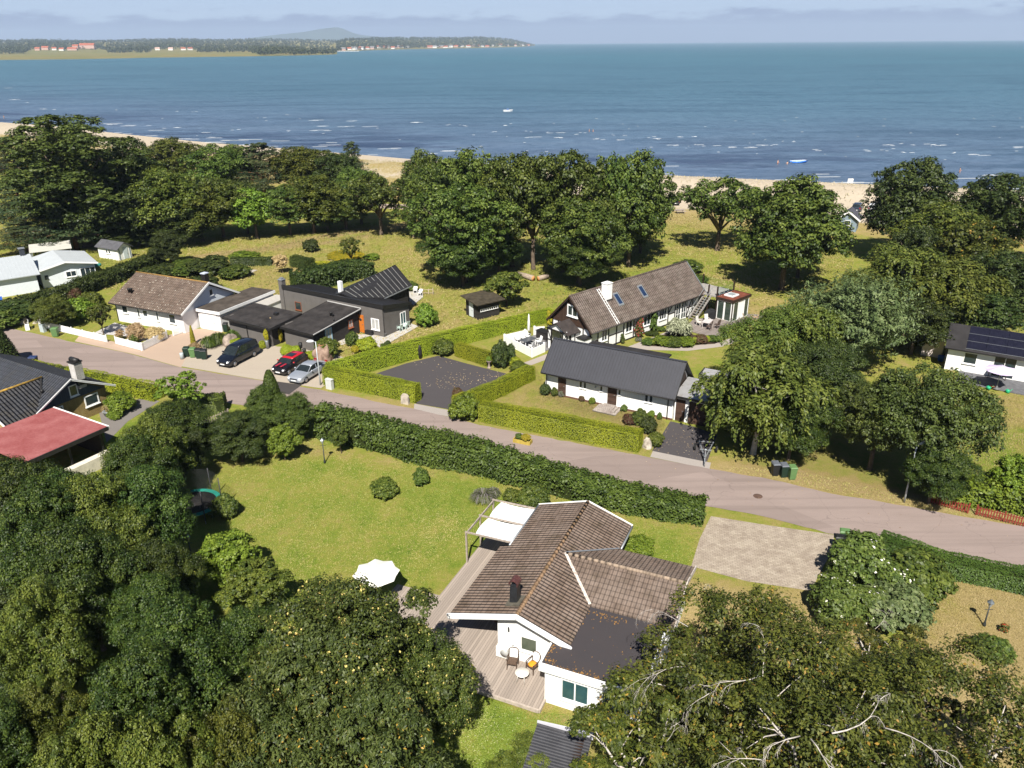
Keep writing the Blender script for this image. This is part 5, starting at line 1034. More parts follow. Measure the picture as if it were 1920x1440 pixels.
mb=MB().bar((12.7,-.03,2.22),(12.7,2.56,4.7),.03,.22).bar((12.7,5.2,2.22),(12.7,2.56,4.7),.03,.22).bar((-.04,-.03,2.22),(-.04,2.56,4.7),.03,.22).bar((-.04,5.2,2.22),(-.04,2.56,4.7),.03,.22); mb.build('bargeboard',BLACK,bn)
MB().add([(12.36,.7,2.3),(12.36,4.5,2.3),(12.36,2.56,4.4)],[(0,1,2)]).build('gable_boards',DARKWOOD,bn)
PL=boards('brown_planks',(.06,.035,.025),.16,2,.65,.35,.4)
d1=door(bn,(1.84,.6,.1),-90,.78,2.05,PL); d2=door(bn,(6.78,.6,.3),-90,.85,1.95,PL)
for x,z,w_,h_ in ((3.72,1.25,.26,.72),(4.12,1.25,.26,.72),(5.72,1.35,.24,.5),(7.45,1.35,.24,.5),(9.97,1.2,.28,.72),(10.38,1.2,.28,.72)): win(bn,(x,.62,z),-90,w_,h_,WHITE,GLASS,bw=.03,dep=.03)
MB().bar((5.2,.5,1.75),(5.2,.6,1.75),.05).ball((5.2,.5,1.65),.1,8,6).build('wall_lamp',mk('lamp_zinc',(.5,.5,.5),.4,.5,.1),bn)
gutter(bn,(.0,-.06,2.22),(12.6,-.06,2.22),BLACK); 
for x in (.3,11.95): MB().tube([(x,-.06,2.2),(x,.5,1.95),(x,.5,.05)],.045,7).build('downpipe',BLACK,bn)
MB().slab([(.9,5.0,2.7),(9.2,5.0,2.7),(9.4,8.9,2.7),(1.3,8.8,2.7)],.15).build('rear_roof',FELT,bn); MB().box(1.5,9,5.2,8.4,0,2.5).build('rear_wall',BW,bn)
st=MB().box(5.6,7.75,-1.0,.56,.004,.1).box(5.85,7.5,-.72,.55,.1,.2).box(6.1,7.25,-.45,.54,.2,.3).build('entrance_steps',paving('step_stone',(.36,.31,.28),(.45,.4,.36),.6,.5,3.),bn)
gr=empty('garage',loc_world(BARN,(12.45,.7)),BA,'white garage with grey corrugated roof joined to the barn end','garage')
MB().box(.02,.12,.05,3.3,0,2.2).box(.12,3.6,3.2,3.3,0,2.3).box(.95,1.25,.05,.2,0,2.05).box(.12,3.6,.02,.2,2.05,2.42).box(3.4,3.6,.05,3.2,0,2.3).build('wall',BW,gr)
door(gr,(.54,.06,0),-90,.8,2.04,PL,name='garage_door'); door(gr,(2.3,.06,0),-90,2.05,2.04,PL,name='garage_door',handle=False)
MB().slab([(.0,-.35,2.48),(3.9,-.35,2.48),(3.9,3.6,2.72),(0,3.6,2.72)],.06).build('roof',ribs('grey_corrugated',(.33,.33,.34),1,.3,.45,.4,.45,.2,.25,rusty=(.2,.17,.14)),gr); MB().box(0,3.9,-.42,-.36,2.3,2.5).build('fascia',BLACK,gr)
pnl=empty('lean_to',loc_world(BARN,(13.2,5.2)),BA,'dark edged grey lean to roof behind the garage','shed roof'); MB().slab([(0,1.7,2.75),(2.4,1.7,2.75),(2.4,0,2.5),(0,0,2.5)],.06).build('roof',MATS['grey_corrugated'],pnl); MB().box(-.08,-.01,-.05,1.75,2.4,2.8).build('fascia',BLACK,pnl)
for x,y in ((.1,.1),(2.3,.1),(.1,1.6),(2.3,1.6)): MB().box(x-.05,x+.05,y-.05,y+.05,0,2.45).build('post',DARKWOOD,pnl)
# ---- half timbered farmhouse
HO=G(1109,626,2.5); HA=math.radians(42.5); HF=(HO[:2],HA)
hf=empty('farmhouse',HO[:2],HA,'long half timbered white farmhouse with mossy grey brown tile roof','house')
mb=MB(); gable_walls(mb,.4,19.9,.5,6.0,2.72,3.25,5.5); mb.build('wall',mk('limewashed_infill',(.76,.76,.75),.85,.15,.06,2),hf)
HT_=tiles('old_farmhouse_tiles',(.135,.105,.09),0,.28,.32,(.05,.042,.025),.12,.5,pale=(.22,.185,.16),bumps=.9)
hr=MB().slab([(0,3.25,5.8),(20.35,3.25,5.8),(20.35,0,2.5),(0,0,2.5)],.12).slab([(0,3.254,5.8),(0,6.5,2.5),(20.35,6.5,2.5),(20.35,3.254,5.8)],.12).build('roof',HT_,hf)
mb=MB().tube([(0,3.25,5.82),(20.35,3.25,5.82)],.1,8); mb.build('ridge_tiles',HT_,hr)
mb=MB().bar((-.03,0,2.42),(-.03,3.25,5.72),.06,.2).bar((-.03,6.5,2.42),(-.03,3.25,5.72),.06,.2); mb.build('bargeboard',DARKWOOD,hf); MB().bar((20.4,0,2.45),(20.4,3.25,5.75),.08,.2).bar((20.4,6.5,2.45),(20.4,3.25,5.75),.08,.2).build('bargeboard',GREYMETAL,hf)
# timber frame, 3 cm proud of the plaster
mb=MB(); yb=.49
for x in (.45,1.6,3.3,4.6,5.8,7.5,8.9,10.7,11.6,13.7,15.0,17.2,18.4,19.85): mb.box(x-.08,x+.08,yb-.03,yb+.1,.0,2.7)
mb.box(.4,19.9,yb-.022,yb+.1,.02,.18).box(.4,19.9,yb-.022,yb+.1,2.5,2.68)
for a,b_ in ((.45,1.6),(3.3,5.8),(7.5,8.9),(10.7,11.6),(13.7,15.),(17.2,19.85)): mb.box(a+.08,b_-.08,yb-.022,yb+.1,1.22,1.36)
mb.bar((17.25,yb-.008,.2),(18.3,yb-.008,2.5),.1,.12).bar((13.75,yb-.008,1.4),(14.6,yb-.008,2.5),.1,.1)
for y in (.55,1.5,2.5,4.1,5.1,5.95): mb.box(.36,.45,y-.07,y+.07,0,2.7)
mb.box(.372,.45,.5,6.,.02,.16).box(.372,.45,.5,6.,1.2,1.34).bar((.385,4.2,.2),(.385,5.05,1.2),.1,.03).bar((.385,1.45,.2),(.385,.6,1.2),.1,.03)
mb.build('timber_frame',mk('tarred_timber',(.022,.018,.016),.7,.25,.3,6),hf)
V=[(.33,.3,2.62),(.33,6.2,2.62),(.33,3.25,5.55),(.4,.3,2.62),(.4,6.2,2.62),(.4,3.25,5.55)]; meshobj('gable_boards',V,[(0,2,1),(3,4,5),(0,1,4,3),(1,2,5,4),(2,0,3,5)],boards('brown_gable_boards',(.055,.032,.022),.22,1,.7,.5,.25),hf)
win(hf,(.33,3.0,3.55),180,1.5,1.25,WHITE,GLASS,2,bw=.14)
for x,w_,c in ((2.6,.9,2),(6.65,1.1,2),(9.8,1.2,2),(12.65,1.3,3)): win(hf,(x,.5,.95),-90,w_,1.3,WHITE,GLASS,c,bw=.06)
for x in (15.55,16.6): win(hf,(x,.48,.15),-90,.95,2.2,WHITE,GLASS,2,3,name='french_door',bw=.07)
hc=MB().box(4.62,5.5,2.1,2.85,4.3,6.35).build('chimney',mk('white_chimney',(.8,.79,.77),.8,.15,.06,3),hf); MB().box(4.57,5.55,2.05,2.9,6.35,6.42).box(4.8,5.32,2.28,2.68,6.42,6.5).build('chimney_cap',WHITE,hc); MB().box(4.55,5.57,1.98,2.1,4.45,4.62).build('flashing',BLACK,hc)
mb=MB(); n_=lambda y:2.5+1.015*y+.09
for dx in (-.17,.17): mb.bar((4.27+dx,-.02,n_(-.02)),(4.27+dx,3.1,n_(3.1)),.05,.06)
for i in range(13): y=.12+i*.24; mb.bar((4.1,y,n_(y)+.02),(4.44,y,n_(y)+.02),.04,.04)
mb.build('roof_ladder',WHITE,hf)
for x in (6.3,10.48):
    f_=MB()
    for (xa,xb,ya,yb_) in ((x-.4,x+.4,1.3,1.4),(x-.4,x+.4,2.28,2.38),(x-.4,x-.3,1.4,2.28),(x+.3,x+.4,1.4,2.28)): f_.slab([(xa,ya,n_(ya)+.03),(xb,ya,n_(ya)+.03),(xb,yb_,n_(yb_)+.03),(xa,yb_,n_(yb_)+.03)],.12)
    f_=f_.build('skylight',GREYMETAL,hf); MB().slab([(x-.3,1.4,n_(1.4)-.01),(x+.3,1.4,n_(1.4)-.01),(x+.3,2.28,n_(2.28)-.01),(x-.3,2.28,n_(2.28)-.01)],.05).build('pane',glass('skylight_glass',(.012,.025,.06),.05),f_)
gutter(hf,(.0,-.06,2.45),(20.3,-.06,2.45),BLACK,.05)
ph=MB().slab([(-1.75,3.45,3.25),(.32,3.45,3.25),(.32,1.75,2.25),(-1.75,1.75,2.25)],.09).slab([(-1.75,3.454,3.25),(-1.75,5.15,2.25),(.32,5.15,2.25),(.32,3.454,3.25)],.09).build('porch_roof',mk('porch_felt',(.045,.037,.035),.85,.2,.3,2),hf)
pw=MB().box(-1.5,.36,2.0,2.1,0,2.35).box(-1.5,.36,4.8,4.9,0,2.35).box(-1.5,-1.4,2.1,2.6,0,2.5).box(-1.5,-1.4,4.3,4.8,0,2.5); pw.add([(-1.45,2.0,2.3),(-1.45,4.9,2.3),(-1.45,3.45,3.1)],[(0,2,1)]); pw.build('porch_wall',MATS['limewashed_infill'],hf)
mb=MB()
for y in (2.05,2.6,4.3,4.85): mb.box(-1.55,-1.43,y-.06,y+.06,0,2.4)
mb.bar((-1.53,2.05,2.3),(-1.53,4.85,2.3),.08,.1).bar((-1.53,2.6,1.1),(-1.53,2.1,2.2),.08,.05).bar((-1.53,4.3,1.1),(-1.53,4.8,2.2),.08,.05).bar((-1.53,2.1,1.1),(-1.53,2.6,1.1),.06,.08).bar((-1.53,4.3,1.1),(-1.53,4.8,1.1),.06,.08).box(-1.2,-.9,1.96,2.0,.0,2.3).box(-.4,-.28,1.96,2.0,.0,2.3); mb.build('porch_frame',MATS['tarred_timber'],hf)
door(hf,(.36,3.45,.1),180,.95,2.05,mk('pale_door',(.5,.52,.52),.5,.3,.1),name='front_door')
by=MB().box(-.75,.38,.3,1.3,0,1.9).build('corner_box',MATS['limewashed_infill'],hf); MB().box(-.85,.4,.2,1.4,1.9,1.99).build('lid',BLACK,by)
# outside stair, roof terrace and sunroom
sr=empty('outside_stair',loc_world(HF,(17.0,-.5)),HA,'grey wooden outside stair climbing to the farmhouse roof terrace','stair'); STW=mk('grey_stair_wood',(.22,.19,.165),.8,.2,.3,6)
MB().bar((0,-.5,.1),(3.0,-.5,2.6),.06,.24).bar((0,.45,.1),(3.0,.45,2.6),.06,.24).build('stringer',mk('pale_stair_wood',(.3,.28,.26),.8,.2,.2,6),sr)
for i in range(11): MB().box(.2+i*.265,.46+i*.265,-.47,.42,.22+i*.222,.26+i*.222).build('step',STW,sr)
for y in (-.5,.45): MB().bar((0,y,.95),(3.,y,3.5),.05,.06).bar((.1,y,0),(.1,y,1.05),.06).bar((1.5,y,1.3),(1.5,y,2.25),.05).build('handrail',mk('rail_metal',(.3,.31,.31),.4,.4,.1,metal=.4),sr)
rt=empty('roof_terrace',loc_world(HF,(19.9,-1.5)),HA,'glass railed roof terrace between the farmhouse end and the sunroom','terrace')
MB().box(.0,3.6,-.3,4.2,2.45,2.6).build('terrace_floor',boards('terrace_boards',(.3,.28,.26),.15,0),rt)
for p in ((.05,-.25),(3.5,-.25),(3.5,4.1),(.6,4.1),(.05,.95)): MB().box(p[0]-.07,p[0]+.07,p[1]-.07,p[1]+.07,0,3.75).build('post',DARKWOOD,rt)
RG=bpy.data.materials.new('rail_glass'); RG.use_nodes=True; nt_=RG.node_tree; nb=nt_.nodes['Principled BSDF']; nb.inputs['Transmission Weight'].default_value=1; nb.inputs['Roughness'].default_value=.02; nb.inputs['IOR'].default_value=1.05; nb.inputs['Base Color'].default_value=(.8,.9,.88,1)
MB().box(3.48,3.5,-.18,4.03,2.65,3.6).build('glass_panel',RG,rt); MB().box(.7,3.43,4.09,4.11,2.65,3.6).build('glass_panel',RG,rt); MB().box(.15,3.4,-.26,-.24,2.65,3.6).build('glass_panel',RG,rt)
sn=empty('sunroom',loc_world(HF,(19.65,-4.15)),HA,'glazed sunroom with rusty red flat roof and roof light beside the deck','sunroom')
MB().box(-.05,3.65,.0,2.3,2.5,2.68).build('roof',mk('rust_red_felt',(.16,.05,.03),.9,.15,.35,2.5,bump=.3),sn); MB().box(-.12,3.72,-.08,-.01,2.4,2.72).box(-.12,-.06,-.01,2.3,2.4,2.72).box(3.66,3.72,-.01,2.3,2.4,2.72).build('fascia',DARKWOOD,sn)
sk=MB().box(.95,2.25,.7,1.9,2.685,2.84).build('roof_light',WHITE,sn); MB().box(1.1,2.1,.85,1.75,2.845,2.86).build('pane',glass('cloudy_glass',(.25,.28,.29),.2),sk)
MB().box(.05,.15,.05,.15,0,2.5).box(3.4,3.5,.05,.15,0,2.5).box(.05,.15,2.1,2.2,0,2.5).box(3.4,3.5,2.1,2.2,0,2.5).box(0.05,3.5,2.2,2.3,0,2.5).build('frame',DARKWOOD,sn)
for y in (.62,1.6): win(sn,(.05,y,.05),180,.95,2.35,WHITE,glass('room_glass',(.035,.05,.04),.05),name='glass_door',bw=.09,sill=False)
for x,w_ in ((.7,1.05),(2.9,.95)): win(sn,(x,.05,.05),-90,w_,2.35,WHITE,MATS['room_glass'],name='glass_door',bw=.09,sill=False)
MB().box(1.25,2.4,.06,.14,0,2.5).build('wall_panel',WHITE,sn); win(sn,(3.5,1.1,.05),0,1.9,2.35,WHITE,MATS['room_glass'],2,name='glass_door',bw=.09,sill=False)
fd=empty('timber_deck',loc_world(HF,(16,-4)),HA,'dark grey timber deck in front of the sunroom and stair','deck')
P=[G(1297,623)[:2],G(1292,608)[:2],G(1300,600)[:2],G(1345,595)[:2],G(1400,590)[:2],G(1432,592)[:2],G(1428,598)[:2],G(1385,608)[:2],G(1366,620)[:2],G(1345,635)[:2],G(1318,629)[:2]]
c_,s_=math.cos(-HA),math.sin(-HA); ob=loc_world(HF,(16,-4)); P=[((p[0]-ob[0])*c_-(p[1]-ob[1])*s_,(p[0]-ob[0])*s_+(p[1]-ob[1])*c_) for p in P]
MB().prism(P,.02,.12).build('deck_floor',boards('dark_deck',(.2,.17,.155),.14,1,.85,.5,.25),fd)
# ---- charcoal house
DO=G(500+320/6,480+640/6); DA=math.radians(-34.1); DH=(loc_world((DO[:2],DA),(0,-1.3))[:2],DA+math.radians(2.5))
dh=empty('charcoal_house',DH[0],DH[1],'charcoal rendered modern house with slanted black metal roofs and orange door','house')
CH_=mk('charcoal_render',(.125,.115,.108),.9,.15,.1,1.2,bump=.15); CHD=CH_
mb=MB(); poly_wall(mb,(0,0),(15.2,0),[(0,3.35),(1,3.45)]); poly_wall(mb,(15.2,.002),(15.2,4.6),[(0,3.45),(1,2.6)]); mb.box(.2,15.0,4.4,4.6,0,2.5).box(0,.2,0.2,4.6,0,2.5); mb.build('wall',CH_,dh)
SEAMR=ribs('black_seam_roof',(.02,.019,.02),0,.6,.55,.3,.05)
r1=MB().slab([(-.1,.1,3.75),(15.35,.1,3.8),(15.35,4.8,2.75),(-.1,4.8,2.75)],.12).build('roof',SEAMR,dh)
MB().box(-.15,15.4,-.12,.1,3.4,3.86).build('parapet',BLACK,r1); MB().bar((15.4,-.1,3.6),(15.4,4.85,2.7),.05,.4).build('fascia',BLACK,r1)
mb=MB()
for i in range(26): x=.2+i*.6; mb.bar((x,.12,3.78),(x,4.75,2.79),.03,.05)
mb.build('roof_seams',BLACK,r1)
A=Vector((8.4,.9,3.9));B=Vector((8.7,10.4,5.0));Cc=Vector((12.3,8.9,3.4));D_=Vector((12.1,4.0,3.1)); E_=Vector((10.2,.6,3.75))
w1=MB().slab([A,B,Cc,D_,E_],.14).build('wing_roof',mk('black_metal_sheet',(.022,.021,.022),.5,.35,.2,2),dh)
mb=MB()
for i in range(1,13):
    t_=i/13; a=A.lerp(B,t_)+Vector((0,0,.03)); b_=(E_.lerp(D_,t_*2.2) if t_<.4545 else D_.lerp(Cc,(t_-.4545)/.5455))+Vector((0,0,.03)); mb.bar(a,b_,.05,.06)
mb.build('standing_seams',mk('pale_seam',(.2,.2,.19),.5,.4,.1),w1)
MB().bar(A-Vector((0.03,0,.1)),B-Vector((.03,0,.1)),.08,.3).bar(B-Vector((0,0,.1)),Cc-Vector((0,0,.1)),.06,.28).build('fascia',BLACK,w1); MB().bar(Cc-Vector((-.05,0,.12)),D_-Vector((-.05,0,.12)),.06,.12).build('gutter',GREYMETAL,w1)
mb=MB().box(8.7,8.9,4.6,10,0,3.3); mb.add([(8.8,10,0),(12.0,8.7,0),(12.0,8.7,3.2),(8.8,10,4.7)],[(0,1,2,3),(3,2,1,0)]).box(11.7,11.9,4.6,8.6,0,3.0); mb.build('wing_wall',mk('shaded_wing_wall',(.03,.028,.027),.8,.2,.2,2),dh)  # shadow on the wing wall put into its dark colour
wl=MB().slab([A-Vector((.01,0,0)),Vector((5.5,1.5,3.0)),Vector((5.5,9.5,3.2)),B-Vector((.01,0,0))],.12).build('wing_back_roof',MATS['black_metal_sheet'],dh)
dc=MB().box(-.75,-.15,.0,.6,0,4.35).build('chimney',CH_,dh); MB().box(-.8,-.1,-.05,.65,4.35,4.42).box(-.65,-.25,.1,.5,4.42,4.6).build('chimney_cap',GREYMETAL,dc)
MB().box(7.3,7.75,1.6,2.,3.0,4.95).build('chimney',WHITE,dh)['label']='slim white chimney'
od=door(dh,(11.95,-.02,.1),-90,.85,2.05,mk('orange_wood',(.5,.15,.025),.45,.4,.15,5),'orange front door with round window'); MB().tube([(0,-.055,1.5),(0,-.045,1.5)],.17,16).build('round_pane',GLASS,od)
win(dh,(14.05,-.0,.75),-90,1.15,1.3,WHITE,glass('curtain_glass',(.35,.35,.34),.25),2,bw=.1); win(dh,(15.2,3.4,.6),0,.95,1.45,WHITE,GREENGLASS,2,bw=.08)
win(dh,(2.2,0,1.1),-90,1.,1.,mk('red_brown_frame',(.2,.07,.035),.5,.3,.1),GLASS,1)
# front annex with its own shallow roof
ax=empty('house_annex',loc_world(DH,(7.2,-7.0)),DH[1]-math.radians(1.5),'charcoal annex with felt roof in front of the charcoal house','annex')
mb=MB().box(0,4.4,0,.2,0,1.95).box(0,.2,.2,6.9,0,2.3); poly_wall(mb,(0,.2),(0,6.9),[(0,1.95),(1,2.75)]); mb.build('wall',CH_,ax)
mb=MB(); poly_wall(mb,(4.4,0.003),(4.4,6.9),[(0,1.95),(1,2.75)]); mb.build('side_wall',mk('dark_side_wall',(.03,.027,.026),.8,.2,.2,2),ax)  # side wall coloured darker than the front render
ar=MB().slab([(-.35,-.35,2.12),(4.8,-.35,2.12),(4.8,6.95,2.95),(-.35,6.95,2.95)],.14).build('roof',mk('streaky_felt',(.036,.032,.031),.85,.2,.4,1.,bump=.3,bscale=20),ax)
mb=MB().bar((-.38,-.37,2.02),(4.83,-.37,2.02),.06,.26).bar((-.38,-.35,2.02),(-.38,6.95,2.85),.06,.26); mb.build('fascia',BLACK,ar); MB().bar((4.85,-.35,2.12),(4.85,6.95,2.95),.07,.09).bar((-.35,6.98,3.0),(4.8,6.98,3.0),.1,.08).build('gutter',mk('pale_flashing',(.45,.44,.43),.5,.4,.1),ar)
MB().lathe([(.16,0),(.14,.3),(.19,.32),(.19,.42),(.05,.45)],(3.0,4.2,2.6),12).lathe([(.1,0),(.1,.25),(.13,.28)],(3.4,4.1,2.6),10).lathe([(.07,0),(.07,.3)],(4.4,3.2,2.5),8).build('roof_vent',BLACK,ar)
win(ax,(4.4,2.2,.1),0,1.0,1.9,mk('blue_frame',(.25,.4,.5),.5,.3,.1),MATS['curtain_glass'],2,bw=.1,name='glass_door'); win(ax,(4.4,5.6,1.05),0,.7,.9,mk('red_frame',(.3,.1,.05),.5,.3,.1),MATS['curtain_glass'],2,bw=.08)
DTer=[G(380+p[0]*.25,440+p[1]*.25)[:2] for p in ((1150,755),(1340,745),(1560,670),(1620,690),(1400,815),(1330,850),(1250,790),(1180,800),(1040,830),(1010,800))]
o_=MB(); o_.prism(DTer,.02,.09); tag(o_.build('pale_terrace',mk('pale_terrace_slabs',(.42,.4,.37),.85,.2,.1,2)),'pale stone terrace along the orange door wall','terrace')
DT2=[G(500+p[0]/6,480+p[1]/6)[:2] for p in ((1590,400),(1740,400),(1760,470),(1650,560),(1600,520))]; o_=MB().prism(DT2,.02,.12); tag(o_.build('rear_terrace',MATS['pale_terrace_slabs']),'pale rear terrace with loungers behind the charcoal house','terrace')
# dark carport
CO=G(380+215*.25,440+760*.25); CAa=math.radians(-32)
cp=empty('carport',CO[:2],CAa,'small charcoal outbuilding with black felt roof and downpipe','outbuilding')
MB().box(0,6.6,0,.2,0,2.15).box(0,.2,.2,4.,0,2.4).box(.2,6.6,3.8,4.,0,2.4).build('wall',CH_,cp); MB().box(6.45,6.6,.2,3.8,0,2.3).build('side_wall',MATS['dark_side_wall'],cp)
cr=MB().slab([(-.4,-.5,2.3),(7.1,-.5,2.3),(7.1,4.2,2.7),(-.4,4.2,2.7)],.14).build('roof',MATS['streaky_felt'],cp); MB().box(-.45,7.15,-.57,-.5,2.08,2.34).bar((7.15,-.5,2.2),(7.15,4.2,2.6),.06,.26).bar((-.45,-.5,2.2),(-.45,4.2,2.6),.06,.26).build('fascia',BLACK,cr)
MB().box(4.6,5.1,2.4,2.8,2.5,2.85).build('roof_vent',BLACK,cr); MB().lathe([(.08,0),(.08,.2)],(5.,1.6,2.42),8).build('roof_vent',mk('moss_pipe',(.2,.15,.08),.8,.2,.3),cr); MB().tube([(2.7,-.56,2.1),(2.9,-.08,1.8),(2.95,-.06,.1)],.05,7).build('downpipe',BLACK,cp)
# ---- white bungalow at left
WO=G(340,590.5,2.4); WA=math.radians(155); WH=(WO[:2],WA)
wh=empty('white_bungalow',WO[:2],WA,'white brick bungalow with lichen spotted brown tile roof','house')
mb=MB(); gable_walls(mb,.45,11.1,-8.7,-.5,2.5,-4.65,4.6); mb.build('wall',mk('white_brick',(.7,.685,.68),.85,.15,.05,1.2,bump=.15,bscale=30),wh)
WT=tiles('lichen_tiles',(.13,.095,.075),0,.3,.34,(.04,.033,.02),.3,.3,pale=(.2,.155,.125))
wr=MB().slab([(0,-4.65,4.9),(11.6,-4.65,4.9),(11.6,.02,2.38),(0,.02,2.38)],.1).slab([(0,-4.654,4.9),(0,-9.2,2.38),(11.6,-9.2,2.38),(11.6,-4.654,4.9)],.1).build('roof',WT,wh)
MB().tube([(0,-4.65,4.9),(11.6,-4.65,4.9)],.09,8).build('ridge_tiles',mk('orange_moss',(.28,.17,.06),.9,.1,.4,7),wr)
mb=MB().bar((-.03,.05,2.34),(-.03,-4.65,4.86),.06,.22).bar((-.03,-9.25,2.34),(-.03,-4.65,4.86),.06,.22); mb.build('bargeboard',WHITE,wh)
V=[(.4,-.6,2.3),(.4,-8.6,2.3),(.4,-4.65,4.5),(.45,-.6,2.3),(.45,-8.6,2.3),(.45,-4.65,4.5)]; meshobj('gable_boards',V,[(0,1,2),(3,5,4),(0,3,4,1)],boards('pale_blue_boards',(.62,.66,.7),.16,1,.6,.8,.04),wh)
win(wh,(.4,-5.1,3.2),180,.55,.75,WHITE,GLASS,bw=.05)
for x,w_,h_,z in ((2.1,1.0,1.1,.95),(4.4,.42,1.1,.95),(7.4,.42,1.1,.95),(9.6,.95,.9,1.2)): win(wh,(x,-.5,z),90,w_,h_,WHITE,GLASS,bw=.08)
d_=door(wh,(6.3,-.5,.05),90,.95,2.05,WHITE,'white front door with small panes'); MB().box(-.3,.3,-.06,-.045,1.25,1.9).build('pane',GLASS,d_)
ch=MB().box(1.9,2.5,-6.6,-6.,3.4,5.3).build('chimney',BLACK,wh); MB().box(1.85,2.55,-6.65,-5.95,5.3,5.4).build('chimney_cap',mk('pale_blue_cap',(.5,.55,.65),.4,.4,.1),ch)
MB().lathe([(.14,0),(.14,.35),(.2,.38),(.2,.5),(.02,.52)],(9.9,-1.8,3.3),10).lathe([(.14,0),(.14,.45),(.2,.48),(.2,.55),(.02,.57)],(9.4,-1.7,3.35),10).build('roof_vent',BLACK,wr); gutter(wh,(0,.08,2.3),(11.5,.08,2.3),BLACK,.055)
MB().tube([(11.0,.05,2.25),(11.0,-.42,2.),(11.0,-.42,.05)],.04,7).build('downpipe',BLACK,wh)
gw=empty('flat_garage',WO[:2],WA,'long white garage with flat grey brown felt roof beside the bungalow','garage')
MB().box(-3.1,.2,-2.75,-2.55,0,2.15).box(-3.1,-2.9,-11.5,-2.75,0,2.15).box(-2.9,.2,-11.5,-11.3,0,2.15).build('wall',MATS['white_brick'],gw)
gwr=MB().box(-3.25,.35,-11.7,-2.35,2.3,2.42).build('roof',mk('grey_brown_felt',(.075,.062,.052),.9,.15,.35,1.1,bump=.2,bscale=20),gw); MB().box(-3.3,-3.24,-11.7,-2.35,2.1,2.44).box(-3.24,.35,-2.36,-2.3,2.1,2.44).build('fascia',WHITE,gwr)
door(gw,(-1.4,-2.53,.02),90,2.35,2.0,boards('white_garage_boards',(.72,.72,.71),.2,2,.6,.85,.03),name='garage_door')
for y in (-4.4,-6.6,-8.8,-10.4): win(gw,(-3.1,y,1.35),180,.8,.4,WHITE,GLASS,bw=.05,dep=.05)
lw=empty('low_white_shed',loc_world(WH,(-3.3,-9.3)),WA,'low white flat roofed shed behind the dark outbuilding','shed'); MB().box(-1.9,0,-2.4,1.2,0,1.75).build('wall',WHITE,lw); MB().box(-2.0,.0,-2.5,1.3,1.76,1.86).build('roof',mk('pale_felt',(.38,.36,.33),.9,.1,.1),lw); MB().slab([(-2.0,1.35,1.8),(-.1,1.35,1.8),(-.1,3.2,1.5),(-2.,3.2,1.5)],.07).build('lean_roof',MATS['grey_brown_felt'],lw)
# ---- metal roofed house far left
MO=G(350*260/1238,440+350*260/1238,2.4); MA=math.radians(60-30)
mh_=empty('metal_roofed_house',MO[:2],math.radians(38),'white house with pale grey metal roof at the left edge','house')
mb=MB().box(-14,-.35,.4,9.4,0,2.3); mb.build('wall',mk('pale_blue_render',(.6,.64,.68),.8,.2,.05),mh_)
MR=ribs('pale_metal_roof',(.43,.46,.48),0,.45,.4,.5,.06,.2,.08)
mr=MB().slab([(-15,5.2,4.1),(.1,5.2,4.1),(.1,-.1,2.4),(-15,-.1,2.4)],.1).slab([(-15,5.204,4.1),(-15,10,2.4),(.1,10,2.4),(.1,5.204,4.1)],.1).build('roof',MR,mh_)
mb=MB()
for i in range(33): x=.0-i*.45; mb.bar((x,5.2,4.12),(x,-.08,2.42),.03,.04)
mb.build('standing_seams',mk('pale_seam_metal',(.52,.55,.57),.4,.5,.05,metal=.2),mr); c2=MB().box(-1.1,-.5,4.9,5.5,3.8,4.9).build('chimney',mk('dark_chimney',(.035,.04,.05),.6,.3,.2),mh_); MB().box(-1.2,-.4,4.8,5.6,4.95,5.05).build('chimney_cap',GREYMETAL,c2)
mw=MB(); mw.add([(.3,1.5,0),(7.0,1.5,0),(7.0,1.5,2.4),(3.4,1.5,3.1),(.3,1.5,2.3),(.3,1.7,0),(7.0,1.7,0),(7.0,1.7,2.4),(3.4,1.7,3.1),(.3,1.7,2.3)],[(0,1,2,3,4),(9,8,7,6,5),(0,5,6,1),(1,6,7,2),(2,7,8,3),(3,8,9,4),(4,9,5,0)]); mw.box(.3,.5,1.7,9,0,2.2).box(6.8,7,1.7,8,0,2.2); mw.build('wing_wall',MATS['pale_blue_render'],mh_)
MB().slab([(-.3,.9,2.45),(3.4,.9,3.25),(3.4,9.5,3.25),(-.3,9.5,2.45)],.1).slab([(3.404,.9,3.25),(7.4,.9,2.5),(7.4,9.5,2.5),(3.404,9.5,3.25)],.1).build('wing_roof',mk('pale_wing_metal',(.45,.48,.5),.4,.5,.06,.8),mh_); MB().bar((-.3,.87,2.42),(3.4,.87,3.22),.05,.2).bar((7.4,.87,2.46),(3.4,.87,3.22),.05,.2).build('bargeboard',WHITE,mh_)
win(mh_,(3.9,1.5,1.0),-90,1.3,.8,WHITE,GLASS,2); win(mh_,(6.0,1.5,.2),-90,1.9,1.75,WHITE,GLASS,3,name='glass_door'); win(mh_,(.9,1.5,1.2),-90,.4,.5,BLACK,GLASS)
pl_=empty('carport_roof',G(560*260/1238,440+240*260/1238)[:2],math.radians(30),'pale ribbed open shelter roof behind the metal roofed house','shelter'); MB().slab([(-4,-.5,2.0),(1.6,-.5,2.0),(1.6,4,2.3),(-4,4,2.3)],.07).build('roof',ribs('cream_ribbed',(.5,.49,.44),1,.4,.5,.4,.2),pl_)
for x,y in ((-3.8,-.3),(1.4,-.3),(-3.8,3.8),(1.4,3.8)): MB().box(x-.06,x+.06,y-.06,y+.06,0,1.94 if y<0 else 2.2).build('post',GREYMETAL,pl_)
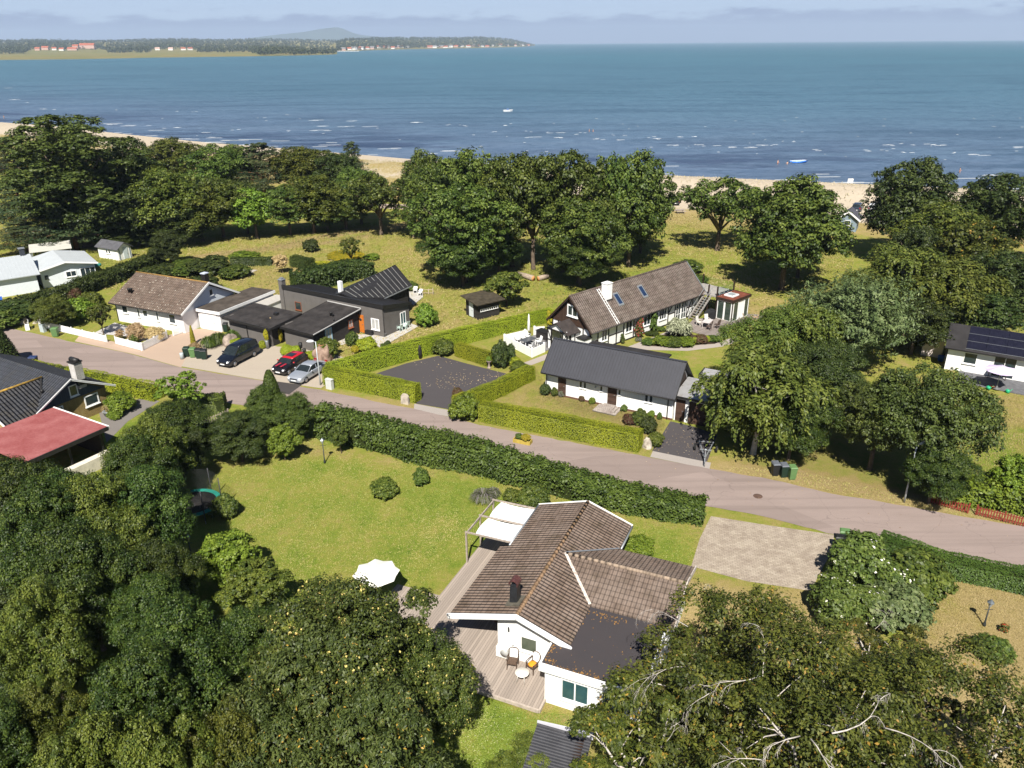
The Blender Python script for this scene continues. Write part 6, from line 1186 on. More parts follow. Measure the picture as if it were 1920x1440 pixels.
# white garden shed
SO=G(1050*260/1238,440+225*260/1238); 
SO=G(1040*260/1238+1,440+125*260/1238+1,1.8); sd=empty('garden_shed',SO[:2],math.radians(152),'white garden shed with grey roof on the lawn by the wood','shed')
mb=MB(); gable_walls(mb,0,4.6,-2.3,0,1.8,-1.15,2.5,th=.12); mb.build('wall',WHITE,sd)
MB().slab([(-.3,-1.15,2.65),(4.9,-1.15,2.65),(4.9,.3,1.75),(-.3,.3,1.75)],.08).slab([(-.3,-1.154,2.65),(-.3,-2.6,1.75),(4.9,-2.6,1.75),(4.9,-1.154,2.65)],.08).build('roof',mk('dark_grey_sheet',(.09,.09,.1),.6,.35,.25,2),sd); door(sd,(0,-1.3,.05),180,.75,1.8,mk('pale_blue_door',(.5,.56,.58),.6,.3,.05)); 
for y in (-.25,-2.1): MB().box(-.03,.0,y-.06,y+.06,0,1.9).build('corner_board',mk('blue_grey_trim',(.1,.15,.2),.6,.3,.1),sd)
for x in (1.9,2.5): win(sd,(x,0,.9),90,.45,.6,WHITE,GLASS,bw=.05)
# black playhouse
PO=G(820+305*.25,440+640*.25); pa=math.radians(36.6)
py_=empty('playhouse',PO[:2],pa,'small black shed with slanting roof and white rail on the meadow','shed')
DBL=boards('black_boards',(.03,.027,.026),.14,2,.75,.5,.3); mb=MB().box(0,.1,0,2.5,0,2.0).box(.1,3.1,0,.1,0,1.9).box(3.0,3.1,.1,2.5,0,2.0).box(.1,3.0,2.4,2.5,0,2.3); mb.build('wall',DBL,py_)
MB().slab([(-.5,-.6,2.05),(3.6,-.6,2.05),(3.6,2.9,2.45),(-.5,2.9,2.45)],.12).build('roof',mk('mossy_felt',(.06,.05,.035),.9,.1,.4,2,bump=.3),py_)
door(py_,(0,1.35,.1),180,.85,1.75,mk('pale_grey_door',(.6,.64,.66),.5,.3,.05))
mb=MB().bar((.3,-.1,1.25),(2.9,-.1,1.25),.05).bar((.3,-.1,.95),(2.9,-.1,.95),.05)
for i in range(9): mb.bar((.35+i*.31,-.1,.95),(.35+i*.31,-.1,1.25),.04)
mb.build('white_rail',WHITE,py_)
# ---- brick house lower left
KO=G(1240/6,640+480/6,2.3); KA=math.radians(-30); KH=(KO[:2],KA)
bk=empty('brick_house',KO[:2],KA,'yellow brick house with black glazed tile roof at the left edge','house')
YB=paving('yellow_brick',(.45,.32,.14),(.55,.42,.21),.5,.16,5.,0,.03); mb=MB(); 
V=[]; gable_walls(mb,-13,-.15,-6.4,-.45,2.45,-3.6,4.0); mb.box(-5.4,-5.2,-9.2,-6.4,0,2.4).box(.0-.2,0,-9.2,-6.4,0,2.4); poly_wall(mb,(-5.4,-9.2),(0,-9.2),[(0,2.4),(.53,3.75),(1,2.4)]); mb.build('wall',YB,bk)
KT=tiles('black_glazed_tiles',(.032,.035,.045),0,.3,.36,(.06,.05,.03),0,.3,1.2); KT2=tiles('black_wing_tiles',(.038,.038,.042),1,.3,.36,(.08,.06,.02),0,.3,1.2)
for t_ in (KT,KT2): t_.node_tree.nodes['Principled BSDF'].inputs['Roughness'].default_value=.55; t_.node_tree.nodes['Principled BSDF'].inputs['Specular IOR Level'].default_value=.3
kr=MB().slab([(-13.5,-3.65,4.25),(.55,-3.65,4.25),(.55,.05,2.3),(-13.5,.05,2.3)],.1).slab([(-13.5,-3.654,4.25),(-13.5,-7.,2.45),(-2.5,-7.,2.45),(.55,-7.0,2.45),(.55,-3.654,4.25)],.1).build('roof',KT,bk)
kw=MB().slab([(-2.5,-4.4,4.05),(-2.5,-9.6,4.05),(.6,-9.6,2.4),(.6,-6.6,2.4)],.1).slab([(-2.504,-4.4,4.05),(-5.7,-6.9,2.4),(-5.7,-9.6,2.4),(-2.504,-9.6,4.05)],.1).build('wing_roof',KT2,bk)
MB().tube([(-2.5,-4.3,4.07),(-2.5,-9.6,4.07)],.1,8).build('ridge_tiles',mk('yellow_lichen',(.33,.2,.035),.9,.1,.6,3,tint=(.07,.06,.04)),kw); MB().bar((-2.48,-4.4,4.08),(.58,-6.65,2.44),.14,.03).build('valley_flashing',BLACK,kw)
mb=MB().bar((.6,.1,2.25),(.6,-3.65,4.2),.05,.14).bar((.6,-7.05,2.4),(.6,-3.65,4.2),.05,.14).bar((.64,.1,2.32),(.64,-3.65,4.28),.05,.06).bar((.64,-7.05,2.48),(.64,-3.65,4.28),.05,.06); mb.build('bargeboard',WHITE,bk); MB().bar((-5.7,-9.63,2.38),(-2.5,-9.63,4.0),.05,.2).bar((.62,-9.63,2.38),(-2.5,-9.63,4.0),.05,.2).build('bargeboard',WHITE,bk)
V=[(-.14,-.6,2.2),(-.14,-6.3,2.2),(-.14,-3.65,4.0),(-.08,-.6,2.2),(-.08,-6.3,2.2),(-.08,-3.65,4.0)]; meshobj('gable_boards',V,[(0,1,2),(3,5,4),(0,3,4,1)],boards('blue_black_boards',(.04,.05,.08),.18,1,.6,.4,.2),bk)
win(bk,(-.08,-3.3,2.45),0,.75,1.,WHITE,GLASS,bw=.08); win(bk,(-.15,-1.9,1.),0,1.3,1.0,WHITE,GLASS,bw=.1); win(bk,(-.15,-4.9,1.),0,.9,1.0,WHITE,GLASS,bw=.1)
kc=MB().box(-.55,.25,-2.9,-2.2,3.0,5.3).build('chimney',paving('white_chimney_brick',(.62,.6,.57),(.7,.68,.65),.5,.2,5.),bk); MB().box(-.62,.32,-2.97,-2.13,5.3,5.4).tube([(-.6,-2.55,5.5),(.3,-2.55,5.5)],.22,12).build('chimney_cap',BLACK,kc); MB().box(-.6,.3,-2.95,-2.15,3.3,3.75).build('flashing',BLACK,kc)
MB().ball((-.9,-5.4,3.55),.16,8,6).build('roof_vent',BLACK,kr)
fr=empty('red_flat_roof_carport',loc_world(KH,(.7,-5.7)),KA,'carport with faded red flat roof beside the brick house','carport')
rfl=MB().box(0,7.2,-6.6,0,2.42,2.5).build('roof',mk('faded_red_felt',(.25,.095,.092),.85,.15,.25,.7,bump=.1,tint=(.2,.045,.045)),fr); MB().box(0,7.25,.01,.12,2.3,2.54).build('edge_trim',WHITE,rfl); MB().box(7.21,7.3,-6.6,0,2.2,2.52).build('fascia',BLACK,rfl)
MB().box(.3,6.7,-.5,-.3,0,2.4).box(.3,.5,-6.2,-.5,0,2.4).build('wall',DARKWOOD,fr)
for y in (-.6,-3.2,-6.0): MB().box(6.7,6.85,y,y+.15,0,2.4).build('post',BLACK,fr)
cw=empty('white_garden_wall',loc_world(KH,(8.6,-5.9)),KA,'white plastered low wall below the red roof','wall'); MB().box(-.1,.5,-6,0,0,1.0).build('wall_body',mk('cream_plaster',(.62,.57,.48),.85,.1,.15,2),cw)
# ---- house with solar panels at right
ZO=G(1680+490*240/1269,580+375*240/1269,2.4); ZA=math.radians(-31.4)
sz=empty('solar_house',ZO[:2],ZA,'white house with dark solar panels on a black roof at the right edge','house')
mb=MB(); gable_walls(mb,.3,13,.45,5.4,2.4,2.9,3.8); mb.build('wall',MATS['white_render'],sz)
zr=MB().slab([(0,2.9,4.05),(13.5,2.9,4.05),(13.5,0,2.38),(0,0,2.38)],.1).slab([(0,2.904,4.05),(0,5.85,2.38),(13.5,5.85,2.38),(13.5,2.904,4.05)],.1).build('roof',FELT,sz); MB().bar((-.03,0,2.3),(-.03,2.9,3.98),.04,.2).bar((-.03,5.85,2.3),(-.03,2.9,3.98),.04,.2).build('bargeboard',BLACK,sz)
SP=mk('solar_cell',(.012,.012,.022),.12,.5,.2,3); zf=lambda y:2.38+y*(1.67/2.9)+.07
for r_ in range(3):
    for c in range(7):
        y0=.22+r_*.86; x0=1.75+c*1.66
        p=MB().slab([(x0,y0,zf(y0)),(x0+1.64,y0,zf(y0)),(x0+1.64,y0+.84,zf(y0+.84)),(x0,y0+.84,zf(y0+.84))],.04).build('solar_panel',SP,sz)
MB().bar((1.7,.19,zf(.19)),(13.4,.19,zf(.19)),.03,.03).bar((1.7,1.07,zf(1.07)+.005),(13.4,1.07,zf(1.07)+.005),.025,.02).bar((1.7,1.93,zf(1.93)+.005),(13.4,1.93,zf(1.93)+.005),.025,.02).build('panel_rail',GREYMETAL,sz)
win(sz,(2.3,.45,.95),-90,1.15,1.15,WHITE,GLASS); win(sz,(5.2,.45,.1),-90,1.9,2.1,WHITE,GLASS,2,name='glass_door'); win(sz,(10,.45,.95),-90,1.3,1.1,WHITE,GLASS)
MB().box(7.0,7.12,.35,.44,1.2,1.7).build('meter_box',BLACK,sz); gutter(sz,(0,-.06,2.32),(13.4,-.06,2.32),BLACK,.055); MB().tube([(.15,-.05,2.3),(.15,.4,2.),(.15,.4,.05)],.045,7).build('downpipe',BLACK,sz)
SZ=(ZO[:2],ZA); ss_=empty('white_shed',loc_world(SZ,(-2.1,5.1)),ZA,'small white sided shed left of the solar panel house','shed'); MB().box(0,.1,-1.7,.9,0,2.1).box(.1,1.9,-1.7,-1.6,0,2.1).box(.1,1.9,.8,.9,0,2.1).box(1.8,1.9,-1.6,.8,0,2.1).build('wall',boards('rosy_boards',(.6,.52,.5),.14,2,.7,.8,.05),ss_); MB().slab([(-.2,-1.9,2.2),(2.1,-1.9,2.2),(2.1,1.1,2.35),(-.2,1.1,2.35)],.08).build('roof',FELT,ss_)
gz_=empty('grey_roofed_house',G(1900,600,0)[:2],math.radians(-20),'grey brown roof of a house half hidden in the right corner wood','house'); MB().box(0,9,.4,5,0,2.3).build('wall',DARKWOOD,gz_); MB().slab([(-.4,2.7,3.8),(9.4,2.7,3.8),(9.4,0,2.2),(-.4,0,2.2)],.1).slab([(-.4,2.704,3.8),(-.4,5.5,2.2),(9.4,5.5,2.2),(9.4,2.704,3.8)],.1).build('roof',mk('grey_brown_roof',(.08,.065,.055),.85,.2,.3,1.5),gz_)
zt=MB().prism([(1.6,-2.6),(7.2,-3.0),(7.2,.4),(1.6,.4)],.01,.1); zt=zt.build('dark_terrace',mk('dark_slabs',(.12,.12,.13),.8,.2,.2,3)); zt.location=(ZO[0],ZO[1],0); zt.rotation_euler=(0,0,ZA); tag(zt,'dark stone terrace under the lilac parasol','terrace')
q=G(1680+1050*240/1269,580+580*240/1269,2.2); parasol((q[0],q[1],.1),1.45,1.9,2.25,'lilac parasol on the terrace of the solar panel house',mk('lilac_canvas',(.52,.45,.62),.85,.15,.04))
# ---- beach hut
NO=G(1590,412,2.0); nh=empty('beach_hut',(NO[0],NO[1]),math.radians(62),'blue grey hut with white edged gable roof at the beach car park','hut')
mb=MB(); gable_walls(mb,0,4.,-1.5,1.5,2.1,0,3.2,th=.12); mb.build('wall',mk('blue_grey_boards',(.2,.26,.31),.7,.2,.1),nh); MB().slab([(-.4,0,3.45),(4.4,0,3.45),(4.4,-1.95,2.0),(-.4,-1.95,2.0)],.08).slab([(-.4,.004,3.45),(-.4,1.95,2.0),(4.4,1.95,2.0),(4.4,.004,3.45)],.08).build('roof',mk('slate_felt',(.07,.07,.085),.8,.2,.2),nh); MB().bar((-.43,-1.98,1.95),(-.43,0,3.42),.05,.25).bar((-.43,1.98,1.95),(-.43,0,3.42),.05,.25).build('bargeboard',WHITE,nh); win(nh,(0,0,1.0),180,1.,.9,WHITE,GLASS)
# ---------------------------------------------------------------- cars
TYRE=mk('tyre_rubber',(.015,.015,.015),.85,.2,.2); RIM=mk('alloy_rim',(.4,.4,.42),.3,.6,.1,metal=.8); CARGL=glass('car_glass',(.015,.02,.022),.04); LAMPW=mk('headlamp_glass',(.7,.72,.74),.1,.7,.05); LAMPR=mk('tail_lamp_red',(.25,.01,.01),.2,.5,.1); PLATE=mk('number_plate',(.75,.75,.74),.5,.3,.05); TRIM=mk('car_black_trim',(.012,.012,.013),.5,.4,.1)
def paint(name,c,rough=.25,metal=0): return mk(name,c,rough,.55,.05,1.,metal=metal,coat=.6)
def car(p,hd,L,W,prof,roofs,body,roof,label,wb,cat='car',group=None,name='parked_car',wr=.32,extra=None,rows=None):
    """prof: (x, lower z, shoulder z, half width factor) stations nose to tail; roofs: (x, z, half width factor) of the glasshouse"""
    t=empty(name,p,hd,label,cat,group); h=W/2; V=[];F=[]
    def sect(x,zl,zs,k): y=h*k; return [(x,-y*.88,zl),(x,-y,zl+.12),(x,-y*1.0,zl+(zs-zl)*.6),(x,-y*.96,zs-.05),(x,-y*.8,zs),(x,0,zs+.03),(x,y*.8,zs),(x,y*.96,zs-.05),(x,y,zl+(zs-zl)*.6),(x,y,zl+.12),(x,y*.88,zl)]
    for s in prof: V+=sect(*s)
    m=11
    for i in range(len(prof)-1):
        for k in range(m): F.append((i*m+k,i*m+(k+1)%m,(i+1)*m+(k+1)%m,(i+1)*m+k))
    F+=[tuple(range(m))[::-1],tuple(range((len(prof)-1)*m,len(prof)*m))]
    b=meshobj('body',V,[f[::-1] for f in F],body,t,smooth=False)
    bv=b.modifiers.new('soft','BEVEL'); bv.width=.035; bv.segments=2; bv.limit_method='ANGLE'
    b.data.polygons.foreach_set('use_smooth',[True]*len(b.data.polygons))
    # glasshouse
    xs=np.array([s[0] for s in prof]); zs=np.array([s[2] for s in prof]); V=[];F=[]; n=5
    for i,(x,z,k) in enumerate(roofs):
        zb=float(np.interp(-x,-xs,zs))-.03; y=h*k; yb=h*.86
        V+=[(x,-yb,zb),(x,-y,z-.05 if z-zb>.1 else zb+.01),(x,0,z),(x,y,z-.05 if z-zb>.1 else zb+.01),(x,yb,zb)]
    for i in range(len(roofs)-1):
        for k in range(n): F.append((i*n+k,i*n+(k+1)%n,(i+1)*n+(k+1)%n,(i+1)*n+k))
    F+=[tuple(range(n))[::-1],tuple(range((len(roofs)-1)*n,len(roofs)*n))]
    meshobj('windows',V,[f[::-1] for f in F],CARGL,t)
    rf_=[r_ for r_ in roofs if r_[1]>max(q[1] for q in roofs)-.13]; V=[];F=[]
    for x,z,k in rf_: V+=[(x,-h*k*1.02,z-.055),(x,-h*k*.85,z-.01),(x,0,z+.025),(x,h*k*.85,z-.01),(x,h*k*1.02,z-.055)]
    for i in range(len(rf_)-1):
        for k in range(4): F.append((i*5+k,(i+1)*5+k,(i+1)*5+k+1,i*5+k+1))
    q=meshobj('roof',V,F,roof,t,smooth=True); so_=q.modifiers.new('t','SOLIDIFY'); so_.thickness=.03; so_.offset=1
    mb=MB()
    for s in (-1,1):
        for i in range(len(roofs)-1):
            a,c=roofs[i],roofs[i+1]
            if abs(a[1]-c[1])>.18: 
                za=float(np.interp(-a[0],-xs,zs)); zc=float(np.interp(-c[0],-xs,zs)); pa_=(a[0],s*h*(.86 if a[1]<za+.12 else a[2])*1.01,max(a[1]-.04,za)); pc_=(c[0],s*h*(.86 if c[1]<zc+.12 else c[2])*1.01,max(c[1]-.04,zc)); mb.bar(pa_,pc_,.06,.05)
        top=[r_ for r_ in roofs if r_[1]>max(q[1] for q in roofs)-.13]; xm=(top[0][0]+top[-1][0])/2; zb=float(np.interp(-xm,-xs,zs)); mb.bar((xm,s*h*.875,zb-.02),(xm-.05,s*h*top[0][2]*1.02,top[0][1]-.06),.07,.03)
    mb.build('pillars',body,t)
    xf=prof[0][0]; xw=xf-(L-wb)*.45
    for x in (xw,xw-wb):
        for s in (-1,1):
            w_=MB().tube([(x,s*(h-.2),wr),(x,s*(h-.16),wr),(x,s*(h+.0),wr),(x,s*(h+.012),wr)],[wr*.9,wr,wr,wr*.9],20).build('wheel',TYRE,t); MB().tube([(x,s*(h+.008),wr),(x,s*(h+.022),wr)],wr*.66,14).build('rim',RIM,w_)
    for s in (-1,1):
        MB().ball((xf-.12,s*h*.68,prof[1][1]+(prof[1][2]-prof[1][1])*.72),.15,10,6,.75).build('headlight',LAMPW,t); MB().box(prof[-1][0]-.012,prof[-1][0]+.1,s*h*.72-.13,s*h*.72+.13,prof[-1][1]+.35,prof[-1][1]+.6).build('tail_light',LAMPR,t)
        xm_=roofs[0][0]-.35; MB().ball((xm_,s*(h+.1),float(np.interp(-xm_,-xs,zs))+.1),.1,8,6,.8).build('mirror',roof if roof is not body else body,t)
    MB().box(xf-.02,xf+.02,-.26,.26,.36,.47).build('number_plate',PLATE,t); MB().box(xf-.015,xf+.012,-h*.45,h*.45,.5,.62).build('grille',TRIM,t); MB().box(prof[-1][0]-.02,prof[-1][0]+.02,-.26,.26,.5,.62).build('number_plate',PLATE,t)
    if extra: extra(t,h)
    return t
def at_wheel(px,py,hd,L,W,wb):
    g=G(px,py); f=(math.cos(hd),math.sin(hd)); l=(-f[1],f[0]); xw=L/2-(L-wb)*.45
    return (g[0]-f[0]*xw-l[0]*W/2,g[1]-f[1]*xw-l[1]*W/2,.03)
HD=math.radians(-113)
car(at_wheel(442,688,HD,4.75,1.84,2.95),HD,4.75,1.84,[(2.37,.3,.6,.82),(2.2,.24,.82,.95),(1.6,.24,1.0,1.),(1.2,.24,1.08,1.),(-2.0,.26,1.08,1.),(-2.3,.3,1.05,.97),(-2.38,.4,.9,.9)],[(1.35,1.08,.8),(.55,1.72,.74),(.2,1.82,.76),(-1.7,1.83,.76),(-2.1,1.74,.74),(-2.3,1.1,.8)],paint('black_blue_paint',(.006,.008,.014)),paint('black_blue_paint',(0,0,0)),'black people carrier van parked on the beige gravel',2.95,'van',wr=.33)
def mini_x(t,h):
    for s in (-1,1): MB().box(.95,1.8,s*.3-.1,s*.3+.1,.975,1.0).build('bonnet_stripe',REDP,t)
    MB().box(-.75,.1,-.4,.4,1.455,1.475).build('sunroof',CARGL,t)
REDP=paint('red_paint',(.42,.012,.02))
car(at_wheel(543,704,HD,3.95,1.75,2.55),HD,3.95,1.75,[(1.97,.3,.55,.8),(1.85,.22,.8,.93),(1.5,.22,.92,1.),(.9,.22,.98,1.),(-1.6,.24,1.0,1.),(-1.9,.28,.98,.95),(-1.97,.4,.85,.88)],[(.95,.98,.8),(.4,1.36,.76),(.1,1.42,.77),(-1.3,1.44,.76),(-1.6,1.36,.74),(-1.85,1.,.8)],paint('black_paint_car',(.008,.007,.009)),REDP,'black small hatchback with red roof and bonnet stripes',2.55,wr=.32,extra=mini_x)
car(at_wheel(575.5,718.5,HD,4.5,1.78,2.7),HD,4.5,1.78,[(2.25,.28,.5,.78),(2.1,.2,.72,.93),(1.5,.2,.82,1.),(.9,.2,.88,1.),(-1.2,.22,.9,1.),(-1.9,.24,.9,.98),(-2.2,.3,.86,.9),(-2.25,.4,.78,.85)],[(.95,.88,.8),(.25,1.28,.7),(-.1,1.35,.7),(-.8,1.34,.68),(-1.05,1.28,.68),(-1.75,.9,.78)],paint('silver_paint',(.42,.45,.5),.28,.5),paint('silver_paint',(0,0,0)),'silver coupe parked beside the clipped hedge corner',2.7,wr=.32)
SUV=([(2.2,.35,.65,.82),(2.05,.28,.88,.95),(1.4,.28,1.02,1.),(1.,.28,1.06,1.),(-1.9,.3,1.08,1.),(-2.15,.35,1.05,.95),(-2.2,.45,.9,.9)],[(1.1,1.06,.8),(.45,1.55,.74),(.1,1.63,.75),(-1.5,1.62,.75),(-1.8,1.52,.72),(-2.1,1.08,.8)])
def beach_car(px,py,hd,pt,label):
    g=G(px,py); car((g[0],g[1],.03),math.radians(hd),4.4,1.82,SUV[0],SUV[1],pt,pt,label,2.65,group='cars parked by the dunes',wr=.34)
beach_car(1261,383,95,paint('dark_navy_paint',(.012,.014,.03)),'dark car seen from behind at the dunes, left of the meadow oaks'); beach_car(1607,396,60,paint('navy_grey_paint',(.02,.028,.045)),'dark blue car parked behind the blue grey hut'); beach_car(1637,397,60,paint('white_car_paint',(.6,.61,.62)),'white car half hidden by the silhouetted oak')
beach_car(693,388,20,MATS['white_car_paint'],'white car glimpsed behind the gnarled open oak'); beach_car(-2,322,10,MATS['navy_grey_paint'],'dark car at the left edge among the pines')
# ---------------------------------------------------------------- bins, boxes, lamps
def bin_mat(n,c): return mk(n,c,.5,.35,.12,4)
DG=bin_mat('dark_green_bin',(.012,.03,.02)); LG=bin_mat('green_bin',(.1,.19,.07)); BKB=bin_mat('black_bin',(.015,.016,.017)); BLB=bin_mat('blue_bin',(.02,.035,.1))
def wheelie(px,py,body,lid,label,rz=-1.57+0.05,h=1.05,z=0.01,group=None,w=.52):
    g=G(px,py); t=empty('refuse_bin',(g[0],g[1],z),rz,label,'bin',group); a=w/2
    MB().add([(-.24,-a*.8,.05),(.2,-a*.8,.05),(.2,a*.8,.05),(-.24,a*.8,.05),(-.3,-a,h-.1),(.28,-a,h-.1),(.28,a,h-.1),(-.3,a,h-.1)],[(0,3,2,1),(4,5,6,7),(0,1,5,4),(1,2,6,5),(2,3,7,6),(3,0,4,7)]).build('body',body,t)
    MB().add([(-.33,-a-.02,h-.1),(.32,-a-.02,h-.1),(.32,a+.02,h-.1),(-.33,a+.02,h-.1),(-.3,-a+.02,h),(.24,-a+.04,h-.02),(.24,a-.04,h-.02),(-.3,a-.02,h)],[(0,3,2,1),(4,5,6,7),(0,1,5,4),(1,2,6,5),(2,3,7,6),(3,0,4,7)]).build('lid',lid,t); MB().tube([(-.36,-a*.8,h-.06),(-.36,a*.8,h-.06)],.02,6).build('handle',TRIM,t)
    for s in (-1,1): MB().tube([(-.26,s*a*.75-.03,.1),(-.26,s*a*.75+.03,.1)],.1,12).build('wheel',TYRE,t)
    return t
g4='bins in a row beside the forecourt hedge plants'
wheelie(351,668.5,DG,DG,'leftmost dark green bin of the forecourt row',group=g4,w=.6); wheelie(362.5,670,LG,LG,'light green bin in the forecourt row',group=g4,w=.6); wheelie(374,672,DG,BKB,'third dark green bin of the forecourt row',group=g4,w=.6); wheelie(384,673.5,DG,BKB,'rightmost dark green bin of the forecourt row',group=g4,w=.6)
g3='bins on the dry verge under the birch'
wheelie(1452,891,BKB,mk('grey_bin_lid',(.1,.11,.13),.5,.3,.1),'black bin with grey lid under the weeping birch',group=g3,h=1.1); wheelie(1468,894,DG,MATS['grey_bin_lid'],'dark green bin between the black and light green bins',group=g3,h=1.1); wheelie(1484,898,LG,LG,'light green bin at the right of the verge row',group=g3,h=1.1)
wheelie(1580,1019,LG,LG,'green bin beside the white flowering shrub',math.pi-.35); wheelie(1572,1030,BKB,BKB,'black bin next to the paved drive',math.pi-.35); wheelie(1569,1044,BKB,BKB,'second black bin nearer the shrub',math.pi-.35)
wheelie(105,631,LG,LG,'single green bin in front of the white fence',w=.7); wheelie(424,622,DG,BKB,'dark bin standing by the flat white garage'); wheelie(66,690,BKB,BLB,'blue lidded bin behind the tiled brick house',h=1.25,w=.75)
cb=MB().box(-.35,.35,-.18,.18,0,.95).box(-.38,.38,-.2,.2,.95,1.02).build('utility_cabinet',mk('pale_grey_cabinet',(.5,.52,.5),.6,.3,.08)); cb.location=G(619,729); cb.rotation_euler=(0,0,-.5); tag(cb,'pale grey utility cabinet in front of the clipped hedge','cabinet')
cb=MB().box(-.3,.3,-.2,.2,0,.85).box(-.33,.33,-.22,.22,.85,.92).build('utility_cabinet',mk('blue_grey_cabinet',(.4,.46,.48),.6,.3,.08)); cb.location=G(82,622); cb.rotation_euler=(0,0,-.4); tag(cb,'blue grey utility cabinet at the white fence end','cabinet')
cb=MB().lathe([(.2,0),(.2,.62),(.17,.68)],n=12).build('utility_pillar',MATS['blue_grey_cabinet']); cb.location=G(342,673); tag(cb,'small grey utility pillar beside the forecourt bins','pillar')
def street_lamp(px,py,H,label,rz):
    g=G(px,py); t=empty('street_lamp',g,rz,label,'street lamp','street lamps along the road'); GAL=mk('galvanised_pole',(.4,.43,.44),.5,.4,.1,metal=.3); MB().tube([(0,0,0),(0,0,1.),(0,0,H)],[.075,.06,.04],10).build('pole',GAL,t); MB().bar((0,0,H-.02),(.45,0,H+.04),.05).build('arm',GAL,t)
    hd=MB().lathe([(.05,.0),(.28,.03),(.3,.08),(.2,.16),(.02,.19)],(.5,0,H-.02),14,1.25,.8).build('lamp_head',mk('lamp_head_white',(.7,.72,.74),.4,.4,.05),t); return t
street_lamp(601,722,4.45,'street lamp at the clipped hedge corner by the cars',math.radians(180)); street_lamp(1695,942,4.6,'street lamp in front of the walnut tree',math.radians(20))
def lantern(px,py,H,label):
    g=G(px,py); t=empty('garden_lamp',g,0,label,'garden lamp','lantern lamps of the near garden'); IR=mk('lamp_iron',(.03,.035,.035),.5,.4,.2)
    MB().tube([(0,0,0),(0,0,.12),(0,0,.3),(0,0,H-.42)],[.1,.09,.045,.03],10).bar((-.22,0,H-.62),(.22,0,H-.62),.025).build('post',IR,t); MB().lathe([(.06,H-.42),(.15,H-.14)],n=6,smooth=False).build('lantern_glass',glass('lantern_pane',(.25,.27,.28),.15),t)
    MB().lathe([(.2,H-.14),(.08,H-.02),(.03,H+.05)],n=6,smooth=False).build('lantern_top',mk('lamp_cap',(.16,.18,.19),.35,.5,.1,metal=.5),t); return t
lantern(609,868,2.15,'slim garden lamp on the lawn before the long hedge'); lantern(1845,1173,1.75,'garden lamp standing in a stone ring on dry grass'); lantern(361,1052,2.0,'garden lamp in the shade below the trampoline')
# ---------------------------------------------------------------- fences
def fence(name,a,b,h,mat,label,kind='picket',pitch=.13,wd=.09,cat='fence',gap=None):
    A=Vector(G(*a)[:2]);B=Vector(G(*b)[:2]); d=B-A; L=d.length; t=empty(name,(A.x,A.y,0),math.atan2(d.y,d.x),label,cat); rr=random.Random(int(L*100))
    n=max(1,round(L/1.8))
    for i in range(n+1): x=L*i/n; MB().box(x-.045,x+.045,.02,.11,0,h+.05).build('post',mat,t)
    mb=MB().box(0,L,-.0,.02,h*.22,h*.3).box(0,L,-.0,.02,h*.75,h*.83); x=.02
    while x<L-.05:
        q=rr.uniform(-.02,.02); mb.add([(x,-.025,.05),(x+wd,-.025,.05),(x+wd,-.025,h+q-.04),(x+wd/2,-.025,h+q),(x,-.025,h+q-.04),(x,-.003,.05),(x+wd,-.003,.05),(x+wd,-.003,h+q-.04),(x+wd/2,-.003,h+q),(x,-.003,h+q-.04)],[(0,1,2,3,4),(9,8,7,6,5),(0,5,6,1),(1,6,7,2),(2,7,8,3),(3,8,9,4),(4,9,5,0)]); x+=pitch
    mb.build('picket_panel',mat,t); return t
fence('picket_fence',(74,613),(200,642),.85,WHITE,'longest white picket fence, left of the garden gap',pitch=.115,wd=.1); fence('picket_fence',(217,645),(267,658),.9,WHITE,'white picket fence right of the garden gap, along the road',pitch=.115,wd=.1); fence('picket_fence',(267,658),(315,634),.9,WHITE,'white picket fence running back beside the pink gravel'); fence('picket_fence',(326,630),(344,624),.8,WHITE,'short white picket fence at the bungalow corner')
RW=mk('falu_red_wood',(.22,.045,.03),.85,.15,.25,5); fence('picket_fence',(1744,944),(1814,963),.75,RW,'left stretch of the red picket fence beside the road',pitch=.16,wd=.08); fence('picket_fence',(1829,966),(1935,992),.75,RW,'right stretch of the red picket fence, overgrown',pitch=.16,wd=.08)
fence('picket_fence',(388,798),(430,782),.75,TIM,'little grey slatted fence under the rounded hedge end',pitch=.22,wd=.1); fence('board_fence',(535,588),(551,575),1.5,mk('brown_fence_wood',(.11,.075,.055),.85,.15,.3,5),'brown board fence beside the charcoal house chimney',pitch=.14,wd=.13)
# white terrace enclosure in front of the farmhouse gable
TO=G(900+775*.125,560+880*.125); TA=math.radians(45); TF=(TO[:2],TA)
wt_=empty('terrace_screen',TO[:2],TA,'white panelled low screen round the grey terrace by the farmhouse','screen')
PA=[(0.05,0),(.95,4.95),(3.6,4.4)]
for a,b in zip(PA[:-1],PA[1:]): m_=MB(); poly_wall(m_,a,b,[(0,.95),(1,.95)],.08); m_.build('screen_panel',BW,wt_)
m_=MB(); poly_wall(m_,(.05,0),(2.0,.1),[(0,.95),(1,.95)],-.08); m_.build('screen_panel',BW,wt_)
for p in ((.05,.0),(.95,4.95),(3.6,4.4),(2.,.1),(5.1,4.4)): MB().box(p[0]-.09,p[0]+.09,p[1]-.09,p[1]+.09,0,1.08).build('post',WHITE,wt_)
m_=MB(); poly_wall(m_,(5.1,4.4),(6.,3.7),[(0,.95),(1,.95)],.08); m_.build('screen_panel',BW,wt_)
fl_=MB().prism([(.12,.06),(1.0,4.85),(5.2,4.3),(6.2,3.2),(5.4,.2),(2,.12)],.01,.06).build('terrace_floor',mk('grey_terrace',(.17,.165,.165),.85,.2,.2,2),wt_)
